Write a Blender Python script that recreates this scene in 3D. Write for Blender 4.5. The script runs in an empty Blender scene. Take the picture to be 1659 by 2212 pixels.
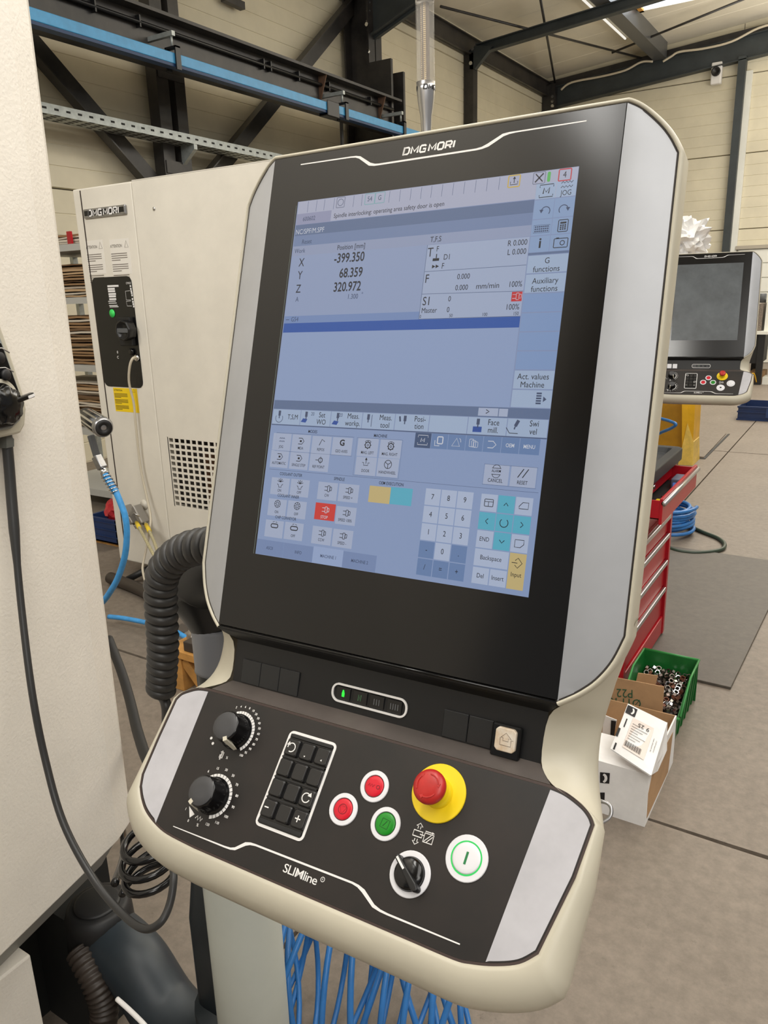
import bpy, bmesh, math, random
import numpy as np
from mathutils import Vector, Matrix

random.seed(7)
SC = bpy.context.scene
COL = SC.collection

# ---------------------------------------------------------------- camera
# world: X right along the end wall, Y into the hall, Z up, floor at z = 0
CAM_M = np.array([[0.84857124, 0.52833479, -0.0280928],
                  [0.12159544, -0.2464228, -0.96150422],
                  [-0.51491884, 0.81248886, -0.2733504]])   # rows: right, down, forward
FPX, CX, CY = 1660.0, 829.5, 1106.0
EYE = np.array([0.0, 0.0, 1.65])
cam_d = bpy.data.cameras.new('camera')
cam = bpy.data.objects.new('camera', cam_d)
COL.objects.link(cam)
cam_d.sensor_fit = 'VERTICAL'
cam_d.sensor_height = 36.0
cam_d.lens = FPX / 2212.0 * 36.0
cam_d.clip_start = 0.02
cam_d.clip_end = 200
r_, d_, f_ = CAM_M
cam.matrix_world = Matrix(((r_[0], -d_[0], -f_[0], EYE[0]), (r_[1], -d_[1], -f_[1], EYE[1]), (r_[2], -d_[2], -f_[2], EYE[2]), (0, 0, 0, 1)))
SC.camera = cam

# ---------------------------------------------------------------- world, lights, exposure
SC.view_settings.view_transform = 'Standard'
SC.view_settings.look = 'None'
SC.view_settings.exposure = 0.0
SC.view_settings.gamma = 1.0
SC.view_settings.use_curve_mapping = False
W = bpy.data.worlds.new('hall_light')
SC.world = W
W.use_nodes = True
W.node_tree.nodes['Background'].inputs[0].default_value = (1.0, 0.975, 0.94, 1)
W.node_tree.nodes['Background'].inputs[1].default_value = 0.24

def area(name, loc, sx, sy, power, colr, rot=(0, 0, 0)):
    l = bpy.data.lights.new(name, 'AREA')
    l.shape = 'RECTANGLE'; l.size = sx; l.size_y = sy; l.energy = power; l.color = colr
    o = bpy.data.objects.new(name, l); COL.objects.link(o)
    o.location = loc; o.rotation_euler = rot
    return o
area('cabinet_fill', (-2.6, -1.6, 4.6), 3.0, 1.2, 175, (1.0, 0.975, 0.93), (math.radians(52), 0, 0))  # added lamp, unseen, brightens the front of the cream cabinets
area('machine_fill', (-0.5, 0.45, 3.2), 0.3, 1.2, 26, (1.0, 0.97, 0.91), (0, math.radians(45), 0))  # unseen extra lamp, added for the machine top and console flanks
# rows of luminaires and roof lights of the hall
area('roof_light', (2.5, 1.0, 5.6), 3.0, 10.0, 350, (1.0, 0.97, 0.92))
area('roof_light', (-2.3, 4.5, 5.6), 1.2, 8.0, 120, (1.0, 0.97, 0.92))
area('roof_light', (-0.5, 13.0, 5.5), 3.0, 7.0, 400, (1.0, 0.96, 0.9))
area('roof_light', (4.8, -4.0, 5.0), 4.0, 3.0, 200, (1.0, 0.97, 0.92))
# made-up upward fill without a fixture, brightens the roof lining and upper walls
area('upward_fill', (1.2, 12.0, 4.3), 5.0, 11.0, 900, (1.0, 0.95, 0.86), (math.pi, 0, 0))

# ---------------------------------------------------------------- materials
def lin(c):
    c = c / 255.0
    return c / 12.92 if c <= 0.04045 else ((c + 0.055) / 1.055) ** 2.4
def rgb(r, g, b): return (lin(r), lin(g), lin(b), 1.0)
_m = {}
def mat(name, c, rough=0.5, metal=0.0, emit=0.0, spec=0.5, noise=0.0, nscale=6.0, bump=0.0, bscale=200.0, coat=0.0, c2=None, trans=0.0, alpha=1.0, detail=4):
    if name in _m: return _m[name]
    m = bpy.data.materials.new(name); m.use_nodes = True
    nt = m.node_tree; p = nt.nodes['Principled BSDF']
    col = rgb(*c)
    p.inputs['Base Color'].default_value = col
    p.inputs['Roughness'].default_value = rough
    p.inputs['Metallic'].default_value = metal
    p.inputs['Specular IOR Level'].default_value = spec
    if coat: p.inputs['Coat Weight'].default_value = coat; p.inputs['Coat Roughness'].default_value = 0.05
    if trans: p.inputs['Transmission Weight'].default_value = trans
    if alpha < 1: p.inputs['Alpha'].default_value = alpha
    if emit:
        p.inputs['Emission Color'].default_value = col
        p.inputs['Emission Strength'].default_value = emit
        p.inputs['Base Color'].default_value = (0.01, 0.01, 0.012, 1)
    if noise or bump:
        tc = nt.nodes.new('ShaderNodeTexCoord')
    if noise:
        n = nt.nodes.new('ShaderNodeTexNoise'); n.inputs['Scale'].default_value = nscale; n.inputs['Detail'].default_value = detail
        n.inputs['Roughness'].default_value = 0.65
        nt.links.new(tc.outputs['Object'], n.inputs['Vector'])
        mx = nt.nodes.new('ShaderNodeMix'); mx.data_type = 'RGBA'
        d = rgb(*(c2 if c2 else tuple(max(0, v * (1 - noise)) for v in c)))
        u = col if c2 else tuple(min(1, v * (1 + noise * 0.6)) for v in col[:3]) + (1,)
        mx.inputs['A'].default_value = d; mx.inputs['B'].default_value = u
        mr = nt.nodes.new('ShaderNodeMapRange'); mr.inputs['From Min'].default_value = 0.32; mr.inputs['From Max'].default_value = 0.68
        nt.links.new(n.outputs['Fac'], mr.inputs['Value']); nt.links.new(mr.outputs['Result'], mx.inputs['Factor'])
        nt.links.new(mx.outputs['Result'], p.inputs['Base Color'])
    if bump:
        n2 = nt.nodes.new('ShaderNodeTexNoise'); n2.inputs['Scale'].default_value = bscale; n2.inputs['Detail'].default_value = 3
        nt.links.new(tc.outputs['Object'], n2.inputs['Vector'])
        b = nt.nodes.new('ShaderNodeBump'); b.inputs['Strength'].default_value = bump; b.inputs['Distance'].default_value = 0.002
        nt.links.new(n2.outputs['Fac'], b.inputs['Height']); nt.links.new(b.outputs['Normal'], p.inputs['Normal'])
    _m[name] = m
    return m

CREAM = mat('cream_paint', (224, 218, 205), 0.42, noise=0.04, nscale=3, bump=0.35, bscale=420)
CREAM2 = mat('cream_shell_plastic', (192, 186, 168), 0.4, noise=0.05, nscale=5)
MACHINE = mat('machine_enclosure_paint', (230, 224, 213), 0.5, noise=0.05, nscale=2.5, bump=0.35, bscale=170)
SILVER = mat('silver_grey_film', (170, 172, 176), 0.42, metal=0.3, noise=0.04, nscale=9)
STRIPW = mat('pale_silver_film', (188, 187, 192), 0.5, metal=0.1, noise=0.06, nscale=20)
GLASS_BLACK = mat('black_front_glass', (8, 7, 7), 0.16, spec=0.55, noise=0.35, nscale=9)
FOIL = mat('black_membrane', (33, 27, 25), 0.4, noise=0.35, nscale=14, c2=(18, 17, 17))
FASCIA = mat('matt_black_plastic', (14, 14, 15), 0.5)
LEDGE = mat('dark_grey_ledge', (80, 73, 69), 0.38, noise=0.2, nscale=10)
BLACK = mat('black_plastic', (17, 17, 18), 0.4)
BLACKM = mat('black_matt_rubber', (24, 24, 25), 0.55)
BLACKG = mat('black_gloss_plastic', (10, 10, 11), 0.18)
WHITEP = mat('white_print', (228, 226, 224), 0.5)
WHITER = mat('white_button_ring', (222, 222, 226), 0.35)
RED = mat('red_button_lens', (205, 18, 42), 0.3)
REDCAP = mat('red_mushroom_cap', (186, 38, 34), 0.35, noise=0.1, nscale=60)
GREEN = mat('green_button_lens', (18, 132, 26), 0.3)
YELLOW = mat('yellow_plastic', (236, 205, 22), 0.4)
LEDGREEN = mat('lit_green_led', (40, 240, 60), 0.3, emit=1.3)
STEEL = mat('brushed_steel', (176, 176, 178), 0.3, metal=0.9, noise=0.1, nscale=30)
CHROME = mat('chrome', (215, 215, 215), 0.14, metal=1.0)
ALU = mat('turned_aluminium', (196, 196, 198), 0.28, metal=0.9)
GALV = mat('galvanised_steel', (176, 182, 180), 0.45, metal=0.5, noise=0.12, nscale=14)
STRUCT = mat('dark_structural_steel', (58, 54, 51), 0.42, noise=0.3, nscale=3, c2=(28, 28, 29))
STRUCT2 = mat('grey_green_structural_steel', (52, 58, 60), 0.5, noise=0.15, nscale=3)
BOX = mat('grey_box_purlin', (96, 97, 98), 0.35, metal=0.3)
BLUE = mat('blue_rail_paint', (64, 150, 202), 0.4, noise=0.08, nscale=8)
HOSEBLUE = mat('blue_air_hose', (52, 120, 190), 0.35, noise=0.12, nscale=12)
HOSELB = mat('bright_blue_hose', (70, 156, 222), 0.38, noise=0.1, nscale=25)
WALLP = mat('cream_sandwich_panel', (216, 208, 184), 0.55, noise=0.05, nscale=1.2)
CEILP = mat('cream_roof_panel', (220, 213, 196), 0.6, noise=0.05, nscale=0.8)
DOORP = mat('white_sectional_door', (226, 226, 218), 0.5, noise=0.03, nscale=1.5)
TOOLRED = mat('red_cabinet_paint', (176, 20, 34), 0.32, noise=0.08, nscale=6)
CARD = mat('brown_cardboard', (178, 142, 104), 0.8, noise=0.1, nscale=8, bump=0.2, bscale=60)
CARDW = mat('white_cardboard', (236, 235, 234), 0.6, noise=0.05, nscale=9)
BINGREEN = mat('green_bin_plastic', (22, 104, 42), 0.4, noise=0.15, nscale=9)
CRATEBLUE = mat('navy_crate_plastic', (26, 50, 96), 0.45, noise=0.1, nscale=6)
MYEL = mat('yellow_machine_paint', (226, 172, 18), 0.42, noise=0.1, nscale=4)
WOOD = mat('orange_pine', (206, 150, 78), 0.65, noise=0.22, nscale=7)
GREYP = mat('grey_metal_paint', (86, 88, 90), 0.5)
POSTL = mat('light_grey_tube', (178, 181, 173), 0.42, noise=0.03)
POSTD = mat('dark_slate_tube', (42, 50, 56), 0.45, noise=0.15, nscale=8)
COLLAR = mat('mid_grey_collar', (128, 130, 136), 0.45)
BEIGEC = mat('beige_cable', (196, 186, 166), 0.5)

def concrete(name, a, b, dark, stainy=0.7):
    m = bpy.data.materials.new(name); m.use_nodes = True
    nt = m.node_tree; N = nt.nodes; L = nt.links; p = N['Principled BSDF']
    tc = N.new('ShaderNodeTexCoord')
    def noise(s, d=6, r=0.6):
        n = N.new('ShaderNodeTexNoise'); n.inputs['Scale'].default_value = s; n.inputs['Detail'].default_value = d; n.inputs['Roughness'].default_value = r
        L.new(tc.outputs['Object'], n.inputs['Vector']); return n
    def ramp(src, lo, hi):
        r = N.new('ShaderNodeMapRange'); r.inputs['From Min'].default_value = lo; r.inputs['From Max'].default_value = hi
        L.new(src, r.inputs['Value']); return r.outputs['Result']
    def mix(f, A, B):
        x = N.new('ShaderNodeMix'); x.data_type = 'RGBA'
        if isinstance(A, tuple): x.inputs['A'].default_value = A
        else: L.new(A, x.inputs['A'])
        if isinstance(B, tuple): x.inputs['B'].default_value = B
        else: L.new(B, x.inputs['B'])
        L.new(f, x.inputs['Factor']); return x.outputs['Result']
    base = mix(ramp(noise(1.7).outputs['Fac'], 0.3, 0.7), rgb(*a), rgb(*b))
    fine = mix(ramp(noise(26, 8, 0.72).outputs['Fac'], 0.36, 0.64), tuple(v * 0.84 for v in rgb(*a)[:3]) + (1,), rgb(*b))
    k = N.new('ShaderNodeMix'); k.data_type = 'RGBA'; k.inputs['Factor'].default_value = 0.55
    L.new(base, k.inputs['A']); L.new(fine, k.inputs['B'])
    st = ramp(noise(11, 9, 0.85).outputs['Fac'], 0.6, 0.68)
    s2 = N.new('ShaderNodeMath'); s2.operation = 'MULTIPLY'; s2.inputs[1].default_value = stainy; L.new(st, s2.inputs[0])
    out = mix(s2.outputs[0], k.outputs['Result'], rgb(*dark))
    L.new(out, p.inputs['Base Color'])
    p.inputs['Roughness'].default_value = 0.55
    bm_ = N.new('ShaderNodeBump'); bm_.inputs['Strength'].default_value = 0.25; bm_.inputs['Distance'].default_value = 0.003
    L.new(noise(60, 6, 0.7).outputs['Fac'], bm_.inputs['Height']); L.new(bm_.outputs['Normal'], p.inputs['Normal'])
    return m
CONC = concrete('worn_concrete', (112, 102, 91), (136, 125, 113), (76, 66, 56))
MATT = concrete('dirty_rubber_mat', (78, 72, 65), (92, 85, 77), (60, 54, 49), 0.3)
JOINT = mat('dark_joint_filler', (70, 61, 52), 0.8)

# ---------------------------------------------------------------- helpers
def ray(u, v): return CAM_M.T @ np.array([(u - CX) / FPX, (v - CY) / FPX, 1.0])
def onp(u, v, axis, val):
    d = ray(u, v); k = (val - EYE[axis]) / d[axis]; return EYE + d * k
def fl(u, v, z=0.0): return Vector(onp(u, v, 2, z))       # point of the floor (or a level z) seen at u, v
def onY(u, v, y): return Vector(onp(u, v, 1, y))
def onX(u, v, x): return Vector(onp(u, v, 0, x))

def empty(name, loc, label, cat, group=None, rot=None):
    o = bpy.data.objects.new(name, None); COL.objects.link(o)
    o.empty_display_size = 0.05
    if rot is not None: o.matrix_world = rot
    else: o.location = loc
    o['label'] = label; o['category'] = cat
    if group: o['group'] = group
    return o
def tag(o, label, cat, group=None):
    o['label'] = label; o['category'] = cat
    if group: o['group'] = group
    return o

class MB:
    def __init__(s): s.v = []; s.f = []; s.m = []; s.mats = []; s.sm = []
    def add(s, verts, faces, smooth=False):
        n = len(s.v); s.v.extend([tuple(v) for v in verts])
        for f in faces: s.f.append(tuple(i + n for i in f)); s.sm.append(smooth)
        return s
    def box(s, lo, hi, R=None, o=None):
        x0, y0, z0 = lo; x1, y1, z1 = hi
        vs = [(x0, y0, z0), (x1, y0, z0), (x1, y1, z0), (x0, y1, z0), (x0, y0, z1), (x1, y0, z1), (x1, y1, z1), (x0, y1, z1)]
        if R is not None: vs = [tuple(R @ Vector(v)) for v in vs]
        if o is not None: vs = [tuple(Vector(v) + Vector(o)) for v in vs]
        return s.add(vs, [(0, 3, 2, 1), (4, 5, 6, 7), (0, 1, 5, 4), (1, 2, 6, 5), (2, 3, 7, 6), (3, 0, 4, 7)])
    def prism(s, pts, f0, f1):
        # pts: 2D outline; f0/f1: functions mapping (a, b) to 3D for bottom and top
        n = len(pts)
        vs = [f0(*p) for p in pts] + [f1(*p) for p in pts]
        fs = [tuple(range(n - 1, -1, -1)), tuple(range(n, 2 * n))]
        fs += [(i, (i + 1) % n, n + (i + 1) % n, n + i) for i in range(n)]
        return s.add(vs, fs)
    def rings(s, rings, close=True, cap0=False, cap1=False, smooth=True):
        n = len(rings[0]); vs = [p for r in rings for p in r]; fs = []
        for k in range(len(rings) - 1):
            for i in range(n if close else n - 1):
                j = (i + 1) % n
                fs.append((k * n + i, k * n + j, (k + 1) * n + j, (k + 1) * n + i))
        if cap0: fs.append(tuple(range(n - 1, -1, -1)))
        if cap1: fs.append(tuple((len(rings) - 1) * n + i for i in range(n)))
        return s.add(vs, fs, smooth)
    def tube(s, pts, r, n=8, closed=False, caps=True):
        P = [Vector(p) for p in pts]; m = len(P); R = r if isinstance(r, (list, tuple)) else [r] * m
        prev = None; rings = []
        for i in range(m):
            if closed: t = P[(i + 1) % m] - P[i - 1]
            else: t = P[min(i + 1, m - 1)] - P[max(i - 1, 0)]
            t.normalize()
            if prev is None:
                a = Vector((0, 0, 1)) if abs(t.z) < 0.9 else Vector((1, 0, 0))
                u = t.cross(a).normalized()
            else:
                u = (prev - t * prev.dot(t)).normalized()
            prev = u; w = t.cross(u)
            rings.append([tuple(P[i] + (u * math.cos(2 * math.pi * k / n) + w * math.sin(2 * math.pi * k / n)) * R[i]) for k in range(n)])
        if closed: rings.append(rings[0])
        return s.rings(rings, True, caps and not closed, caps and not closed)
    def lathe(s, prof, c, ax=(0, 0, 1), n=24, cap0=True, cap1=True, smooth=True, wob=None):
        ax = Vector(ax).normalized(); a = Vector((1, 0, 0)) if abs(ax.x) < 0.9 else Vector((0, 1, 0))
        u = (a - ax * a.dot(ax)).normalized(); w = ax.cross(u); c = Vector(c); rings = []
        for (r, h) in prof:
            rings.append([tuple(c + ax * h + (u * math.cos(2 * math.pi * k / n) + w * math.sin(2 * math.pi * k / n)) * (r * (wob(k) if wob else 1))) for k in range(n)])
        return s.rings(rings, True, cap0, cap1, smooth)
    def text(s, string, size, fr, ax=(1, 0), sx=1.0, align='CENTER', off=0.0, z=0.0, thick=0.0, shear=0.0, spacing=1.0):
        # fr: function (x, y, z) -> 3D ; ax: direction of the text baseline in that plane
        vs, fs = glyphs(string, align, off, shear, spacing)
        cx_, sy_ = ax; L_ = math.hypot(cx_, sy_); c, q = cx_ / L_, sy_ / L_
        out = []
        for (x, y) in vs:
            x *= size * sx; y *= size
            out.append(fr(x * c - y * q, x * q + y * c, z))
        s.add(out, fs)
        return s
    def build(s, name, material, parent=None, bevel=0.0, seg=2, origin=None, kind=None, subd=0, auto=None, weld=0.0):
        me = bpy.data.meshes.new(name)
        o = bpy.data.objects.new(name, me); COL.objects.link(o)
        off = Vector((0, 0, 0))
        root = parent
        while root is not None and root.parent: root = root.parent
        if root is not None and root.get('_w'): off = Vector(root['_w'])
        if origin is not None and parent is None: off = Vector(origin); o.location = off
        me.from_pydata([tuple(Vector(v) - off) for v in s.v], [], s.f)
        me.materials.append(material)
        me.polygons.foreach_set('use_smooth', s.sm)
        me.update()
        if parent is not None: o.parent = parent
        if weld or subd:
            b = bmesh.new(); b.from_mesh(me); bmesh.ops.remove_doubles(b, verts=b.verts, dist=weld or 1e-5)
            bmesh.ops.recalc_face_normals(b, faces=b.faces); b.to_mesh(me); b.free()
        if bevel:
            md = o.modifiers.new('bevel', 'BEVEL'); md.width = bevel; md.segments = seg; md.limit_method = 'ANGLE'; md.angle_limit = math.radians(40)
            md.harden_normals = False
        if subd:
            md = o.modifiers.new('subdivision', 'SUBSURF'); md.levels = subd; md.render_levels = subd
        if kind: o['kind'] = kind
        return o

_g = {}
def glyphs(string, align, off, shear, spacing):
    key = (string, align, off, shear, spacing)
    if key in _g: return _g[key]
    cu = bpy.data.curves.new('t', 'FONT'); cu.body = string; cu.align_x = align; cu.align_y = 'CENTER'
    cu.offset = off; cu.shear = shear; cu.space_character = spacing; cu.resolution_u = 3
    ob = bpy.data.objects.new('t', cu); COL.objects.link(ob)
    me = bpy.data.meshes.new_from_object(ob)
    vs = [(v.co.x, v.co.y) for v in me.vertices]; fs = [tuple(p.vertices) for p in me.polygons]
    bpy.data.objects.remove(ob); bpy.data.meshes.remove(me); bpy.data.curves.remove(cu)
    _g[key] = (vs, fs)
    return _g[key]

def wthing(name, loc, label, cat, group=None):
    o = empty(name, loc, label, cat, group); o['_w'] = tuple(loc); return o
def spline(pts, n=8, closed=False):
    P = [Vector(p) for p in pts]; out = []; m = len(P)
    rng = range(m) if closed else range(m - 1)
    for i in rng:
        p0 = P[(i - 1) % m] if closed or i > 0 else P[i]; p1 = P[i]; p2 = P[(i + 1) % m]; p3 = P[(i + 2) % m] if closed or i + 2 < m else p2
        for k in range(n):
            t = k / n
            out.append(0.5 * ((2 * p1) + (p2 - p0) * t + (2 * p0 - 5 * p1 + 4 * p2 - p3) * t * t + (3 * p1 - p0 - 3 * p2 + p3) * t ** 3))
    if not closed: out.append(P[-1])
    return out

# ================================================================ CONTROL CONSOLE
TH = math.radians(27.0); cT, sT = math.cos(TH), math.sin(TH)
def U(x, y, z=0.0): return (x * .001, y * .001, z * .001)                      # upper face, mm
def LO(x, s, w=0.0): return (x * .001, (-340.7 - s * cT + w * sT) * .001, (6.2 + s * sT + w * cT) * .001)   # lower panel, s runs towards the operator
def LT(x, y, w=0.0): return LO(x, -y, w)                                       # the same with y up, for lettering
def UI(v, w=0.0): return U(v[0], v[1], w)

LOUT0 = [(-185, -2), (-201, 0), (-214, 6), (-221, 11), (-225, 18), (-225, 60), (-223.5, 100), (-219, 112), (-210, 122), (-198, 131), (-181, 138), (-161, 142.5), (-124, 144.5), (0, 145), (110, 145), (149, 145), (163, 143),
        (181, 138), (199, 130), (211, 119), (220, 104), (225.5, 60), (231, 18), (227, 12), (219, 6), (204, 0), (190, -2)]
def _seg(P, n=5): return [(v[0], v[1]) for v in spline([(p[0], p[1], 0) for p in P], n)]
_L = LOUT0
LOUT = _seg(_L[0:5])[:-1] + _L[4:7] + _seg(_L[7:13])[0:] + [_L[13]] + _seg(_L[14:20]) + [_L[21]] + _seg(_L[22:27])
def inset(poly, d):
    n = len(poly); out = []
    for i in range(n):
        a, b, c = Vector(poly[i - 1]), Vector(poly[i]), Vector(poly[(i + 1) % n])
        e1 = (b - a).normalized(); e2 = (c - b).normalized()
        nn = Vector((e1.y + e2.y, -e1.x - e2.x)).normalized()
        k = d / max(0.5, nn.dot(Vector((e1.y, -e1.x))))
        out.append((b.x + nn.x * k, b.y + nn.y * k))
    return out
def area2(p): return sum(p[i - 1][0] * p[i][1] - p[i][0] * p[i - 1][1] for i in range(len(p)))
SGN = 1 if area2(LOUT) > 0 else -1
def offs(poly, d): return inset(poly, d * SGN)

def rrect(x0, y0, x1, y1, r, n=4):
    pts = []
    for cx, cy, a0 in ((x1 - r, y1 - r, 0), (x0 + r, y1 - r, 90), (x0 + r, y0 + r, 180), (x1 - r, y0 + r, 270)):
        for k in range(n + 1):
            a = math.radians(a0 + 90 * k / n); pts.append((cx + r * math.cos(a), cy + r * math.sin(a)))
    return pts
def circ(cx, cy, r, n=32): return [(cx + r * math.cos(2 * math.pi * k / n), cy + r * math.sin(2 * math.pi * k / n)) for k in range(n)]
def arcp(cx, cy, r, a0, a1, n=12): return [(cx + r * math.cos(math.radians(a0 + (a1 - a0) * k / n)), cy + r * math.sin(math.radians(a0 + (a1 - a0) * k / n))) for k in range(n + 1)]
def plate(mb, pts, fr, z0, z1): mb.prism(pts, lambda a, b: fr(a, b, z0), lambda a, b: fr(a, b, z1))
def line(mb, pts, w, fr, z, closed=False, z0=None):
    # a flat printed or raised stroke; w number or list
    P = [Vector(p) for p in pts]; n = len(P); ws = w if isinstance(w, (list, tuple)) else [w] * n
    Lp, Rp = [], []
    for i in range(n):
        if closed: t = P[(i + 1) % n] - P[i - 1]
        else: t = P[min(i + 1, n - 1)] - P[max(i - 1, 0)]
        t.normalize(); q = Vector((-t.y, t.x)) * ws[i] / 2
        Lp.append(P[i] + q); Rp.append(P[i] - q)
    vs = [fr(p.x, p.y, z) for p in Lp] + [fr(p.x, p.y, z) for p in Rp]
    fs = [(i, n + i, n + (i + 1) % n, (i + 1) % n) for i in range(n if closed else n - 1)]
    mb.add(vs, fs)
    if z0 is not None:
        vs = [fr(p.x, p.y, z0) for p in Lp] + [fr(p.x, p.y, z) for p in Lp]
        mb.add(vs, [(i, (i + 1) % n, n + (i + 1) % n, n + i) for i in range(n if closed else n - 1)])
        vs = [fr(p.x, p.y, z) for p in Rp] + [fr(p.x, p.y, z0) for p in Rp]
        mb.add(vs, [(i, (i + 1) % n, n + (i + 1) % n, n + i) for i in range(n if closed else n - 1)])

LOGO = {'D': [([(0, 0), (0, 1), (.6, 1), (.78, .82), (.78, .18), (.6, 0)], True), ([(0, -.12), (0, 1.12)], False)], 'M': [([(0, 0), (0, 1), (.46, .26), (.92, 1), (.92, 0)], False)],
        'G': [([(.8, .84), (.66, 1), (.14, 1), (0, .84), (0, .16), (.14, 0), (.8, 0), (.8, .46), (.42, .46)], False)], 'O': [([(.14, 0), (0, .16), (0, .84), (.14, 1), (.66, 1), (.8, .84), (.8, .16), (.66, 0)], True)],
        'R': [([(0, 0), (0, 1), (.64, 1), (.78, .86), (.78, .56), (.64, .44), (0, .44)], False), ([(.42, .44), (.78, 0)], False)], 'I': [([(0, 0), (0, 1)], False)]}
def logo(mb, h, fr, sx=1.0, w=0.25, word='DMG MORI'):
    x = 0.0; segs = []
    for ch in word:
        if ch == ' ': x += 0.16; continue
        segs += [([(x + a, b_) for a, b_ in P], cl) for P, cl in LOGO[ch]]
        x += {'M': .92, 'I': 0.0}.get(ch, .8) + 0.34
    tot = x - 0.34
    for P, cl in segs:
        line(mb, [((a - tot / 2 + 0.12 * (b_ - .5)) * h * sx, (b_ - .5) * h * 0.86) for a, b_ in P], w * h, fr, 0, closed=cl)
def mir(x): return -3.0 - x      # mirror of the upper body
ARC_T = [(187, 239, -0.5), (195, 235.5, -3), (203.5, 229.5, -5.8), (215, 218.8, -10), (223, 208.5, -12.8), (229.5, 197, -15.3)]
ARC_B0 = [(231.5, -208.5, -15.9), (224.2, -230, -13.2), (214, -247, -9.5), (203, -258.3, -5.8), (194, -265, -2.6), (185.5, -270.5, 0)]

def _den(P, n=4): return [tuple(v) for v in spline(P, n)]
ARC_T = _den(ARC_T); ARC_B = _den(ARC_B0)
def build_console(Mx, label, on=True):
    R = empty('control_console', (0, 0, 0), label, 'control panel', rot=Mx)
    # ---- upper shell: a lip round the front and a shell behind it
    side = ARC_T + [(230.3, 100, -15.6), (231, 0, -15.8), (231.3, -110, -15.9)] + ARC_B
    path = [(mir(x), y, z) for (x, y, z) in reversed(side)] + side
    def off_path(d, dz, shrink=0.0):
        out = []; n = len(path)
        for i in range(n):
            a = Vector(path[max(i - 1, 0)][:2]); c = Vector(path[min(i + 1, n - 1)][:2])
            t = (c - a).normalized(); q = Vector((-t.y, t.x))
            out.append((path[i][0] + q.x * d, path[i][1] + q.y * d, path[i][2] + dz))
        return out
    def flatz(d, z):
        return [(p[0], p[1], z) for p in off_path(d, 0)]
    mb = MB()
    prof = [off_path(0.0, -2), off_path(0.5, 1.0), off_path(2.0, 1.7), off_path(3.6, 0.6), off_path(4.6, -3.0)]
    zz = [[(p[0], p[1], min(p[2] - 20, -30)) for p in off_path(5.0, 0)], flatz(2.0, -52), flatz(-12, -72), flatz(-60, -84)]
    mb.rings([[U(*p) for p in r] for r in prof + zz], close=False)
    n = len(path); mb.add([U(*p) for p in zz[-1]], [tuple(range(n - 1, -1, -1))])
    # closing strip along the lower edge behind the fascia
    rr = prof + zz
    e0 = [r[0] for r in rr]; e1 = [r[-1] for r in rr]
    vs = [U(*p) for p in e0] + [U(*p) for p in e1]; k = len(e0)
    mb.add([v for v in vs[4:k] + vs[k + 4:]], [(i, i + 1, (k - 4) + i + 1, (k - 4) + i) for i in range(k - 5)])
    shell = mb.build('upper_shell', CREAM2, R)
    # dark seam between lip and silver flank
    sm = MB(); a = off_path(-0.1, 0.15); b = off_path(-1.3, 0.25)
    sm.rings([[U(*p) for p in b], [U(*p) for p in a]], close=False, smooth=False)
    sm.build('seam', mat('dark_seam', (40, 33, 28), 0.6), shell)
    # ---- silver flanks
    for sgn in (1, -1):
        mb = MB()
        arc = [(p[0] - (0.8 if p[0] > 200 else 0), p[1] - (1 if p[1] > 200 else (-1 if p[1] < -200 else 0)), p[2]) for p in side]
        arc = [(max(p[0], 187), p[1], p[2]) for p in arc]
        def xf(x): return x if sgn > 0 else mir(x)
        inner = [(187 - 0.7, p[1], 0.1) for p in arc]; inner[0] = (186.5, 238, 0.1); inner[-1] = (186.0, -269.5, 0.1)
        rows = []
        for t in (0, 0.12, 0.35, 0.65, 1.0):
            rows.append([U(xf(i[0] + (o[0] - i[0]) * t), i[1] + (o[1] - i[1]) * t, (i[2] + (o[2] - i[2]) * (t ** 1.25))) for i, o in zip(inner, arc)])
        mb.rings(rows, close=False)
        mb.build('side_flank', SILVER, R)
    # ---- front glass
    gl = MB(); plate(gl, [(-190, -269.5), (186.3, -269.5), (186.3, 238.5), (-190, 238.5)], U, -3.0, 0.6)
    glass = gl.build('front_glass', GLASS_BLACK, R, bevel=0.0006, seg=1)
    lp = MB()
    w0 = [0.6, 2.6, 2.6, 0.6]
    sw = [(-153.5, 228.4), (-90, 228.0), (-84, 227.6), (-79, 226.2), (-66, 217.6), (-60, 216.2), (-55, 216.0), (50, 216.6), (56, 217.2), (62, 219.0), (76, 226.4), (82, 227.4), (88, 227.6), (152.8, 227.6)]
    line(lp, sw, [1.1, 1.4, 1.8, 2.6, 3.2, 2.2, 1.8, 1.8, 2.2, 3.2, 2.8, 1.9, 1.4, 1.0], U, 0.75)
    logo(lp, 7.5, lambda x, y, z: U(x - 0.4, y + 225.3, 0.75), 1.0)
    lp.build('front_lettering', WHITEP, glass, kind='stuff')
    # ---- display
    scr = MB(); plate(scr, [(-151, -188), (151, -188), (151, 188), (-151, 188)], U, -1.0, 0.7 if not on else 0.7)
    if on: build_screen(R, scr)
    else: scr.build('display', mat('display_off', (74, 80, 84), 0.32, noise=0.25, nscale=9, spec=0.6), R)
    # ---- recessed fascia, ledge
    fa = MB()
    rows = [[(-189.5, -270, 0.3), (186.3, -270, 0.3)], [(-189, -274.5, -1.2), (186, -274.5, -1.2)], [(-186, -277, -4), (184, -277, -4)], [(-173, -284, -14), (176, -284, -14)], [(-171.5, -328.5, -12.5), (174.5, -328.5, -12.5)]]
    fa.rings([[U(*p) for p in r] for r in rows], close=False, smooth=False)
    fa.build('fascia', FASCIA, R)
    ed = MB(); ed.tube([U(-188, -271.5, 0.3), U(185.5, -271.5, 0.3)], 0.0011, 6); ed.build('edge_strip', BLACKG, R)
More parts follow.
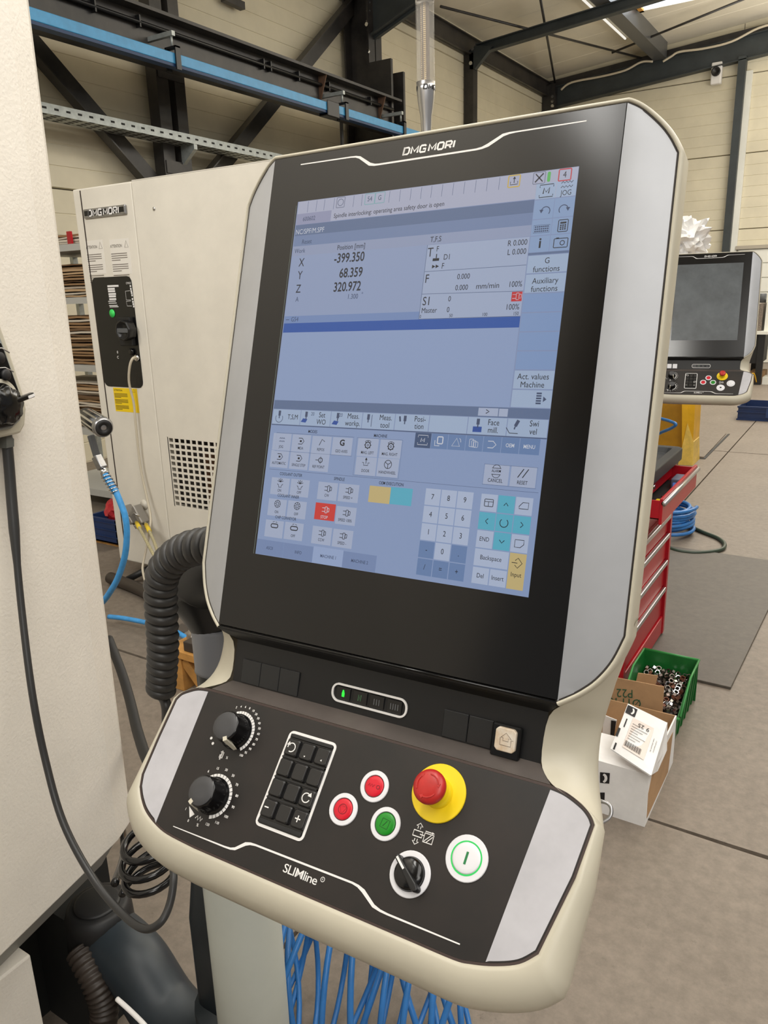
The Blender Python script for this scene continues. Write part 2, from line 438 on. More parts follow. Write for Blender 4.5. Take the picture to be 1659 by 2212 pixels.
    lg = MB(); lg.rings([[U(-171.5, -328.5, -12.5), U(174.5, -328.5, -12.5)], [LO(-185, -3, -0.5), LO(190, -3, -0.5)]], close=False, smooth=False)
    lg.build('ledge', LEDGE, R)
    # ---- blank plates, push button, indicator slot on the fascia
    FZ = -12.6
    def fs_plate(name, x0, x1, m, z=1.2, y0=-327.5, y1=-302.5, parent=R, bev=0.0005):
        b = MB(); plate(b, [(x0, y0), (x1, y0), (x1, y1), (x0, y1)], U, FZ - 1, FZ + z); return b.build(name, m, parent, bevel=bev, seg=1)
    BL = mat('blank_plate_plastic', (30, 31, 32), 0.42)
    if on:
        fs_plate('blank_cover', -160, -135.2, BL); fs_plate('blank_cover', -134.8, -110.2, BL); fs_plate('blank_cover', -109.8, -85, BL)
        fs_plate('blank_cover', 80, 104.4, BL); fs_plate('blank_cover', 105, 128.6, BL)
        hb = fs_plate('push_button', 129.5, 156, BLACKG, 5.0, -331, -302, bev=0.0012)
        b = MB(); pts = [(134, -322), (136.5, -324.5), (150.5, -324.5), (153, -322), (153, -306.5), (150.5, -304), (136.5, -304), (134, -306.5)]
        plate(b, pts, U, FZ + 4, FZ + 8.5)
        cap = b.build('button_cap', mat('yellowed_white_cap', (226, 220, 208), 0.35, noise=0.25, nscale=90, c2=(206, 184, 156)), hb, bevel=0.0008)
        b = MB()
        line(b, [(139, -312.5), (139, -319), (149, -319), (149, -313.5), (151, -313.5)], 0.5, U, FZ + 8.6)
        line(b, [(141.5, -312.5), (141.5, -315), (146.5, -315), (146.5, -312.5), (149, -312.5), (144, -308), (139.5, -312.5), (141.5, -312.5)], 0.45, U, FZ + 8.6)
        b.build('button_symbol', mat('grey_print', (120, 104, 92), 0.5), hb)
    else:
        for x0 in (-160, -134):
            hb = fs_plate('push_button', x0, x0 + 24, BLACKG, 3.0)
            b = MB(); plate(b, rrect(x0 + 2, -326, x0 + 22, -304, 3), U, FZ + 2, FZ + 7); b.build('button_cap', WHITER, hb, bevel=0.0006)
    sl = MB(); line(sl, rrect(-43, -320.5, 41, -303.6, 7.5, 6), 1.9, U, FZ + 1.2, closed=True, z0=FZ - 0.3)
    slot = sl.build('indicator_frame', WHITEP, R)
    ib = MB()
    for x in (-30.4, -11, 8.2, 27.8): plate(ib, rrect(x - 8.2, -318.4, x + 8.2, -305.8, 1), U, FZ - 1, FZ + 0.7)
    ib.build('indicator_window', BLACKG, slot, bevel=0.0004, seg=1)
    g1 = MB(); plate(g1, [(-31.6, -315.4), (-28.8, -315.4), (-28.6, -312), (-29.8, -308.6), (-30.9, -308.6), (-31.8, -312)], U, FZ + .6, FZ + 1.0)
    g1.build('indicator_light', LEDGREEN if on else BLACKG, slot)
    g2 = MB(); line(g2, [(-12.6, -315.5), (-12.6, -309.5), (-9.6, -315.5), (-9.6, -309.5)], 0.9, U, FZ + 0.8)
    g2.build('indicator_light', mat('dim_green_led', (70, 120, 80), 0.4), slot)
    g3 = MB()
    for x in (5.4, 8.2, 11.0): line(g3, [(x, -315.4), (x, -309.6)], 0.9, U, FZ + 0.8)
    for x in (24.0, 26.6, 29.2, 31.8): line(g3, [(x, -315.4), (x, -309.6)], 0.9, U, FZ + 0.8)
    g3.build('indicator_light', mat('unlit_bar', (92, 94, 96), 0.5), slot)
    # ---- neck: cream surfaces between upper and lower shells
    front = [(237, -196, -24), (234, -213, -19), (226.8, -234, -16), (215.8, -252, -12), (199, -267, -7), (187, -275, -4), (176, -284.5, -13), (174.3, -306, -12.5), (174.3, -328.5, -12.5), (181, -333, -4.5), (190, -337.2, 6), (204, -342, 7), (219, -349, 10), (229, -357, 15)]
    silh = [(238, -194, -34), (234, -214, -38), (229, -235, -42), (226, -252, -44), (224, -268, -45), (222.5, -280, -45), (221, -290, -45), (220.5, -300, -44), (221, -315, -42), (222.5, -330, -38), (226, -342, -32), (229, -349, -22), (233, -356, -10), (236, -362, 0)]
    back = [(225, -185, -62), (218, -210, -70), (210, -235, -76), (206, -250, -80), (203, -265, -82), (200, -280, -82), (198, -295, -82), (197, -310, -80), (198, -325, -78), (202, -340, -74), (210, -352, -66), (218, -362, -52), (226, -370, -38), (232, -376, -24)]
    for sgn in (1, -1):
        def xm(x): return x if sgn > 0 else 1.0 - x
        mb = MB(); rows = []
        for t in (0, 0.35, 0.7):
            row = []
            for a, b in zip(front, silh):
                q = t ** 1.0
                z = a[2] + (b[2] - a[2]) * (t ** 1.6)
                row.append((a[0] + (b[0] - a[0]) * q, a[1] + (b[1] - a[1]) * q, z))
            rows.append(row)
        rows += [silh, back]
        rows = [[U(xm(p[0]), p[1], p[2]) for p in r] for r in rows]
        if sgn < 0: rows = rows[::-1]
        mb.rings(rows, close=False)
        mb.build('neck_shell', CREAM2, R, weld=1e-6, subd=1)
    nb = MB()
    nb.rings([[U(p[0], p[1], p[2]) for p in back], [U(150, p[1], -95) for p in back], [U(-149, p[1], -95) for p in back], [U(1 - p[0], p[1], p[2]) for p in back]], close=False)
    nb.build('neck_back', CREAM2, R)
    # ---- lower shell
    def ringo(f, w, top=0.0):
        # f: (side, bottom) growth of the outline
        o = []; base = offs(LOUT, 1.0)
        for (x, s), (x1, s1) in zip(LOUT, base):
            dx, ds = x1 - x, s1 - s
            L_ = math.hypot(dx, ds) or 1; dx, ds = dx / L_, ds / L_
            g = f[1] if ds > 0.6 else (f[0] + (f[1] - f[0]) * max(0, ds) / 0.6)
            if ds < -0.3: g = f[0] * max(0.0, 1 - (-ds - 0.3) * 1.5)
            if ds < -0.98: g = -abs(f[0]) * 0.3
            elif abs(x) > 180 and s < 80: g *= 0.75 + 0.25 * max(0.0, s) / 80
            o.append(LO(x + dx * g, s + ds * g, w if not (ds < -0.98) else min(w, 0) - 3))
        return o
    mb = MB()
    rings = [ringo((0.0, 0.0), -2.0), ringo((0.4, 0.4), 0.6), ringo((1.8, 4), 1.3), ringo((3.8, 11), 0.0), ringo((6.0, 20), -4.5), ringo((7.0, 27), -13), ringo((5.0, 30), -26), ringo((-3, 26), -42), ringo((-16, 8), -56), ringo((-40, -30), -64)]
    mb.rings(rings, close=True, cap1=True)
    mb.build('lower_shell', CREAM2, R, weld=1e-6)
    sm = MB(); sm.rings([[LO(x, s, 0.25) for x, s in offs(LOUT, -1.7)], [LO(x, s, 0.3) for x, s in offs(LOUT, 0.5)]], close=True, smooth=False)
    sm.build('panel_seam', mat('brown_dark_seam', (58, 44, 40), 0.55), R)
    ins = offs(LOUT, -1.8)
    pn = MB(); plate(pn, ins, LO, -3, 0.2); panel = pn.build('operator_panel', FOIL, R)
    for sgn in (1, -1):
        st = MB()
        pts = [p for p in offs(LOUT, -3.0)]
        if sgn > 0: ed_ = [(191, 1.2), (174, 137.8)]; pts = [p for p in pts if p[0] > 191 or (p[0] > 176 and p[1] > 60)]
        else: ed_ = [(-187, 1.2), (-180, 137.2)]; pts = [p for p in pts if p[0] < -188 or (p[0] < -180.5 and p[1] > 60)]
        pts = sorted(pts, key=lambda p: p[1])
        poly = [ed_[0]] + pts + [ed_[1]]
        plate(st, poly, LO, 0.0, 0.55); st.build('end_strip', STRIPW, R)
    # ---- printing on the lower panel
    pr = MB(); Z = 0.45
    sw = [(-158, 134), (-92, 133.4), (-85, 133), (-80, 131.6), (-71, 124.5), (-66, 122.8), (-60, 122.2), (46, 121.3), (52, 122), (58, 124), (71, 131.6), (78, 133), (85, 133.4), (151, 133.4)]
    line(pr, [(x, -s) for x, s in sw], [0.7, 1.5, 1.8, 2.6, 3.2, 2.3, 1.7, 1.7, 2.2, 3.2, 2.8, 1.9, 1.6, 1.0], LT, Z)
    pr.text('SLIMline', 10.4, lambda x, y, z: LT(x - 5, y - 130.8, Z), sx=1.18, off=0.004, spacing=0.9)
    line(pr, circ(17.8, -127.6, 1.9, 16), 0.5, LT, Z, closed=True); pr.text('R', 2.4, lambda x, y, z: LT(x + 17.8, y - 127.6, Z))
    # dial scales
    K1, K2 = (-131, -31.5), (-126.5, -95.5)
    n1 = ['2', '4', '6', '8', '10', '20', '30', '40', '50', '60', '70', '80', '90', '95', '100']
    for i, tx in enumerate(n1):
        a = math.radians(118 - i * 12.1); pr.text(tx, 3.2, lambda x, y, z: LT(x + K1[0] + 26.6 * math.cos(a), y + K1[1] + 26.0 * math.sin(a), Z), off=0.02)
    n2 = ['6', '15', '30', '50', '70', '80', '90', '100', '110', '120']
    for i, tx in enumerate(n2):
        a = math.radians(132 - i * 23.2); pr.text(tx, 3.4, lambda x, y, z: LT(x + K2[0] + 26.8 * math.cos(a), y + K2[1] + 26.4 * math.sin(a), Z), off=0.02)
    for K, a0, a1 in ((K1, 118, -52), (K2, 130, -78)):
        N_ = 18
        for i in range(N_):
            b0 = a0 + (a1 - a0) * i / N_; b1 = a0 + (a1 - a0) * (i + 0.86) / N_
            wd = 2.2 + 2.6 * min(1, i / 7)
            line(pr, arcp(K[0], K[1], 21.2 - wd / 2, b0, b1, 2), wd, LT, Z)
    for x, s in ((-158, 45), (-153.4, 49.4)): plate(pr, circ(x, -s, 1.5, 10), LT, 0.1, Z)
    line(pr, [(-139.5, -54.5), (-135.5, -54.5), (-135.5, -60), (-139, -60), (-139, -57)], 1.2, LT, Z); line(pr, [(-137.5, -53), (-137.5, -62)], 1.5, LT, Z)
    pr.text('%', 3.6, lambda x, y, z: LT(x - 129.6, y - 58.2, Z), off=0.02)
    plate(pr, [(-149.5, -112), (-139.5, -117), (-143.5, -121.5)], LT, 0.1, Z)
    pr.text('1', 3.4, lambda x, y, z: LT(x - 152, y - 115.5, Z), off=0.02); pr.text('0', 3.4, lambda x, y, z: LT(x - 143.5, y - 124.5, Z), off=0.02)
    line(pr, [(-137, -120), (-135, -117), (-133.5, -121), (-131.5, -117), (-130, -121), (-128.5, -118)], 0.9, LT, Z); pr.text('%', 3.8, lambda x, y, z: LT(x - 131, y - 125, Z), off=0.02)
    # door and slide pictogram above the selector
    px_, py_ = 95.5, -67.5
    def pi(pts, w=0.7, cl=False): line(pr, [(px_ + a, py_ + b) for a, b in pts], w, LT, Z, closed=cl)
    pi([(1, -4), (9.5, -4), (9.5, 3.2), (1, 3.2)], 0.9, True); pi([(1.8, -3.4), (7, 2.6)]); pi([(4.2, -3.6), (8.8, 1.8)])
    pi([(1, 4.6), (7.4, 4.6)], 0.8); plate(pr, [(px_ + 7.2, py_ + 3.6), (px_ + 9.6, py_ + 4.6), (px_ + 7.2, py_ + 5.6)], LT, 0.1, Z)
    pi([(-9.5, -1.6), (-1, -1.6), (-1, 3.0), (-9.5, 3.0)], 0.9, True); pi([(-3.2, 0.8), (1, 0.8)], 0.8)
    pi([(-6.6, 4.6), (-6.6, 6.8), (-8.4, 6.8), (-5.4, 9.4), (-2.4, 6.8), (-4.2, 6.8), (-4.2, 4.6)], 0.7)
    pi([(-6.6, -3.4), (-6.6, -5.6), (-8.4, -5.6), (-5.4, -8.2), (-2.4, -5.6), (-4.2, -5.6), (-4.2, -3.4)], 0.7)
    pr.build('panel_print', WHITEP, panel, kind='stuff')
    # ---- keypad
    kf = MB(); line(kf, rrect(-68.6, -104.8, -15.4, -15.8, 4), 2.6, LT, 0.9, closed=True, z0=0.0); kfo = kf.build('keypad_frame', WHITEP, R)
    kb = MB(); plate(kb, rrect(-67.4, -103.6, -16.6, -17.0, 3), LT, 0, 0.6); kb.build('keypad_base', BLACKG, kfo)
    SATIN = mat('satin_black_key', (30, 29, 29), 0.3)
    for r_i in range(4):
        for c_i in range(3):
            x = -59.3 + c_i * 17.6; y = -(30.6 + r_i * 19.4)
            if r_i == 0: y += 0.3
            b = MB()
            b.rings([[LT(px, py, w) for px, py in rrect(x - a, y - h, x + a, y + h, rr)] for a, h, rr, w in ((7.5, 8.2, 1.6, 0.5), (7.3, 8.0, 2.0, 3.2), (6.4, 7.0, 2.4, 4.4))], True, cap1=True, smooth=False)
            key = b.build('key', SATIN, kfo, bevel=0.0004, seg=2)
    for yy in (-40.4, -59.8, -79.2):
        b = MB(); line(b, [(-66.8, yy), (-17.4, yy)], 1.3, LT, 3.0, z0=0.4); b.build('key_rib', BLACKM, kfo)
    for y0, y1 in ((-20.9, -17.6), (-102.6, -98.8)):
        b = MB(); plate(b, [(-66.6, y0), (-17.4, y0), (-17.4, y1), (-66.6, y1)], LT, 0.4, 2.6); b.build('key_rib', BLACKM, kfo, bevel=0.0005)
    ks = MB(); kz = 4.7
    for cx_, cy_, a0, a1 in ((-59.3, -30.6, 190, -130), (-24.3, -69.4, 350, 50)):
        A = arcp(cx_, cy_, 4.2, a0 if cx_ < -50 else 345, (a0 - 300) if cx_ < -50 else 55, 14)
        line(ks, A, 1.0, LT, kz)
    plate(ks, [(-65.2, -29.2), (-61.2, -28.8), (-63.4, -25.4)], LT, kz - .1, kz); plate(ks, [(-23.4, -67.4), (-19.0, -67.8), (-20.4, -63.8)], LT, kz - .1, kz)
    line(ks, [(-63.6, -88.4), (-58.8, -88.4)], 1.1, LT, kz)
    line(ks, [(-27.8, -88.8), (-21.8, -88.8)], 1.1, LT, kz); line(ks, [(-24.8, -91.8), (-24.8, -85.8)], 1.1, LT, kz)
    plate(ks, [(-43, -34.5), (-41, -34.5), (-42, -36)], LT, kz - .1, kz); plate(ks, [(-24, -34), (-22.4, -33), (-22.4, -35)], LT, kz - .1, kz)
    ks.build('key_symbols', WHITEP, kfo)
    # ---- round push buttons
    def button(x, s, r, lens, inner, deco=None, name='push_button', dome=1.5):
        y = -s; b = MB()
        b.rings([[LT(px, py, w) for px, py in circ(x, y, rad, 36)] for rad, w in ((r, 0.2), (r, 1.2), (r - 0.5, 1.7), (inner + 0.8, 1.9), (inner + 0.5, 1.2))], True, smooth=False)
        ring = b.build(name, WHITER, R)
        g = MB(); g.rings([[LT(px, py, 1.25) for px, py in circ(x, y, rad, 36)] for rad in (inner + 0.9, inner - 0.6)], True); g.build('button_groove', BLACKG if lens is not WHITER else WHITER, ring)
        b = MB(); b.rings([[LT(px, py, w) for px, py in circ(x, y, rad, 36)] for rad, w in ((inner, 0.6), (inner - 0.1, dome), (inner - 1.2, dome + 0.5), (inner - 4, dome + 0.75))], True, cap1=True)
        b.build('button_lens', lens, ring)
        if deco:
            d = MB(); deco(d, x, y, dome + 0.95); d.build('button_symbol', deco.m, ring)
        return ring
    def d_feed(d, x, y, z):
        line(d, [(x - 6, y - 1), (x - 4.6, y + 1.4), (x - 3.4, y - 1.2), (x - 2.2, y + 1.4), (x - 1, y - 1.2), (x + 0.4, y + 1.2)], 0.5, LT, z); line(d, circ(x + 4.4, y, 1.6, 12), 0.6, LT, z, closed=True)
    d_feed.m = mat('dark_red_print', (110, 12, 26), 0.5)
    def d_stop(d, x, y, z):
        line(d, circ(x, y, 4.3, 20), 0.5, LT, z, closed=True); line(d, [(x - 3.6, y + 2.4), (x + 3.6, y + 2.4), (x, y - 4.3)], 0.4, LT, z, closed=True)
    d_stop.m = d_feed.m
    def d_start(d, x, y, z):
        line(d, [(x - 4.2, y - 3.2), (x + 3.2, y - 4.2), (x + 4.2, y + 3.2), (x - 3.2, y + 4.2)], 0.5, LT, z, closed=True); line(d, [(x - 1.6, y - 2.4), (x + 1.6, y + 2.6)], 0.5, LT, z)
    d_start.m = mat('dark_green_print', (6, 60, 16), 0.5)
    button(37, 41, 14, RED, 9.3, d_feed); button(14.6, 68, 14.2, RED, 9.4, d_stop); button(58.8, 68, 14.2, GREEN, 9.6, d_start)
    def d_I(d, x, y, z): plate(d, [(x - 1.1, y - 5), (x + 0.9, y - 5), (x + 1.3, y + 5), (x - 0.7, y + 5)], LT, z - 0.2, z)
    d_I.m = mat('green_print', (30, 120, 66), 0.5) if on else mat('pale_grey_print', (190, 190, 194), 0.5)
    pw = button(138, 72.5, 18.4, WHITER, 12.4, d_I, dome=2.2)
    gr = MB(); line(gr, circ(138, -72.5, 12.8, 40), 1.6, LT, 2.05, closed=True)
    gr.build('button_light_ring', mat('lit_green_ring', (30, 214, 92), 0.3, emit=1.0) if on else mat('unlit_ring', (196, 196, 200), 0.3), pw)
    if on:
        b = MB(); x, y = 94.3, -98.8
        b.rings([[LT(px, py, w) for px, py in circ(x, y, rad, 40)] for rad, w in ((18.4, 0.2), (18.4, 1.3), (17.8, 1.8), (13.8, 1.9), (13.4, 1.0))], True, smooth=False)
        sel = b.build('selector_switch', WHITER, R)
        b = MB(); b.rings([[LT(px, py, w) for px, py in circ(x, y, rad, 40)] for rad, w in ((13.4, 0.8), (13.2, 4.5), (12.0, 6.5), (8, 7.6), (3, 8))], True, cap1=True); b.build('selector_dial', BLACKG, sel)
        dv = Vector((104.5 - 79, -110.8 + 90)).normalized(); nv = Vector((-dv.y, dv.x))
        def grip(a, h): p = Vector((x, y)) + dv * a + nv * h; return (p.x, p.y)
        b = MB(); pts = [grip(-15.5, -2.2), grip(-17, 0), grip(-15.5, 2.2), grip(12, 3.2), grip(16.5, 2.4), grip(17.5, 0), grip(16.5, -2.4), grip(12, -3.2)]
        plate(b, pts, LT, 1.5, 12); gp = b.build('selector_handle', BLACK, sel, bevel=0.0012)
        b = MB(); line(b, [grip(-14.5, 0), grip(-3, 0)], 1.9, LT, 12.3, z0=11.5); b.build('selector_mark', WHITEP, sel)
    else:
        ob = button(94.3, 98.8, 18.4, WHITER, 11, None)
        b = MB(); plate(b, [(91, -95.5), (97.6, -95.5), (99, -99), (94.3, -103), (89.6, -99)], LT, 2.6, 3.4); b.build('button_mark', BLACKG, ob)
    # ---- emergency stop
    b = MB(); x, y = 98, -30
    b.rings([[LT(px, py, w) for px, py in circ(x, y, rad, 48)] for rad, w in ((25.0, 0.2), (25.0, 1.4), (24.4, 2.0), (13, 2.0))], True, cap1=True, smooth=False)
    es = b.build('emergency_stop', YELLOW, R)
    b = MB(); b.rings([[LT(px, py, w) for px, py in circ(x, y, rad, 40)] for rad, w in ((13.4, 2), (13.2, 7.5), (12.2, 8), (12.0, 9.5), (10.6, 12), (10.4, 18))], True, cap1=True); b.build('stop_collar', YELLOW, es)
    b = MB(); b.rings([[LT(px, py, w) for px, py in circ(x, y, rad, 40)] for rad, w in ((10.4, 17), (13.4, 19.5), (14.6, 22.5), (14.6, 25), (13.6, 27.6), (10.5, 29.2), (6, 30), (1, 30.2))], True, cap1=True); mc = b.build('mushroom_cap', REDCAP, es)
    b = MB()
    for a0 in (20, 140, 260):
        A = arcp(x, y, 9.6, a0, a0 + 70, 8); line(b, A, 1.0, LT, 30.0, z0=29.0)
        ca, sa = math.cos(math.radians(a0)), math.sin(math.radians(a0))
        plate(b, [(x + 11.6 * ca, y + 11.6 * sa), (x + 7.6 * ca, y + 7.6 * sa), (x + 9.8 * ca + 3 * sa, y + 9.8 * sa - 3 * ca)], LT, 28.6, 29.7)
    b.build('cap_arrows', REDCAP, es)
    # ---- override dials
    for (K, ptr) in ((K1, -62), (K2, -118)):
        x, y = K
        b = MB(); nn = 48
        def wb(k): return 1.0
        rings = []
        for rad, w, fl_ in ((18.0, 0.3, 0), (18.0, 2.6, 0), (16.8, 3.4, 0), (16.4, 5, 1), (15.2, 20, 1), (14.6, 21.6, 0), (13.6, 22, 0)):
            rings.append([LT(x + rad * (1 - 0.045 * fl_ * (1 if k % 8 < 2 else 0)) * math.cos(2 * math.pi * k / nn), y + rad * (1 - 0.045 * fl_ * (1 if k % 8 < 2 else 0)) * math.sin(2 * math.pi * k / nn), w) for k in range(nn)])
        b.rings(rings, True, cap1=False, smooth=True); kn = b.build('override_dial', BLACKG, R)
        b = MB(); b.rings([[LT(px, py, w) for px, py in circ(x, y, rad, 48)] for rad, w in ((13.8, 21.8), (13.2, 22.4), (6, 22.6))], True, cap1=True); b.build('dial_cap', mat('dial_cap_grey', (62, 62, 64), 0.5), kn)
        a = math.radians(ptr); dx, dy = math.cos(a), math.sin(a); qx, qy = -dy, dx
        b = MB(); P1 = lambda r_, h, w: LT(x + dx * r_ + qx * h, y + dy * r_ + qy * h, w)
        vs = [P1(11.5, -2.2, 22.9), P1(11.5, 2.2, 22.9), P1(15.6, 2.2, 22.6), P1(15.6, -2.2, 22.6), P1(19.5, -2.0, 3.2), P1(19.5, 2.0, 3.2), P1(11.5, -2.2, 20), P1(11.5, 2.2, 20)]
        b.add(vs, [(0, 3, 2, 1), (3, 4, 5, 2), (0, 6, 4, 3), (1, 2, 5, 7), (0, 1, 7, 6)]); b.build('dial_pointer', mat('ivory_pointer', (204, 198, 180), 0.45), kn)
    return R

# ---------------------------------------------------------------- lit display of the main console
def em(name, c, s=0.64):
    return mat(name, c, 0.22, emit=s, spec=0.45)
def build_screen(R, scr):
    disp = scr.build('display', em('display_blue_background', (146, 163, 202)), R)
    Z1, Z2, Z3, Z4 = 0.80, 0.90, 1.0, 1.08
    def rect(mb, x0, y0, x1, y1, z=Z1): plate(mb, [(x0, y0), (x1, y0), (x1, y1), (x0, y1)], U, 0.65, z)
    def part(name, rects, m, z=Z1):
        b = MB()
        for r in rects: rect(b, *r, z)
        return b.build(name, m, disp)
    PALE = em('display_pale_lilac', (188, 192, 216)); FIELD = em('display_field_blue', (158, 174, 210)); BAND = em('display_slate_band', (104, 124, 162))
    HEAD = em('display_header_band', (126, 146, 186)); KEYC = em('display_key_blue', (150, 176, 216)); KEYL = em('display_key_light', (176, 196, 226))
    DEEP = em('display_royal_blue', (40, 92, 180)); TILE = em('display_light_tile', (182, 194, 222)); NUM = em('display_number_tile', (190, 204, 232))
    SLATE = em('display_slate_key', (112, 142, 190)); CY = em('display_cyan_key', (96, 190, 216)); SAND = em('display_sand_key', (216, 194, 134)); REDK = em('display_red_key', (226, 58, 52))
    LINEC = em('display_grid_line', (84, 102, 138)); WHT = em('display_white', (222, 226, 238))
    INK = mat('display_ink', (18, 22, 34), 0.4); GREYI = em('display_grey_ink', (70, 84, 116)); DIMI = em('display_dim_ink', (108, 124, 160))
    # upper half: status row, alarm line, header bands
    part('status_row', [(-150, 163.2, 113.9, 187.8), (114, 162.5, 150.8, 187.8)], PALE)
    part('alarm_number_field', [(-150, 162.8, -106, 174.5)], em('display_lilac_field', (160, 164, 196)), Z2)
    part('header_band', [(-150, 151, 113.8, 162.6)], BAND); part('header_band', [(-150, 139.8, 113.8, 151)], HEAD)
    part('status_line', [(-150, 129.5, 11.2, 139.8), (11.2, 129.5, 113.8, 139.8)], em('display_status_line', (160, 172, 204)))
    part('position_field', [(-150, 65.2, 11.2, 129.5)], FIELD)
    part('feed_field', [(11.4, 57.8, 113.4, 129.2)], em('display_feed_field', (176, 190, 220)))
    part('offset_row', [(-150, 57.8, 11.2, 65.2)], em('display_offset_row', (128, 154, 204)))
    part('program_bar', [(-150, 47.8, 113.4, 57.6)], DEEP)
    part('program_field', [(-150, -24, 113.2, 47.6)], em('display_program_field', (156, 176, 216)))
    part('footer_band', [(-150, -33.4, 150.8, -24.2)], BAND)
    part('footer_key', [(84, -32.4, 103.2, -25.2), (104, -32.4, 112.4, -25.4)], TILE, Z2)
    # right column
    for r_i, (y0, y1) in enumerate([(162.6, 176.5), (144.6, 161.6), (129.8, 143.8), (114.8, 129)]):
        for x0, x1, cc in ((114.3, 132.3, KEYC), (132.9, 150.8, KEYC)):
            part('function_key', [(x0, y0, x1, y1)], KEYL if r_i == 0 else cc, Z2)
    part('column_band', [(113.8, 112.4, 150.8, 114.4)], BAND)
    ys = [112.2, 95.4, 77.9, 60.7, 43.6, 26.6, 9.5, -7.7, -24.2]
    for i in range(8):
        m = em('display_softkey_dim', (140, 168, 214)) if i in (2, 3, 4, 5) else KEYL
        k = part('soft_key', [(114.4, ys[i + 1] + 0.7, 150.8, ys[i] - 0.5)], m, Z2)
        b = MB(); rect(b, 114.4, ys[i + 1] + 0.7, 150.8, (ys[i] + ys[i + 1]) / 2 - 2, Z3); b.build('key_shade', em('display_key_shade', (132, 160, 208)) if i in (2, 3, 4, 5) else em('display_key_shade_light', (158, 184, 222)), k) if False else None
    # horizontal soft keys
    xs = [-150, -113.7, -76, -38.4, -1.4, 35.5, 75, 113.1, 150.8]
    for i in range(8): part('soft_key', [(xs[i] + 0.4, -49.4, xs[i + 1] - 0.5, -33.9)], KEYL, Z2)
    part('footer_band', [(-150, -50.6, 150.8, -49.6)], LINEC, Z2)
    nx = [22.4, 39.9, 57.2, 75, 92.3, 109.8, 126.8, 145.6]
    for i in range(7): part('menu_key', [(nx[i] + 0.3, -64.9, nx[i + 1] - 0.3, -50.8)], em('display_dark_menu_key', (64, 88, 128)) if i == 0 else SLATE, Z2)
    # machine keys
    def tile(x, y, w=23.4, h=17.8, m=TILE): part('touch_key', [(x - w / 2, y - h / 2, x + w / 2, y + h / 2)], m, Z2)
    for x, y in [(-134, -68), (-109, -68.2), (-83.6, -68.6), (-58.4, -68.6), (-134.4, -86.2), (-109, -86.4), (-83.6, -86.6), (-28.4, -68), (-2.8, -68), (-28, -86.4), (-3.2, -86.2), (108.4, -84.8), (133.6, -84.8),
                 (-129.4, -114.6), (-104, -114.4), (-129.8, -137), (-104.4, -136.8), (-130.4, -159.4), (-105, -159.2), (-69.4, -114.6), (-44.2, -114.4), (-44.2, -137), (-70, -159.6), (-44.8, -159.8)]: tile(x, y)
    tile(-69.4, -135.4, 24.4, 17, REDK)
    part('touch_key', [(-20.6, -120.8, 3.1, -104.8)], SAND, Z2); part('touch_key', [(3.3, -120.6, 26.8, -104.2)], CY, Z2)
    rows = [['7', '8', '9'], ['4', '5', '6'], ['1', '2', '3'], ['-', '0', '.'], ['/', '=', '+']]
    for r_i in range(5):
        for c_i in range(3):
            x = 48.4 + c_i * 16.4; y = -110 - r_i * 16.4
            m = NUM if (r_i < 3 or (r_i == 3 and c_i == 1)) else SLATE
            part('number_key', [(x - 7.7, y - 7.7, x + 7.7, y + 7.7)], m, Z2)
    for r_i in range(3):
        for c_i in range(3):
            x = 104.6 + c_i * 16.4; y = -110.2 - r_i * 16.4
            part('arrow_key', [(x - 7.8, y - 7.7, x + 7.8, y + 7.7)], CY if (r_i == 1 or c_i == 1) else NUM, Z2)
    part('touch_key', [(96.8, -167, 128.9, -151.8)], NUM, Z2); part('touch_key', [(96.8, -183, 112.4, -168.4)], NUM, Z2); part('touch_key', [(113.4, -183, 129, -168.4)], NUM, Z2)
    part('touch_key', [(129.9, -183.2, 145.2, -151.6)], SAND, Z2)
    TAB = em('display_tab', (130, 152, 196))
    part('tab', [(-150.6, -187.6, -115.4, -171.9)], TAB, Z2); part('tab', [(-115, -187.6, -78, -171.9)], TAB, Z2); part('tab', [(-41.6, -187.6, -3.6, -171.6)], TAB, Z2)
    part('tab', [(-77.8, -187.8, -41.8, -171)], em('display_open_tab', (164, 184, 224)), Z2)
    part('key_panel', [(-151, -187.9, 151, -50.8)], em('display_key_panel', (150, 171, 212)), 0.72)
    # lines
    b = MB()
    for x in (-137, -126, -116, -104, -80, -70, -38, -26, -14, -2.5, 8.5, 20, 31.5, 43, 54.5, 66, 78): line(b, [(x, 175.4), (x, 187)], 0.35, U, Z3)
    for pts in ([(11.4, 129.3), (11.4, 57.8)], [(11.4, 103.6), (113.4, 103.8)], [(11.4, 82), (113.4, 80.4)], [(11.4, 57.9), (113.4, 57.9)]): line(b, pts, 0.4, U, Z3)
    for x0, y0, x1, y1 in ((96, -94, 146, -75.8), (-142, -77.6, -45.6, -58.6), (-41.6, -96, 9.8, -58.8)): line(b, [(x0, y0), (x1, y0), (x1, y1), (x0, y1)], 0.3, U, Z2, closed=True)
    line(b, [(-146, -97.4), (149, -97.4)], 0.3, U, Z2)
    b.build('grid_lines', LINEC, disp, kind='stuff')
    # small coloured icons
    b = MB(); line(b, rrect(86.8, 176.4, 97.8, 187, 0.5, 1), 1.0, U, Z4, closed=True); b.build('status_icon_frame', em('display_gold', (226, 190, 70)), disp)
    b = MB(); line(b, rrect(133.8, 176.8, 144.8, 187, 0.5, 1), 1.0, U, Z4, closed=True); b.build('status_icon_frame', em('display_red_frame', (214, 60, 70)), disp)
    b = MB(); line(b, rrect(110.4, 176.6, 121.4, 187, 0.5, 1), 0.6, U, Z4, closed=True); line(b, rrect(-100.6, 176.4, -90.8, 187, 0.4, 1), 0.6, U, Z4, closed=True); b.build('status_icon_frame', em('display_grey_frame', (120, 126, 150)), disp)
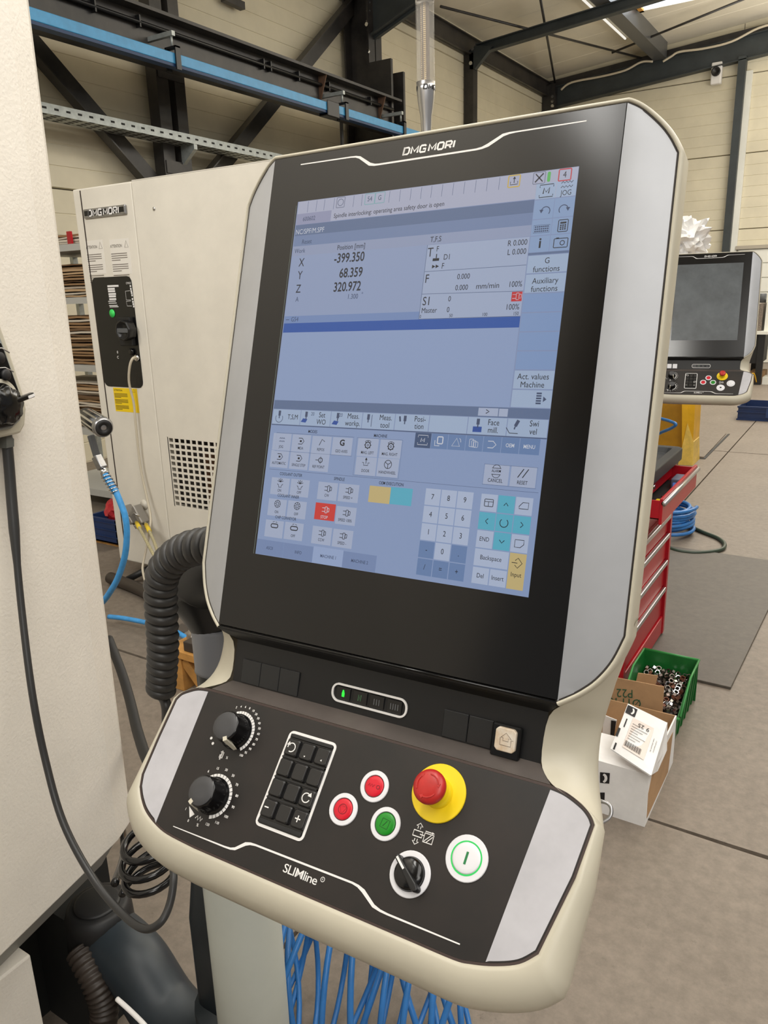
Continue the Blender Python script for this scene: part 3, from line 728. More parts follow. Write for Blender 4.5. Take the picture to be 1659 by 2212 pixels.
    b = MB(); line(b, rrect(-66.2, 176.2, -54.8, 187, 0.4, 1), 0.5, U, Z4, closed=True); line(b, rrect(-54.4, 176.2, -43.4, 187, 0.4, 1), 0.5, U, Z4, closed=True); b.build('status_icon_frame', em('display_teal_frame', (120, 190, 190)), disp)
    b = MB(); plate(b, rrect(123.4, 177.4, 126.2, 186.4, 1.2, 3), U, 0.7, Z4); b.build('load_bar', em('display_green', (96, 196, 96)), disp)
    b = MB(); rect(b, 103, 71.4, 112.8, 80.0, Z4); b.build('spindle_stop_icon', em('display_icon_red', (212, 40, 48)), disp)
    b = MB(); rect(b, 80.6, -47.4, 89.2, -42.4, Z4); b.build('tool_icon', em('display_icon_blue', (40, 84, 170)), disp)
    b = MB()
    for x, y in ((-108.6, -43.6), (-70, -44.4)): plate(b, [(x - 4, y - 2.4), (x + 2, y - 3), (x + 4, y + 0.6), (x - 1.4, y + 1.4)], U, 0.7, Z4)
    b.build('tool_icon', em('display_icon_blue', (40, 84, 170)), disp)
    # ---- lettering
    T = MB(); Dm = MB(); Wt = MB()
    def t(s, x, y, size, mb=T, sx=0.82, al='CENTER', off=0.0): mb.text(s, size, lambda a, c, z: U(a + x, c + y, Z4), sx=sx, align=al, off=off)
    t('600602', -133.6, 168.2, 6.6, Dm); t('Spindle interlocking: operating area safety door is open', -102.4, 168, 6.6, sx=0.86, al='LEFT')
    t('NC/SPF/M.SPF', -149, 154.8, 7.6, Wt, al='LEFT'); t('Reset', -133, 143.8, 6.8, Dm); t('Work', -140.5, 134.4, 6.8, Dm); t('Position [mm]', -76.2, 134.2, 7.2)
    for s, y, q in (('X', 121.6, 12.5), ('Y', 108, 12.5), ('Z', 93.6, 12.5), ('A', 82.6, 7.4)): t(s, -136.4, y, q, Dm if s == 'A' else T, sx=0.8)
    for s, y in (('-399.350', 122.9), ('68.359', 107.2), ('320.972', 93.0)): t(s, -58.6, y, 13.6, sx=0.76, al='RIGHT', off=0.014)
    t('1.300', -60.6, 82.8, 7.2, Dm, al='RIGHT'); t('\u00b0', -56, 84, 7, Dm); t('\u2192G54' if False else 'G54', -136.4, 61.4, 6.8, Dm); line(Dm, [(-148, 61.4), (-143.6, 61.4)], 0.6, U, Z4)
    t('T,F,S', 13.6, 134.2, 7.4, al='LEFT'); t('T', 15.4, 121.6, 12.6); t('F', 22.8, 124.6, 7.4); t('D1', 33.8, 116.2, 7.6); t('F', 30.4, 107.8, 7.6)
    for x in (20.6, 24.4): plate(T, [(x - 1.6, 106.4), (x + 1.8, 108), (x - 1.6, 109.8)], U, .7, Z4)
    line(T, [(18.8, 114.6), (25.6, 114.6)], 2.6, U, Z4); line(T, [(22.4, 116), (22.4, 120)], 1.0, U, Z4)
    t('R 0.000', 112, 124.4, 7.4, al='RIGHT'); t('L 0.000', 112, 116.2, 7.4, al='RIGHT')
    t('F', 15.2, 96.2, 11.8); t('0.000', 53.2, 96.6, 7.2); t('0.000', 52.6, 86.2, 7.2); t('mm/min', 78.6, 86.6, 7.4, sx=0.95); t('100%', 111.8, 86.8, 7.4, al='RIGHT')
    t('S1', 17.8, 74.6, 11.8); t('0', 41.6, 76, 7.2); t('Master', 21.4, 65.8, 7.2); t('0', 41.4, 65.8, 7.2); t('100%', 111.6, 66.2, 7.4, al='RIGHT')
    for s, x in (('0', 12.8), ('50', 45), ('100', 79), ('150', 109)): t(s, x, 60.2, 4.4)
    t('54', -60.6, 181.4, 7.0, Dm); t('G', -49, 181.4, 7.0, Dm); t('4', 139.2, 181.8, 8.0); t('JOG', 142.2, 165.6, 6.6); logo(T, 6.0, lambda a, c, z: U(124 + a, 169.4 + c, Z4), 0.9, 0.17, 'M')
    line(T, [(117.8, 172.6), (117.8, 175), (130.2, 175), (130.2, 172.6)], 0.7, U, Z4); line(T, [(117.8, 166), (117.8, 163.8), (130.2, 163.8), (130.2, 166)], 0.7, U, Z4)
    for yy in (174.6, 170.6):
        line(T, [(137 + i * 1.5, yy + (1.4 if i % 2 else -0.2)) for i in range(8)], 0.6, U, Z4)
    line(T, [(112.4, 178.2), (119.6, 185.6)], 1.3, U, Z4); line(T, [(119.4, 178.2), (112.4, 185.6)], 1.0, U, Z4)
    line(T, [(89, 181.4), (89, 178.6), (95.8, 178.6), (95.8, 181.4)], 0.6, U, Z4); line(T, [(92.4, 180), (92.4, 185.4)], 0.7, U, Z4); plate(T, [(91, 183.8), (93.8, 183.8), (92.4, 186)], U, .7, Z4)
    line(Dm, circ(-95.7, 181.7, 3.4, 16), 0.5, U, Z4, closed=True)
    line(Dm, arcp(125.4, 151, 4, -40, 180, 10), 0.8, U, Z4); plate(Dm, [(119.6, 152.6), (123.4, 152.6), (121.4, 149.4)], U, .7, Z4)
    line(Dm, arcp(141.6, 151, 4, 0, 220, 10), 0.8, U, Z4); plate(Dm, [(143.6, 152.6), (147.4, 152.6), (145.6, 149.4)], U, .7, Z4)
    for yy in (133.4, 135.4, 137.4):
        for i in range(7): rect(Dm, 117.2 + i * 1.9, yy - 0.6, 118.6 + i * 1.9, yy + 0.6, Z4)
    line(Dm, [(116.2, 132), (131, 132), (131, 138.8), (116.2, 138.8)], 0.35, U, Z4, closed=True)
    line(T, rrect(138.6, 131.4, 147.2, 141.8, 0.6, 1), 0.7, U, Z4, closed=True); rect(T, 140.2, 138.4, 145.6, 140, Z4)
    for i in range(3):
        for j in range(3): rect(T, 140.2 + i * 2, 133 + j * 1.7, 141.6 + i * 2, 134.2 + j * 1.7, Z4)
    t('i', 123.8, 122.4, 13, off=0.02, sx=1.0); line(T, rrect(136.4, 117.4, 148.8, 125.4, 0.5, 1), 0.7, U, Z4, closed=True); line(T, circ(144, 121.4, 2.0, 12), 0.7, U, Z4, closed=True); line(T, [(138, 125.8), (140.6, 125.8)], 1.0, U, Z4)
    t('G', 132.4, 106.4, 7.4, sx=0.9); t('functions', 132.4, 99, 7.4, sx=0.9); t('Auxiliary', 132.6, 88.6, 7.4, sx=0.9); t('functions', 132.6, 81.4, 7.4, sx=0.9); t('Act. values', 132, 3.6, 7.4, sx=0.9); t('Machine', 132, -3.6, 7.4, sx=0.9)
    for i in range(5): rect(Dm, 137, -20.4 + i * 2.2, 141.6, -19 + i * 2.2, Z4)
    plate(Dm, [(143.4, -18.4), (146.4, -16), (143.4, -13.6)], U, .7, Z4)
    line(T, [(91.6, -26.8), (94.6, -28.4), (91.6, -30.2)], 0.8, U, Z4)
    t('T,S,M', -123.4, -41.6, 7.2); t('20', -98.6, -37.4, 5.2, Dm); t('Set', -86.8, -38.2, 7.6); t('WO', -87, -45.4, 7.6); t('20', -64, -37.4, 5.2, Dm); t('Meas.', -49, -38, 7.6); t('workp.', -49, -45.2, 7.6)
    t('Meas.', -11.8, -38.1, 7.6); t('tool', -11.8, -45.5, 7.6); t('Posi-', 25.8, -38.1, 7.6); t('tion', 25.6, -45, 7.6); t('Face', 100.2, -38.3, 7.6); t('mill.', 100.4, -45.2, 7.6); t('Swi', 138.2, -37.8, 7.6); t('vel', 138, -44.8, 7.6)
    for x in (-141, -106.4, -67.4, -31.4, 9.6, 85.2, 122):
        lean = 0.5 if x == 122 else 0
        line(Dm, [(x + 3 * lean, -35.2), (x - 2 * lean, -40.6)], 3.0, U, Z4); line(Dm, [(x - 2 * lean, -40.6), (x - 3.5 * lean, -43.4)], 1.2, U, Z4)
    line(Dm, arcp(-141, -43, 4.6, 150, 390, 12), 0.6, U, Z4); line(Dm, [(-27.4, -35.6), (-27.4, -47.4)], 0.6, U, Z4); line(Dm, [(3.6, -36), (4.6, -41)], 1.8, U, Z4); line(T, [(112.6, -42), (116, -46.8), (124, -47)], 0.6, U, Z4)
    # menu bar
    logo(Wt, 4.2, lambda a, c, z: U(31.2 + a, -57.5 + c, Z4), 0.9, 0.17, 'M'); line(Wt, [(26, -55), (26, -53), (36.4, -53), (36.4, -55)], 0.5, U, Z4); line(Wt, [(26, -60), (26, -62), (36.4, -62), (36.4, -60)], 0.5, U, Z4)
    line(Wt, rrect(46.6, -60, 52, -53.6, 0.5, 1), 1.1, U, Z4, closed=True); line(Wt, [(44, -57), (44, -62), (49, -62)], 0.7, U, Z4)
    line(Wt, [(61.6, -61.4), (66, -54), (69.6, -61.4)], 0.6, U, Z4, closed=True); line(Wt, arcp(67, -57, 3.4, -10, 60, 5), 0.5, U, Z4)
    for i in range(3): line(Wt, rrect(79 + i * 2.2, -61 + i * -0.2, 83 + i * 2.2, -54 - i * 1.2, 0.5, 1), 0.45, U, Z4, closed=True)
    line(Wt, [(97, -55), (102, -55), (105, -58), (102, -61), (97, -61)], 0.7, U, Z4); t('OEM', 118.2, -58, 4.8, Wt, off=0.01); t('MENU', 136, -58.2, 4.8, Wt, off=0.01)
    # group headings and key legends
    for s, x, y in (('MODES', -96, -55.6), ('MACHINE', -15.3, -56), ('COOLANT OUTER', -117, -101.4), ('COOLANT INNER', -117, -124), ('CHIP CONVEYOR', -117, -146.8), ('SPINDLE', -56.8, -101.4), ('OEM EXECUTION', 2.9, -101.4)): t(s, x, y, 4.4, sx=0.78, off=0.006)
    for s, x, y in (('JOG', -134, -73.2), ('MDA', -108.8, -73.4), ('REPOS', -83.5, -73.4), ('GEO AXES', -58.4, -73.6), ('AUTOMATIC', -134.3, -90.6), ('SINGLE STEP', -108.8, -91), ('REF POINT', -83.8, -91), ('MAG. LEFT', -28, -73.2), ('MAG. RIGHT', -2.9, -73.2), ('DOOR', -27.8, -91),
                    ('HANDWHEEL', -3.2, -91), ('ON', -129.3, -119), ('OFF', -104, -119), ('ON', -129.7, -141.6), ('OFF', -104.4, -141.4), ('OFF', -105, -164), ('CW', -69.5, -119), ('SPEED +', -44.2, -119), ('SPEED 100%', -44.4, -141.6), ('CCW', -69.8, -164), ('SPEED -', -44.8, -164.4)): t(s, x, y, 4.1, sx=0.76, off=0.004)
    t('CANCEL', 108, -90, 4.6, sx=0.8, off=0.006); t('RESET', 133.4, -90, 4.6, sx=0.8, off=0.006); t('ALARM', 108.2, -81.4, 3.4, off=0.01); t('STOP', -69.5, -141, 4.4, Wt, off=0.006)
    for sgn in (1, -1): line(T, [(103.8, -81.6 + 2.8 * sgn), (112.6, -81.6 + 2.8 * sgn)], 0.5, U, Z4); line(T, [(108.2 + 3.6 * math.cos(math.radians(k)), -81.6 + sgn * (2.8 + 3.0 * math.sin(math.radians(k)))) for k in range(0, 181, 20)], 0.5, U, Z4)
    line(T, [(128.6, -85.6), (133.6, -77.8)], 0.8, U, Z4); line(T, [(133, -85.6), (138, -77.8)], 0.8, U, Z4)
    for x, y in ((-28.4, -65.6), (-2.4, -65.6)):
        line(T, circ(x, y, 3.0, 12), 0.9, U, Z4, closed=True); line(T, circ(x, y, 1.0, 8), 0.5, U, Z4, closed=True); line(T, arcp(x, y, 4.6, 40, 140, 8), 0.5, U, Z4)
        for k in range(8): a = math.pi * k / 4; line(T, [(x + 3 * math.cos(a), y + 3 * math.sin(a)), (x + 4 * math.cos(a), y + 4 * math.sin(a))], 0.8, U, Z4)
    for x, y in ((-109.2, -66), (-134.2, -83.6), (-109.2, -83.8)):
        line(T, [(x - 3.2, y + 3), (x + 1.4, y + 3), (x + 3.8, y), (x + 1.4, y - 3), (x - 3.2, y - 3)], 0.7, U, Z4); rect(T, x - 1.4, y - 1, x + 0.8, y + 1, Z4)
    for yy in (-64.4, -67.6): line(Dm, [(-137 + i * 1.1, yy + (0.9 if i % 2 else -0.3)) for i in range(7)], 0.7, U, Z4)
    line(T, [(-86, -69), (-83, -62.8), (-79.6, -65)], 0.7, U, Z4); t('G', -58.4, -65.2, 8.4, off=0.03, sx=1.0)
    line(T, circ(-82.2, -84, 2.4, 12), 0.8, U, Z4, closed=True); line(T, [(-88.4, -84), (-84.8, -84)], 0.6, U, Z4); line(T, [(-82.2, -80), (-82.2, -88)], 0.4, U, Z4)
    line(T, [(-32.4, -83), (-30.6, -83), (-30.6, -85.6), (-25.8, -85.6), (-25.8, -83), (-24, -83)], 0.6, U, Z4); line(T, [(-28.2, -84), (-28.2, -79)], 0.6, U, Z4); plate(T, [(-29.6, -80.4), (-26.8, -80.4), (-28.2, -77.8)], U, .7, Z4)
    line(T, circ(-3.2, -83, 4.0, 16), 0.6, U, Z4, closed=True); line(T, [(-3.2, -83), (-3.2, -87)], 0.6, U, Z4); line(T, [(-3.2, -83), (-6.4, -81)], 0.6, U, Z4); line(T, [(-3.2, -83), (0, -81)], 0.6, U, Z4)
    for x in (-129.3, -103.9):
        for k in range(5): a = math.radians(90 + (k - 2) * 36); line(T, [(x, -110), (x + 4 * math.cos(a), -110 + 4 * math.sin(a))], 0.6, U, Z4)
        line(T, [(x - 3.6, -112), (x - 1.8, -113.6), (x - 1.8, -115.4), (x + 1.8, -115.4), (x + 1.8, -113.6), (x + 3.6, -112)], 0.6, U, Z4)
        line(T, circ(x - 0.3, -133, 3.8, 16), 0.5, U, Z4, closed=True)
        for k in range(8): a = math.pi * k / 4; line(T, [(x - 0.3 + math.cos(a), -133 + math.sin(a)), (x - 0.3 + 3.6 * math.cos(a), -133 + 3.6 * math.sin(a))], 0.6, U, Z4)
        line(T, rrect(x - 5.2, -158, x + 3.6, -154.2, 1.7, 3), 1.0, U, Z4, closed=True); line(T, [(x - 3.6, -152.4), (x - 1.2, -151.6)], 0.5, U, Z4); line(T, [(x + 0.2, -151.8), (x + 2.2, -152.6)], 0.5, U, Z4)
    def spind(mb, x, y):
        line(mb, [(x - 4, y + 1.8), (x - 0.6, y + 1.8)], 0.6, U, Z4); line(mb, [(x - 4, y - 1.8), (x - 0.6, y - 1.8)], 0.6, U, Z4); line(mb, rrect(x - 0.4, y - 3, x + 2.2, y + 3, 0.4, 1), 0.6, U, Z4, closed=True); line(mb, rrect(x + 2.4, y - 1.8, x + 4.4, y + 1.8, 0.5, 2), 0.6, U, Z4, closed=True)
    for x, y in ((-69, -112), (-43.8, -111.8), (-43.8, -134.2), (-69.6, -157), (-44.4, -157)): spind(T, x, y)
    spind(Wt, -69, -133.4); spind(Wt, 107.8, 75.8)
    for r_i in range(5):
        for c_i in range(3): t(rows[r_i][c_i], 48.5 + c_i * 16.4, -110 - r_i * 16.4, 7.2, sx=0.84)
    line(T, [(119.0, -111.4), (121, -108.8), (123, -111.4)], 0.7, U, Z4); line(T, [(105.8, -124.2), (103.4, -126.6), (105.8, -129)], 0.7, U, Z4); line(T, [(136.4, -124.2), (138.8, -126.6), (136.4, -129)], 0.7, U, Z4); line(T, [(118.6, -141.8), (121, -144.4), (123.4, -141.8)], 0.7, U, Z4)
    line(T, arcp(121, -126.6, 3.8, 130, 410, 14), 0.7, U, Z4); t('END', 104.4, -143, 5.6, sx=0.84)
    line(T, rrect(100.6, -113.4, 108.8, -107, 0.4, 1), 0.6, U, Z4, closed=True); line(T, [(100.6, -109.2), (108.8, -109.2)], 0.5, U, Z4); line(T, [(104.4, -109.2), (104.4, -113.4)], 0.5, U, Z4)
    line(T, [(133.2, -110.6), (136.4, -107), (141.6, -107), (141.6, -112.6), (133.2, -112.6)], 0.6, U, Z4, closed=True); line(T, [(133.2, -139.8), (141.4, -139.8), (141.4, -143.6), (138.4, -146.4), (133.2, -146.4)], 0.6, U, Z4, closed=True)
    t('Backspace', 112.6, -159.2, 5.8, sx=0.86); t('Del', 104.6, -175.8, 5.8, sx=0.86); t('Insert', 121, -175.8, 5.8, sx=0.86); t('Input', 137.5, -170.4, 5.6, sx=0.86)
    line(T, [(135.4, -158), (138, -155.6), (142, -160), (138, -164.4), (135.4, -162)], 0.6, U, Z4); line(T, [(132.4, -160), (137.6, -160)], 0.6, U, Z4)
    for s, x, y in (('ASCII', -133, -180), ('INFO', -96, -180), ('MACHINE 1', -58.8, -179.8), ('MACHINE 2', -22, -179.8)): t(s, x, y, 4.6, Dm, sx=0.82, off=0.006)
    T.build('display_lettering', INK, disp, kind='stuff'); Dm.build('display_faint_lettering', GREYI, disp, kind='stuff'); Wt.build('display_white_lettering', WHT, disp, kind='stuff')
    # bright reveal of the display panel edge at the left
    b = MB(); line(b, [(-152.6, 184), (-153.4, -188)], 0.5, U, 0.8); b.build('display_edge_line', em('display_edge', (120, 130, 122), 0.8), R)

# ================================================================ THE HALL
XW, YB = -7.0, 18.43
def struct(o): o['kind'] = 'structure'; return o
def sempty(name):
    o = bpy.data.objects.new(name, None); COL.objects.link(o); o['kind'] = 'structure'; return o
# floor: cast slabs with dark recessed joints
b = MB(); b.box((-7.2, -10, -0.2), (11.2, 18.6, -0.02)); floor = struct(b.build('floor', JOINT))
xs = [-7.3, -1.13, 5.0, 11.2]; ys = [-10.1, -3.97, 2.215, 8.375, 14.5, 18.6]
for i in range(3):
    for j in range(5):
        b = MB(); g = 0.006; n = 26
        # slab edges along Y joints are slightly broken
        rnd = random.Random(i * 10 + j)
        bot = [(xs[i] + g + (xs[i + 1] - xs[i] - 2 * g) * k / n, ys[j] + g + rnd.random() * 0.006) for k in range(n + 1)]
        top = [(xs[i + 1] - g - (xs[i + 1] - xs[i] - 2 * g) * k / n, ys[j + 1] - g - rnd.random() * 0.006) for k in range(n + 1)]
        b.prism(bot + top, lambda x, y: (x, y, -0.1), lambda x, y: (x, y, 0.0)); b.build('slab', CONC, floor)

def ribbed(name, fr, u0, u1, z0, z1, m, parent, pitch=0.205):
    # one sandwich panel: shallow grooves every 20 cm, recessed joint top and bottom
    prof = [(0.0, -0.02), (0.0, 0)]; z = z0 + 0.006; pts = [(z0 + 0.004, -0.03), (z0 + 0.012, 0.0)]
    z = z0 + pitch
    while z < z1 - 0.05:
        pts += [(z - 0.008, 0.0), (z - 0.003, -0.006), (z + 0.003, -0.006), (z + 0.008, 0.0)]; z += pitch
    pts += [(z1 - 0.012, 0.0), (z1 - 0.004, -0.03)]
    mb = MB(); mb.rings([[fr(u0, q, h) for q, h in pts], [fr(u1, q, h) for q, h in pts]], close=False, smooth=False)
    return mb.build(name, m, parent)
ZJ = [-0.2, 1.27, 2.735, 4.195, 5.66, 7.1]
b = MB(); b.box((XW - 0.15, -10, -0.2), (XW - 0.035, YB + 0.2, 7.2)); wl = struct(b.build('wall_left', JOINT))
for k in range(5):
    for y0, y1 in ((-10, -0.6), (-0.59, 6.9), (6.91, 14.28), (14.29, YB)): ribbed('wall_panel', lambda u, q, h: (XW + h, u, q), y0, y1, ZJ[k], ZJ[k + 1], WALLP, wl)
b = MB(); b.box((XW - 0.1, YB + 0.035, -0.2), (11.2, YB + 0.2, 8.4)); wb_ = struct(b.build('wall_back', JOINT))
ZB = ZJ + [8.3]
for k in range(6):
    for x0, x1 in ((XW, -2.93), (-2.92, 3.5), (3.51, 11)):
        ribbed('wall_panel', lambda u, q, h: (u, YB - h, q), x0, x1, ZB[k], ZB[k + 1], WALLP, wb_)
# sloping roof lining, in strips that run across the hall
def zr(x): return 6.2 + 0.09 * (x + 7)
def onroof(u, v, dz=0.0):
    d = ray(u, v); k = (zr(0) + dz - EYE[2]) / (d[2] - 0.09 * d[0]); return Vector(EYE + d * k)
b = MB(); b.box((0, 0, 0), (0.01, 0.01, 0.01)) if False else None
b.add([(XW - 0.2, -10, zr(XW - 0.2) + .1), (11.2, -10, zr(11.2) + .1), (11.2, YB + .2, zr(11.2) + .1), (XW - 0.2, YB + .2, zr(XW - .2) + .1),
       (XW - 0.2, -10, zr(XW - 0.2) + .2), (11.2, -10, zr(11.2) + .2), (11.2, YB + .2, zr(11.2) + .2), (XW - 0.2, YB + .2, zr(XW - .2) + .2)], [(0, 1, 2, 3), (7, 6, 5, 4), (0, 4, 5, 1), (1, 5, 6, 2), (2, 6, 7, 3), (3, 7, 4, 0)])
ceil = struct(b.build('ceiling', JOINT))
y = -10.0
while y < YB:
    y1 = min(y + 1.02, YB + 0.1)
    b = MB(); vs = []
    for (x, yy, dz) in ((XW, y, 0.012), (11, y, 0.012), (11, y + .02, 0), (XW, y + .02, 0), (XW, y1 - .02, 0), (11, y1 - .02, 0), (11, y1, 0.012), (XW, y1, 0.012)): vs.append((x, yy, zr(x) + dz))
    b.add(vs, [(0, 1, 2, 3), (3, 2, 5, 4), (4, 5, 6, 7)]); b.build('roof_panel', CEILP, ceil); y = y1

# ---- steel frame
def ibeam(mb, p, q, w, h, up=(0, 0, 1), t=0.012, tf=0.016):
    p = Vector(p); q = Vector(q); d = (q - p).normalized(); upv = Vector(up); s = d.cross(upv).normalized(); u_ = s.cross(d)
    for (a0, a1, b0, b1) in ((-w / 2, w / 2, -h / 2, -h / 2 + tf), (-w / 2, w / 2, h / 2 - tf, h / 2), (-t / 2, t / 2, -h / 2, h / 2)):
        vs = [p + s * a + u_ * c for a, c in ((a0, b0), (a1, b0), (a1, b1), (a0, b1))] + [q + s * a + u_ * c for a, c in ((a0, b0), (a1, b0), (a1, b1), (a0, b1))]
        mb.add([tuple(v) for v in vs], [(3, 2, 1, 0), (4, 5, 6, 7), (0, 1, 5, 4), (1, 2, 6, 5), (2, 3, 7, 6), (3, 0, 4, 7)])
def bar(mb, p, q, w, h, up=(0, 0, 1)):
    p = Vector(p); q = Vector(q); d = (q - p).normalized(); s = d.cross(Vector(up)).normalized(); u_ = s.cross(d)
    c = [(-w / 2, -h / 2), (w / 2, -h / 2), (w / 2, h / 2), (-w / 2, h / 2)]
    mb.add([tuple(p + s * a + u_ * e) for a, e in c] + [tuple(q + s * a + u_ * e) for a, e in c], [(3, 2, 1, 0), (4, 5, 6, 7), (0, 1, 5, 4), (1, 2, 6, 5), (2, 3, 7, 6), (3, 0, 4, 7)])
    return mb
_nt = [0]
def trim(mb, m, parts=()):
    _nt[0] += 1; o = mb.build('trim_%d' % _nt[0], m); o['kind'] = 'structure'; return o
# eaves beam on the left wall
b = MB(); ibeam(b, (-6.9, -2, 5.93), (-6.9, YB - 0.1, 5.93), 0.12, 0.30); trim(b, STRUCT)
# columns of the left wall
b = MB(); b.box((-6.98, 14.2, 0), (-6.8, 14.38, 5.8)); trim(b, STRUCT)
b = MB(); ibeam(b, (-6.72, 10.4, 0), (-6.72, 10.4, 6.1), 0.34, 0.42, up=(1, 0, 0), t=0.02, tf=0.025); colm = trim(b, STRUCT)
b = MB(); b.box((-6.97, YB - 0.28, 0), (-6.7, YB - 0.02, 6.0)); trim(b, STRUCT)
for k in range(4):
    z = 5.9 - k * 0.33; c = Vector((-6.5, 10.2, z)); bb = MB(); bb.lathe([(0.028, 0), (0.028, 0.03)], c, (0, -1, 0), 6, smooth=False); bb.build('bolt', CHROME, colm)
for zz in (5.5, 5.38, 5.26):
    pass
# twin-channel column with batten plates
b = MB()
ch = [onX(u, v, -6.75) for u, v in ((336, 150), (361, 150), (375, 157), (397, 157))]
ya, yb2, yc, yd = [p.y for p in ch]
b.box((-6.9, ya, 0), (-6.75, yb2, 6.0)); tw = trim(b, STRUCT)
b = MB(); b.box((-6.9, yc, 0), (-6.75, yd, 6.0)); b.build('channel', STRUCT, tw)
for v0, v1 in ((150, 173), (347, 374), (560, 590)):
    z1 = onX(370, v0, -6.74).z; z0 = onX(370, v1, -6.74).z
    b = MB(); b.box((-6.76, ya + 0.02, z0), (-6.74, yd - 0.02, z1)); b.build('batten_plate', STRUCT, tw)
# diagonal braces
def brace(uv0, uv1, w, X):
    p, q = onX(*uv0, X), onX(*uv1, X); b = MB(); bar(b, p, q, w, 0.03, up=(1, 0, 0)); o = trim(b, STRUCT)
    d = (q - p).normalized(); s = d.cross(Vector((1, 0, 0))).normalized()
    b = MB(); bar(b, p + s * (w / 2) + Vector((0.05, 0, 0)), q + s * (w / 2) + Vector((0.05, 0, 0)), 0.015, 0.12, up=(1, 0, 0)); b.build('brace_flange', STRUCT, o); return o
brace((60, 85), (360, 430), 0.22, -6.86); brace((765, 5), (430, 415), 0.21, -6.86)
# main frame rafters with haunches
def rafter(Y, uv_a, uv_b, h, w=0.14, m=STRUCT2):
    p, q = onY(*uv_a, Y), onY(*uv_b, Y); d = q - p; q2 = p + d * 3.0; b = MB(); ibeam(b, p, q2, w, h, up=(0, 0, 1)); return trim(b, m)
r1 = rafter(14.28, (1031, 108), (1268, 36), 0.17)
b = MB(); P = [onY(u, v, 14.22) for u, v in ((1027, 99), (1064, 100), (1026, 150), (1016, 150), (1014, 110))]
b.prism([(p.x, p.z) for p in P], lambda x, z: (x, 14.2, z), lambda x, z: (x, 14.3, z)); b.build('haunch', STRUCT2, r1)
for u, v in ((1022, 106), (1018, 137)):
    c = onY(u, v, 14.18); bb = MB(); bb.lathe([(0.035, 0), (0.035, 0.03)], c, (0, -1, 0), 6, smooth=False); bb.build('bolt', CHROME, r1)
P = [onY(u, v, 10.3) for u, v in ((790, -60), (960, -60), (905, 10), (802, 83), (790, 83))]
b = MB(); b.prism([(p.x, p.z) for p in P], lambda x, z: (x, 10.36, z), lambda x, z: (x, 10.4, z)); r2 = trim(b, STRUCT2)
b = MB(); bar(b, onY(802, 83, 10.38), onY(905, 8, 10.38), 0.22, 0.02, up=(0, 0, 1)); b.build('haunch_flange', STRUCT2, r2)
for v in (5, 24, 46, 68):
    c = onY(797, v, 10.3); bb = MB(); bb.lathe([(0.03, 0), (0.03, 0.03)], c, (0, -1, 0), 6, smooth=False); bb.build('bolt', CHROME, r2)
# end-wall rafter, posts
p, q = onY(1215, 207, YB - 0.1), onY(1659, 92, YB - 0.1); d = q - p
b = MB(); ibeam(b, p - d * 0.12, p + d * 4, 0.2, 0.42); gr = trim(b, STRUCT2)
p2, q2 = onY(1190, 185, YB - 0.05), onY(1659, 62, YB - 0.05); d2 = q2 - p2; b = MB(); bar(b, p2 - d2 * 0.1, p2 + d2 * 4, 0.1, 0.16); b.build('shadow_gap_strip', STRUCT, gr)  # dark bar stands in for the shadow gap between rafter and roof
for v in (205, 214, 228): pass
for i, v in enumerate((209, 219, 229)):
    c = onY(1194, v, YB - 0.3); bb = MB(); bb.lathe([(0.035, 0), (0.035, 0.03)], c, (0, -1, 0), 6, smooth=False); bb.build('bolt', CHROME, gr)
xa, xb = onY(1596, 140, YB - .1).x, onY(1613, 140, YB - .1).x
b = MB(); b.box((xa, YB - 0.2, 0), (xb, YB - 0.02, 5.95)); trim(b, STRUCT2)
b = MB(); b.box((xb, YB - 0.06, 0), (xb + 0.12, YB - 0.005, 5.7)); trim(b, DOORP)
# sectional door low in the end wall, right of the post
zt = onY(1620, 538, YB).z
db = MB(); db.box((xb + 0.14, YB - 0.03, 0), (2.4, YB - 0.01, zt)); dr = db.build('door_1', DOORP); dr['kind'] = 'structure'
for k in range(8):
    b = MB(); b.box((xb + 0.16, YB - 0.055, zt * k / 8 + 0.01), (2.38, YB - 0.03, zt * (k + 1) / 8 - 0.01)); b.build('door_section', DOORP, dr, bevel=0.004, seg=1)
b = MB(); b.box((xb + 0.1, YB - 0.09, zt), (2.45, YB - 0.01, zt + 0.07)); b.build('door_head', mat('grey_door_head', (168, 160, 146), 0.5), dr)
# box purlin under the roof
pe = onY(1430, 112, YB - 0.2)
b = MB(); b.box((pe.x - 0.16, 4.0, pe.z - 0.14), (pe.x + 0.1, YB - 0.2, pe.z + 0.16)); trim(b, BOX)
PX_, PZ_ = pe.x, pe.z
# bracing rods of the roof
for a, c in (((952, 14), (1400, 129)), ((1166, -10), (1202, 196)), ((1322, 114), (1612, -4))):
    b = MB(); b.tube([onroof(*a, -0.25), onroof(*c, -0.12)], 0.022, 8); trim(b, STRUCT)
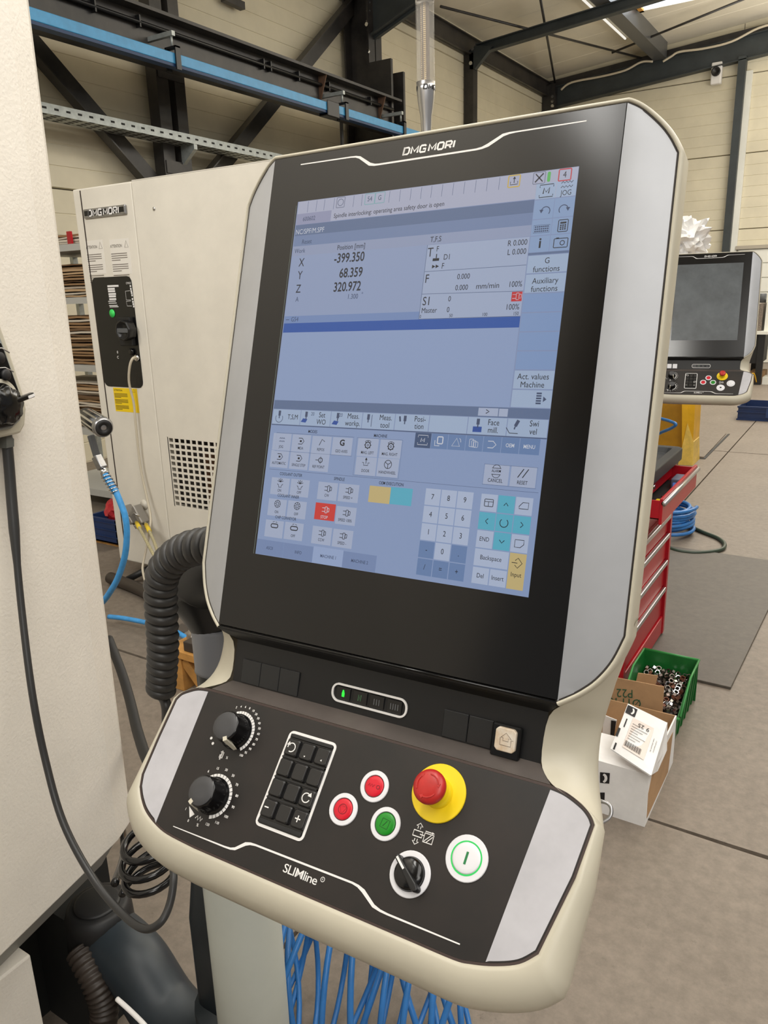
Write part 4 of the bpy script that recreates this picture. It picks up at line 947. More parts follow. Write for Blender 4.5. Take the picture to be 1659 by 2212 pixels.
# roof light with an orange reveal
sk = [onroof(1383, 24, -0.02), onroof(1462, 0, -0.02)]
x0, y1_ = sk[0].x, sk[0].y
x1 = x0 + 1.2; y0 = y1_ - 1.6
b = MB(); b.box((x0, y0, zr(x0) - 0.05), (x0 + 0.08, y1_, zr(x0) + 0.1)); w1 = b.build('window_1', mat('orange_reveal', (210, 150, 60), 0.5)); w1['kind'] = 'structure'
b = MB(); b.box((x0, y1_ - 0.08, zr(x0) - 0.05), (x1, y1_, zr(x1) + 0.1)); b.build('window_frame', CEILP, w1)
b = MB(); b.add([(x0 + .08, y0, zr(x0) - 0.01), (x1, y0, zr(x1) - 0.01), (x1, y1_ - .08, zr(x1) - .01), (x0 + .08, y1_ - .08, zr(x0) - .01)], [(0, 1, 2, 3)]); b.build('pane', mat('daylight_pane', (235, 244, 255), 0.5, emit=4.0), w1)

Q1 = Matrix(((0.99947437, -0.02499607, 0.02064414, -0.38206645), (0.02748555, 0.31568206, -0.94846686, 0.64148048), (0.01719096, 0.94853573, 0.3162032, 1.57017196), (0, 0, 0, 1)))
con = build_console(Q1, 'large cream control console in the foreground with its blue display lit', True)
def console_matrix(p, yaw, tilt):
    a = Vector((math.cos(yaw), math.sin(yaw), 0)); hb = Vector((-math.sin(yaw), math.cos(yaw), 0))
    b = hb * math.sin(tilt) + Vector((0, 0, 1)) * math.cos(tilt); n = a.cross(b)
    return Matrix(((a.x, b.x, n.x, p[0]), (a.y, b.y, n.y, p[1]), (a.z, b.z, n.z, p[2]), (0, 0, 0, 1)))
con2 = build_console(console_matrix((-0.724, 4.161, 1.565), 0.167, 0.285), 'smaller distant cream control console with a dark switched-off display', False)
hb_ = MB(); hb_.tube(spline([(0.216, -0.356, -0.045), (0.227, -0.356, -0.045), (0.2315, -0.360, -0.043), (0.2305, -0.367, -0.04), (0.222, -0.374, -0.036)], 5), 0.0016, 8); hb_.build('wire_handle', STEEL, con)

# ================================================================ THINGS OF THE HALL
def at(u, v, dist):
    d = ray(u, v); d = d / np.linalg.norm(d); return Vector(EYE + d * dist)
def one(mb, name, m, label, cat, group=None, origin=None, bevel=0.0, **k):
    if origin is None:
        vs = mb.v; origin = (sum(v[0] for v in vs) / len(vs), sum(v[1] for v in vs) / len(vs), min(v[2] for v in vs))
    o = mb.build(name, m, None, bevel=bevel, origin=origin, **k); return tag(o, label, cat, group)

# ---- crane beam, blue rail, cable tray on the left
X1 = -6.15
a0, a1 = onX(236.7, 0, X1), onX(850, 226, X1); dd = a1 - a0; s0 = a0 - dd * 0.45
t_ = wthing('crane_beam', (X1, s0.y, s0.z), 'long dark steel beam running high along the left wall above the blue rail', 'beam')
b = MB(); hgt = 0.40
b.box((X1 - 0.14, s0.y, s0.z - 0.03), (X1 + 0.14, a1.y, s0.z)); b.build('top_flange', STRUCT, t_)
b = MB(); b.box((X1 - 0.01, s0.y, s0.z - hgt), (X1 + 0.01, a1.y - 0.1, s0.z - 0.03)); b.build('web', STRUCT, t_)
b = MB(); b.box((X1 - 0.12, s0.y, s0.z - hgt - 0.03), (X1 + 0.12, a1.y - 0.1, s0.z - hgt)); b.build('bottom_flange', STRUCT, t_)
b = MB(); b.tube([(X1 + 0.05, s0.y, s0.z - 0.13), (X1 + 0.05, a1.y - 0.1, s0.z - 0.13)], 0.02, 6); b.build('conduit', BLACK, t_)
for u in (208, 300, 560, 575, 635, 700, 790):
    y = onX(u, 120, X1).y
    b = MB(); b.box((X1 + 0.01, y - 0.008, s0.z - 0.17), (X1 + 0.065, y + 0.008, s0.z - 0.07)); b.build('conduit_clip', BLACK, t_)
for u in (688, 815):
    y = onX(u, 210, X1).y; b = MB(); b.prism([(0.01, -0.03), (0.13, -0.03), (0.03, -0.3), (0.03, -hgt), (0.01, -hgt)], lambda x, z: (X1 + x, y, s0.z + z), lambda x, z: (X1 + x, y + 0.015, s0.z + z)); b.build('stiffener', mat('rusty_steel', (96, 70, 52), 0.7), t_)
# stub column that carries the beam end
yy = onX(838, 150, -6.3).y; z1 = onX(815, 130, -6.3).z
b = MB(); b.box((-6.45, yy - 0.25, 0.0), (-6.1, yy - 0.2, z1)); b.box((-6.45, yy + 0.08, 0), (-6.1, yy + 0.13, z1 - 0.1)); b.box((-6.3, yy - 0.2, 0), (-6.27, yy + 0.08, z1 - 0.02))
o = one(b, 'stub_column', STRUCT, 'short dark H-shaped column that carries the right end of the crane beam', 'column')
X2 = -5.85
a0, a1 = onX(80, 24.1, X2), onX(840, 266, X2); l0 = onX(477.8, 177, X2); z_t = (a0.z + a1.z) / 2; hh = onX(477.8, 149.5, X2).z - l0.z
sl = (a1.z - a0.z) / (a1.y - a0.y); sy, ey = a0.y - 2.0, onX(905, 290, X2).y
zs = lambda y: a0.z + sl * (y - a0.y)
t_ = wthing('crane_rail', (X2, sy, zs(sy) - hh), 'long bright blue rail hung below the dark crane beam', 'rail')
b = MB(); q = [(-0.05, -hh + 0.025), (0.05, -hh + 0.025), (0.05, 0), (-0.05, 0)]
b.add([(X2 + x, sy, zs(sy) + z) for x, z in q] + [(X2 + x, ey, zs(ey) + z) for x, z in q], [(3, 2, 1, 0), (4, 5, 6, 7), (0, 1, 5, 4), (1, 2, 6, 5), (2, 3, 7, 6), (3, 0, 4, 7)]); b.build('rail_profile', BLUE, t_, bevel=0.006)
b = MB(); q = [(-0.045, -hh), (0.045, -hh), (0.045, -hh + 0.025), (-0.045, -hh + 0.025)]
b.add([(X2 + x, sy, zs(sy) + z) for x, z in q] + [(X2 + x, ey, zs(ey) + z) for x, z in q], [(3, 2, 1, 0), (4, 5, 6, 7), (0, 1, 5, 4), (1, 2, 6, 5), (2, 3, 7, 6), (3, 0, 4, 7)]); b.build('rail_lip', mat('dark_blue_lip', (18, 52, 92), 0.5), t_)
for i, (u, v) in enumerate(((375, 135), (740, 235), (866, 272))):
    y = onX(u, v, X2).y; z = zs(y)
    h_ = wthing('rail_hanger', (X2, y, z), ('black hanger clamp on the blue rail next to the twin column', 'black hanger clamp on the blue rail left of the big column', 'black hanger clamp on the blue rail just left of the signal tower')[i], 'clamp', 'hanger clamps on the blue rail')
    b = MB(); b.box((X2 - 0.07, y - 0.03, z - hh - 0.02), (X2 - 0.055, y + 0.03, z + 0.06)); b.box((X2 + 0.055, y - 0.03, z - hh - 0.02), (X2 + 0.07, y + 0.03, z + 0.06)); b.box((X2 - 0.07, y - 0.03, z + 0.045), (X2 + 0.07, y + 0.03, z + 0.06)); b.build('clamp_body', BLACK, h_)
    b = MB(); b.tube([(X2, y, z + 0.06), (X2, y, z + 0.17)], 0.012, 6); b.box((X2 - 0.3, y - 0.02, z + 0.15), (X2 + 0.03, y + 0.02, z + 0.19)); b.build('threaded_rod', GALV, h_)
y = onX(711, 232, X2).y; z = zs(y); b = MB(); 
b.box((X2 + 0.052, y - 0.12, z - hh - 0.03), (X2 + 0.066, y + 0.12, z + 0.02)); b.box((X2 - 0.066, y - 0.12, z - hh - 0.03), (X2 - 0.052, y + 0.12, z + 0.02)); b.box((X2 - 0.052, y - 0.12, z - hh - 0.03), (X2 + 0.052, y + 0.12, z - hh - 0.012))
one(b, 'rail_stop', BLACK, 'black box-shaped end stop clamped round the blue rail', 'clamp', bevel=0.008)
X3 = -6.55
a0, a1 = onX(105.3, 223, X3), onX(598.6, 331.3, X3); zt_ = (a0.z + a1.z) / 2; sl3 = (a1.z - a0.z) / (a1.y - a0.y)
z3 = lambda y: a0.z + sl3 * (y - a0.y)
sy, ey = a0.y - 1.5, a1.y + 1.6
t_ = wthing('cable_tray', (X3, sy, z3(sy) - 0.1), 'long galvanised perforated cable tray on brackets below the blue rail', 'cable tray')
def slab_y(mb, x0, x1, dz0, dz1, y0, y1):
    q = [(x0, dz0), (x1, dz0), (x1, dz1), (x0, dz1)]
    mb.add([(x, y0, z3(y0) + z) for x, z in q] + [(x, y1, z3(y1) + z) for x, z in q], [(3, 2, 1, 0), (4, 5, 6, 7), (0, 1, 5, 4), (1, 2, 6, 5), (2, 3, 7, 6), (3, 0, 4, 7)])
TH_ = 0.085
b = MB(); slab_y(b, X3 - 0.003, X3, -TH_, 0, sy, ey); b.build('side_rail', GALV, t_)
b = MB(); slab_y(b, X3 - 0.25, X3 - 0.247, -TH_, 0, sy, ey); b.build('side_rail', GALV, t_)
b = MB(); slab_y(b, X3 - 0.25, X3, -TH_ - 0.003, -TH_, sy, ey); b.build('tray_base', GALV, t_)
b = MB(); y = sy + 0.05
while y < ey - 0.1:
    slab_y(b, X3, X3 + 0.0015, -0.05, -0.032, y, y + 0.045)
    for i in range(4):
        x = X3 - 0.225 + i * 0.06 + (0.02 if int(y * 10) % 2 else 0); slab_y(b, x, x + 0.03, -TH_ - 0.0045, -TH_ - 0.003, y, y + 0.06)
    y += 0.125
b.build('slots', mat('slot_dark', (38, 38, 36), 0.8), t_, kind='stuff')
y = onX(421, 340, X3).y
b = MB(); b.prism([(0, 0), (0.3, 0), (0.3, -0.05), (0.03, -0.25), (0, -0.25)], lambda x, z: (X3 - 0.3 + x, y, z3(y) - TH_ - 0.005 + z), lambda x, z: (X3 - 0.3 + x, y + 0.05, z3(y) - TH_ - 0.005 + z)); b.build('bracket', GALV, t_)
b = MB(); p = onX(482, -6, -6.9); q = onX(524, 14, -6.9); bar(b, p, q, 0.08, 0.08); one(b, 'wall_bracket', STRUCT, 'small black angle bracket high on the left wall above the beam', 'bracket')
b = MB(); p = onX(738, 262, -6.4); b.box((-6.42, p.y - 0.02, 0.0), (-6.39, p.y + 0.02, p.z)); one(b, 'drop_pipe', GREYP, 'thin dark vertical pipe hanging below the blue rail left of the big column', 'pipe')

# ---- luminaire along the box purlin
lx = PX_ - 0.26; yl0, yl1 = onX(1290, 0, lx).y - 1.0, onX(1363, 52, lx).y
t_ = wthing('fluorescent_light', (lx, yl0, PZ_), 'white twin-tube fluorescent light beside the grey roof purlin', 'light')
b = MB(); b.box((lx - 0.06, yl0, PZ_ - 0.02), (lx + 0.06, yl1, PZ_ + 0.05)); b.build('housing', DOORP, t_, bevel=0.01)
for dx in (-0.09, 0.09):
    b = MB(); b.tube([(lx + dx, yl0 + 0.05, PZ_ - 0.03), (lx + dx, yl1 - 0.02, PZ_ - 0.03)], 0.02, 10); b.build('tube', mat('lit_tube', (255, 250, 238), 0.4, emit=1.6 if dx > 0 else 0.9), t_)
# ---- speaker on the end wall, cables on the rafter
c = onY(1549, 160, YB - 0.05); t_ = wthing('wall_speaker', (c.x, YB - 0.1, c.z - 0.2), 'small white wall box with a round black horn speaker under the end rafter', 'speaker')
b = MB(); b.box((c.x - 0.1, YB - 0.16, c.z - 0.2), (c.x + 0.1, YB - 0.02, c.z + 0.2)); b.build('speaker_box', WHITEP, t_, bevel=0.02)
b = MB(); b.lathe([(0.085, 0), (0.085, 0.06), (0.06, 0.05), (0.02, 0.02)], (c.x, YB - 0.16, c.z + 0.02), (0, -1, 0), 20); b.build('speaker_horn', BLACK, t_)
for i, pts in enumerate(([(1212, 194), (1235, 178), (1300, 165), (1350, 152), (1385, 134), (1410, 133)], [(1432, 133), (1450, 122), (1468, 112), (1520, 105), (1580, 90), (1640, 60), (1700, 45)])):
    b = MB(); b.tube(spline([onY(u, v, YB - 0.35) for u, v in pts], 5), 0.022, 6)
    one(b, 'cable', BEIGEC, ('pale loose cable along the left part of the end-wall rafter', 'pale loose cable along the right part of the end-wall rafter')[i], 'cable')

# ---- signal tower behind the console
YS = 2.8; p0 = onY(921, 292, YS); p1 = onY(917, 178, YS); p2 = onY(919, 6, YS); r = 21.0 / 1660 * (CAM_M[2] @ (np.array(p2) - EYE))
t_ = wthing('signal_tower', (p0.x, YS, 0), 'tall glass signal light tower with tapered aluminium foot rising behind the console', 'signal light')
z0, z1_, z2_ = p0.z, p1.z, p2.z; cx0 = p0.x
b = MB(); b.lathe([(r * .52, z0 - 0.15), (r * 0.52, z0), (r * 0.62, z0 + (z1_ - z0) * .35), (r * 0.86, z0 + (z1_ - z0) * .62), (r * .97, z0 + (z1_ - z0) * .85), (r, z1_)], (cx0, YS, 0), n=32); ft = b.build('tapered_foot', ALU, t_)
b = MB()
def cyl(a, z, rr): return (cx0 + rr * math.sin(a), YS - rr * math.cos(a), z)
logo(b, 0.017, lambda x, y, z: cyl((x + 0.072) / r, z1_ - 0.022 + y, r * 1.01)); logo(b, 0.017, lambda x, y, z: cyl((x - 0.085) / r, z1_ - 0.022 + y, r * 1.01))
b.build('lettering', BLACK, ft)
b = MB(); b.lathe([(0.02, 0), (0.02, z0 - 0.1)], (cx0, YS, 0), n=16); b.lathe([(0.1, 0), (0.1, 0.02)], (cx0, YS, 0), n=24); b.build('stand_pole', ALU, t_)
gm = mat('clear_tube', (226, 222, 214), 0.08, alpha=0.14, spec=0.3)
gm_ = bpy.data.materials.new('unused_glass')
bpy.data.materials.remove(gm_)
b = MB(); b.rings([[(cx0 + q * math.cos(2 * math.pi * k / 32), YS + q * math.sin(2 * math.pi * k / 32), z) for k in range(32)] for q, z in ((r * .98, z1_), (r * .98, z2_), (r * .88, z2_), (r * .88, z1_))]); b.build('glass_tube', gm, t_)
b = MB(); b.box((cx0 - r * .45, YS - r * .2, z1_), (cx0 + r * .4, YS + r * .2, z2_)); core = b.build('led_core', mat('brown_led_strip', (98, 82, 70), 0.5), t_)
b = MB(); n = 40
for k in range(n):
    z = z1_ + (z2_ - z1_) * (k + 0.5) / n; h = (z2_ - z1_) / n * 0.3
    for x in (-0.02, 0.13): b.box((cx0 + r * (x - 0.055), YS - r * .24, z - h), (cx0 + r * (x + .055), YS - r * .2, z + h))
    b.box((cx0 - r * .38, YS - r * .22, z - h * .7), (cx0 - r * .3, YS - r * .1, z + h * .7))
b.build('led_chips', mat('amber_leds', (240, 214, 160), 0.3), core, kind='stuff')
b = MB(); b.lathe([(r * .98, z2_), (r, z2_ + 0.02), (r * .9, z2_ + 0.06), (r * .3, z2_ + 0.08)], (cx0, YS, 0), n=32); b.build('top_cap', ALU, t_)

# ---- cream machine cabinets far left
YC = 2.92
def yc(u, v, d=0.0): return onY(u, v, YC - d)
TL, SEAM, BL = yc(155, 405), yc(284, 390), yc(262, 1208)
xl, xs_, zb, zt_c = TL.x, (yc(284, 390).x + yc(367, 1165).x) / 2, BL.z, (TL.z + yc(590, 352).z) / 2
xr = xs_ + 1.5
t_ = wthing('electrical_cabinet', (xl, YC, 0), 'narrow cream cabinet with a nameplate, black switch panel and yellow warning sticker', 'cabinet')
b = MB(); b.box((xl, YC, zb), (xs_ - 0.003, YC + 0.9, zt_c)); b.build('body', CREAM, t_, bevel=0.008)
u1 = xl + (yc(172, 405).x - xl)
b = MB(); b.box((u1 - 0.004, YC - 0.0015, zb), (u1 + 0.004, YC + 0.002, zt_c - 0.01)); b.build('door_gap', mat('rubber_gap', (52, 40, 34), 0.7), t_)
def panel_pts(uv, d=0.0): return [yc(u, v, d) for u, v in uv]
def quad_box(uv, d0, d1, name, m, parent, r=0.0, bevel=0.0):
    P = [yc(u, v) for u, v in uv]; xs4 = (P[0].x + P[3].x) / 2, (P[1].x + P[2].x) / 2; zs4 = (P[2].z + P[3].z) / 2, (P[0].z + P[1].z) / 2
    pts = rrect(xs4[0], zs4[0], xs4[1], zs4[1], r, 4) if r else [(xs4[0], zs4[0]), (xs4[1], zs4[0]), (xs4[1], zs4[1]), (xs4[0], zs4[1])]
    b = MB(); b.prism(pts, lambda x, z: (x, YC - d0, z), lambda x, z: (x, YC - d1, z)); return b.build(name, m, parent, bevel=bevel), xs4, zs4
ip, ix, iz = quad_box([(199, 598), (284, 598), (310, 838), (226, 834)], 0.0, 0.003, 'switch_panel', mat('switch_panel_black', (14, 14, 15), 0.3), t_, 0.035)
np_, nx4, nz4 = quad_box([(184, 451), (275, 443), (275, 463), (184, 473)], 0.0, 0.014, 'nameplate', STEEL, t_, 0, 0.006)
b = MB(); b.box((nx4[0] + 0.012, YC - 0.0155, nz4[0] + 0.012), (nx4[1] - 0.012, YC - 0.013, nz4[1] - 0.01)); b.build('nameplate_face', BLACK, np_)
b = MB(); logo(b, (nx4[1] - nx4[0]) / 10.2, lambda x, y, z: ((nx4[0] + nx4[1]) / 2 + x, YC - 0.0175, (nz4[0] + nz4[1]) / 2 + y)); b.build('nameplate_lettering', WHITEP, np_)
stp = mat('pale_sticker', (226, 221, 212), 0.4); inkg = mat('grey_small_print', (120, 112, 104), 0.6)
for (u, v, u2, v2) in ((184, 519, 222, 592), (236, 516, 278, 592)):
    sk_, sx4, sz4 = quad_box([(u, v), (u2, v), (u2 + 8, v2), (u + 8, v2)], 0.0, 0.0008, 'sticker', stp, t_)
    b = MB(); W_ = sx4[1] - sx4[0]
    b.text('ATTENTION', 0.022, lambda x, y, z: (sx4[0] + 0.004 + x, YC - 0.0015, sz4[1] - 0.035 + y), align='LEFT', sx=0.75, off=0.01)
    line(b, [(sx4[1] - 0.036, sz4[1] - 0.045), (sx4[1] - 0.008, sz4[1] - 0.045), (sx4[1] - 0.022, sz4[1] - 0.012)], 0.003, lambda x, y, z: (x, YC - 0.0015, y), 0, closed=True)
    for blk in range(3):
        for k in range(4):
            z = sz4[1] - 0.075 - blk * 0.055 - k * 0.011; w = W_ * (0.82 if k < 3 else 0.45)
            b.box((sx4[0] + 0.004, YC - 0.0015, z), (sx4[0] + 0.004 + w, YC - 0.001, z + 0.004))
    b.build('sticker_print', inkg, sk_)
yl, yx4, yz4 = quad_box([(244, 837), (296, 840), (301, 892), (251, 888)], 0.0, 0.001, 'warning_label', mat('yellow_label', (240, 204, 20), 0.45), t_)
b = MB(); b.text('ATTENTION', 0.014, lambda x, y, z: (yx4[0] + 0.006 + x, YC - 0.0018, yz4[1] - 0.014 + y), align='LEFT', sx=0.9, off=0.01)
line(b, [(yx4[1] - 0.036, yz4[1] - 0.02), (yx4[1] - 0.014, yz4[1] - 0.02), (yx4[1] - 0.025, yz4[1] - 0.002)], 0.002, lambda x, y, z: (x, YC - 0.0018, y), 0, closed=True)
for blk in range(3):
    for k in range(4): z = yz4[1] - 0.034 - blk * 0.034 - k * 0.007; b.box((yx4[0] + 0.006, YC - 0.0018, z), (yx4[0] + (0.115 if k < 3 else 0.06), YC - 0.001, z + 0.003))
b.build('label_print', mat('olive_print', (96, 82, 20), 0.6), yl)
# print on the black switch panel
b = MB()
def pq(u, v): p = yc(u, v, 0.004); return p.x, p.z
for i, (v, w) in enumerate(((618, 24), (624, 15), (629, 15), (635, 16), (640, 15), (646, 15))):
    x, z = pq(232 + i * 0.8, v); x2, _ = pq(232 + i * 0.8 + w, v); b.box((x, YC - 0.0045, z - 0.006), (x2, YC - 0.0035, z + 0.004))
for i, v in enumerate((651, 655, 660, 663)): x, z = pq(234 + i, v); x2, _ = pq(250 + i * 2, v); b.box((x, YC - 0.0045, z - 0.002), (x2, YC - 0.0035, z + 0.002))
for i, v in enumerate((618, 624, 629, 633, 638, 646, 652, 657, 662)): x, z = pq(281.5 + i * 0.9, v); b.box((x - 0.004, YC - 0.0045, z - 0.005), (x + 0.006, YC - 0.0035, z + 0.005))
line(b, [pq(281, 628), pq(271, 629), pq(273, 648), pq(283, 648)], 0.002, lambda x, y, z: (x, YC - 0.0045, y), 0); line(b, [pq(283, 650), pq(273, 651), pq(275, 661), pq(285, 661)], 0.002, lambda x, y, z: (x, YC - 0.0045, y), 0)
x, z = pq(272, 612); b.text('CM031', 0.016, lambda a, c, q: (x + a, YC - 0.0045, z + c), align='LEFT', sx=0.9)
x2, z2 = pq(254, 761); b.text('0', 0.02, lambda a, c, q: (x2 + a, YC - 0.0045, z2 + c), off=0.02); x3, z3_ = pq(255, 772); b.text('C', 0.02, lambda a, c, q: (x3 + a, YC - 0.0045, z3_ + c), off=0.02)
b.build('panel_print', WHITEP, ip, kind='stuff')
c = yc(242.5, 677, 0.004); b = MB(); b.lathe([(0.022, 0), (0.022, 0.002)], c, (0, -1, 0), 24); st = b.build('green_sticker', mat('bright_green_sticker', (60, 214, 96), 0.5), ip)
c = yc(276, 716, 0.003); b = MB(); b.box((c.x - 0.045, YC - 0.03, c.z - 0.075), (c.x + 0.055, YC - 0.002, c.z + 0.075)); sw_ = b.build('switch_base', BLACKM, ip, bevel=0.004)
c = yc(268, 714, 0.06); b = MB(); b.lathe([(0.05, -0.04), (0.052, 0), (0.052, 0.012), (0.044, 0.014), (0.040, 0.004), (0.004, 0.004)], c, (0, -1, 0), 40, wob=lambda k: 1 + 0.05 * (1 if k % 5 < 2 else 0)); b.build('rotary_knob', BLACK, ip)
b = MB(); b.box((c.x - 0.045, c.y - 0.012, c.z - 0.012), (c.x + 0.045, c.y + 0.002, c.z + 0.012)); b.build('knob_bar', GREYP, ip, bevel=0.002)
for u, v in ((286, 760), (297, 773)): c = yc(u, v, 0.004); b = MB(); b.lathe([(0.018, 0), (0.018, 0.012), (0.012, 0.014)], c, (0, -1, 0), 20); b.build('socket', CHROME if u > 290 else BLACKG, ip)
for u, v in ((327, 1084 + 6),): c = yc(312, 1090); b = MB(); b.lathe([(0.03, 0), (0.03, 0.004)], c, (0, -1, 0), 20); b.build('cover_disc', CREAM, t_)
for i, (u, v) in enumerate(((272, 1092), (293, 1092))):
    p, q = yc(u, v, 0.05), yc(u + 20, v + 38, 0.05); b = MB(); bar(b, p, q, 0.032, 0.06, up=(0, -1, 0)); hd = b.build('connector', mat('grey_connector', (150, 146, 140), 0.35, metal=0.5), t_, bevel=0.008, seg=3)
    b = MB(); m_ = p.lerp(q, 0.5); b.tube([m_ + Vector((-0.03, -0.03, 0)), m_ + Vector((0, -0.045, 0.02)), m_ + Vector((0.03, -0.03, 0.0))], 0.003, 6); b.build('locking_lever', CHROME, hd)
    b = MB(); b.tube([q, q.lerp(yc(u + 32, v + 58, 0.05), 0.5)], 0.016, 12); b.build('gland', CHROME, hd)
for i, pts in enumerate(([(294, 1127), (302, 1142), (318, 1172), (330, 1195), (352, 1232)], [(314, 1130), (324, 1150), (335, 1175), (342, 1195), (356, 1215), (372, 1245), (395, 1290), (412, 1320)])):
    b = MB(); P = [yc(u, v, 0.06 + k * 0.12) for k, (u, v) in enumerate(pts)]; b.tube(spline(P, 5), 0.009, 8); hs_ = one(b, 'braided_hose', mat('braided_clear_hose', (188, 178, 138), 0.35, noise=0.3, nscale=160), ('thin clear braided hose from the left grey connector of the cabinet', 'thicker clear braided hose from the right grey connector of the cabinet')[i], 'hose')
    b = MB(); b.tube([P[0].lerp(P[1], 0.2), P[0].lerp(P[1], 0.9)], 0.0125, 10); cl_ = b.build('hose_clip', mat('yellow_tape', (220, 190, 40), 0.5), None, origin=tuple(hs_.location)); cl_.location = (0, 0, 0); cl_.parent = hs_
b = MB(); b.tube(spline([yc(u, v, d) for u, v, d in ((297, 773, .01), (287, 774, .05), (280, 793, .06), (279, 827, .05), (289, 871, .03), (293, 914, .03), (303, 1005, .03), (317, 1073, .04), (325, 1113, .06), (324, 1142, .09), (314, 1195, .12), (308, 1227, .16), (313, 1254, .2))], 6), 0.007, 8)
one(b, 'network_cable', BEIGEC, 'thin beige cable hanging from the black switch panel down the cabinet', 'cable')
# right cabinet with the ventilation grid
t_ = wthing('machine_cabinet', (xs_, YC, 0), 'wide plain cream cabinet with a square-hole ventilation grid behind the console', 'cabinet')
vx0, vx1 = yc(363, 948).x, yc(363, 948).x + 0.62; vz1, vz0 = yc(366, 944).z, yc(384, 1094).z
b = MB(); b.box((xs_ + 0.003, YC + 0.05, zb), (xr, YC + 0.9, zt_c)); b.build('body', mat('cabinet_inside', (40, 32, 26), 0.7), t_)
for i, (x0, x1, z0, z1) in enumerate(((xs_ + 0.003, vx0, zb, zt_c), (vx1, xr, zb, zt_c), (vx0, vx1, vz1, zt_c), (vx0, vx1, zb, vz0))):
    b = MB(); b.box((x0, YC, z0), (x1, YC + 0.05, z1)); b.build('front_sheet', CREAM, t_)
b = MB(); b.box((xs_ + 0.003, YC, zt_c - 0.001), (xr, YC + 0.9, zt_c + 0.004)); b.build('top_sheet', CREAM, t_)
NC, NR = 12, 12; pxv = (vx1 - vx0) / 14.2; pzv = (vz1 - vz0) / NR
b = MB()
for k in range(16): x = vx0 + k * pxv; b.box((x - 0.006, YC, vz0), (x + 0.006, YC + 0.004, vz1))
for k in range(NR + 1): z = vz0 + k * pzv; b.box((vx0, YC + 0.0005, z - 0.006), (vx1, YC + 0.0035, z + 0.006))
b.build('vent_grid', CREAM, t_, kind='stuff')
b = MB(); b.box((vx0 + 0.24, YC + 0.03, vz0), (vx0 + 0.5, YC + 0.05, vz1 - 0.08)); b.build('coil_block', mat('copper_brown', (112, 78, 52), 0.6, noise=0.3, nscale=30), t_)
b = MB(); b.box((vx0 + 0.04, YC + 0.035, vz0), (vx0 + 0.2, YC + 0.05, vz1 - 0.14)); b.build('coil_block', mat('dull_inner_grey', (62, 58, 54), 0.6), t_)
c = yc(333, 451); b = MB(); b.lathe([(0.009, 0), (0.009, 0.004), (0.004, 0.006)], c, (0, -1, 0), 12); b.build('screw', CHROME, t_)
for x in (xl + 0.15, xs_ - 0.12, xs_ + 0.5, xr - 0.1):
    b = MB(); b.lathe([(0.03, 0), (0.03, 0.02), (0.012, 0.03), (0.012, zb)], (x, YC + 0.1, 0), n=16); b.build('foot', BLACK, t_ if x > xs_ else bpy.data.objects['electrical_cabinet'])
for k, o in enumerate([o for o in bpy.data.objects if o.name.startswith('foot')]): pass

# ---- rack with flattened cartons, seen in the gap left of the cabinet
YR = 3.95
xr0 = onY(118, 600, YR).x - 0.5; xr1 = onY(262, 900, YR).x + 0.1
t_ = wthing('storage_rack', (xr0, YR, 0), 'pale grey storage rack filled with flattened cartons behind the narrow cabinet', 'rack')
for x in (xr0, xr1):
    for dy in (0, 0.55): b = MB(); b.box((x - 0.02, YR + dy, 0), (x + 0.02, YR + dy + 0.05, 2.1)); b.build('upright', GALV, t_)
levels = []
for v0, v1 in ((526, 541), (642, 656), (789, 803), (928, 942), (1060, 1074)):
    u_ = 150 + (v0 - 530) * 0.125; z1 = onY(u_ + 15, v0, YR).z; z0 = onY(u_ + 15, v1, YR).z
    b = MB(); b.box((xr0, YR - 0.01, z0), (xr1, YR + 0.6, z1)); b.build('shelf', mat('shelf_grey', (182, 182, 178), 0.5), t_); levels.append((z1, z0))
tops = [levels[0][0] + 0.16] + [l[1] for l in levels[:-1]]
rnd = random.Random(4); cmats = [mat('carton_a', (150, 118, 84), 0.8), mat('carton_b', (186, 156, 120), 0.8), mat('carton_c', (206, 196, 180), 0.8), mat('carton_d', (112, 86, 60), 0.8)]
ni = 0
for si, ((z1, z0), tp) in enumerate(zip(levels[:4], tops[:4])):
    z = z1 + 0.004
    while z < tp - 0.09:
        h = rnd.uniform(0.010, 0.019); b = MB(); dx = rnd.uniform(-0.03, 0.03); dy = rnd.uniform(0.0, 0.05); xa_ = xr0 + 0.05; xb_ = xr1 - 0.05; n = 7
        bend = [rnd.uniform(-0.004, 0.004) for _ in range(n + 1)]
        up = [(xa_ + (xb_ - xa_) * k / n + dx, z + h + bend[k]) for k in range(n + 1)]; dn = [(x_, q - h + 0.001) for x_, q in reversed(up)]
        b.prism(up + dn, lambda x_, q: (x_, YR + 0.02 + dy, q), lambda x_, q: (x_, YR + 0.5, q))
        ci = rnd.randrange(4); one(b, 'flattened_carton', cmats[ci], 'flattened %s carton in the stack on the %s shelf of the grey rack' % (('brown', 'light brown', 'pale grey', 'dark brown')[ci], ('top', 'second', 'third', 'fourth')[si]), 'cardboard', 'flattened cartons in the rack'); z += h + 0.006; ni += 1
z = levels[0][0]; b = MB(); b.box((onY(144, 500, YR).x, YR - 0.005, z + .001), (onY(152, 500, YR).x, YR + 0.014, z + 0.09)); one(b, 'folder', TOOLRED, 'red folder edge on the top shelf of the rack', 'folder')
z = levels[0][0]
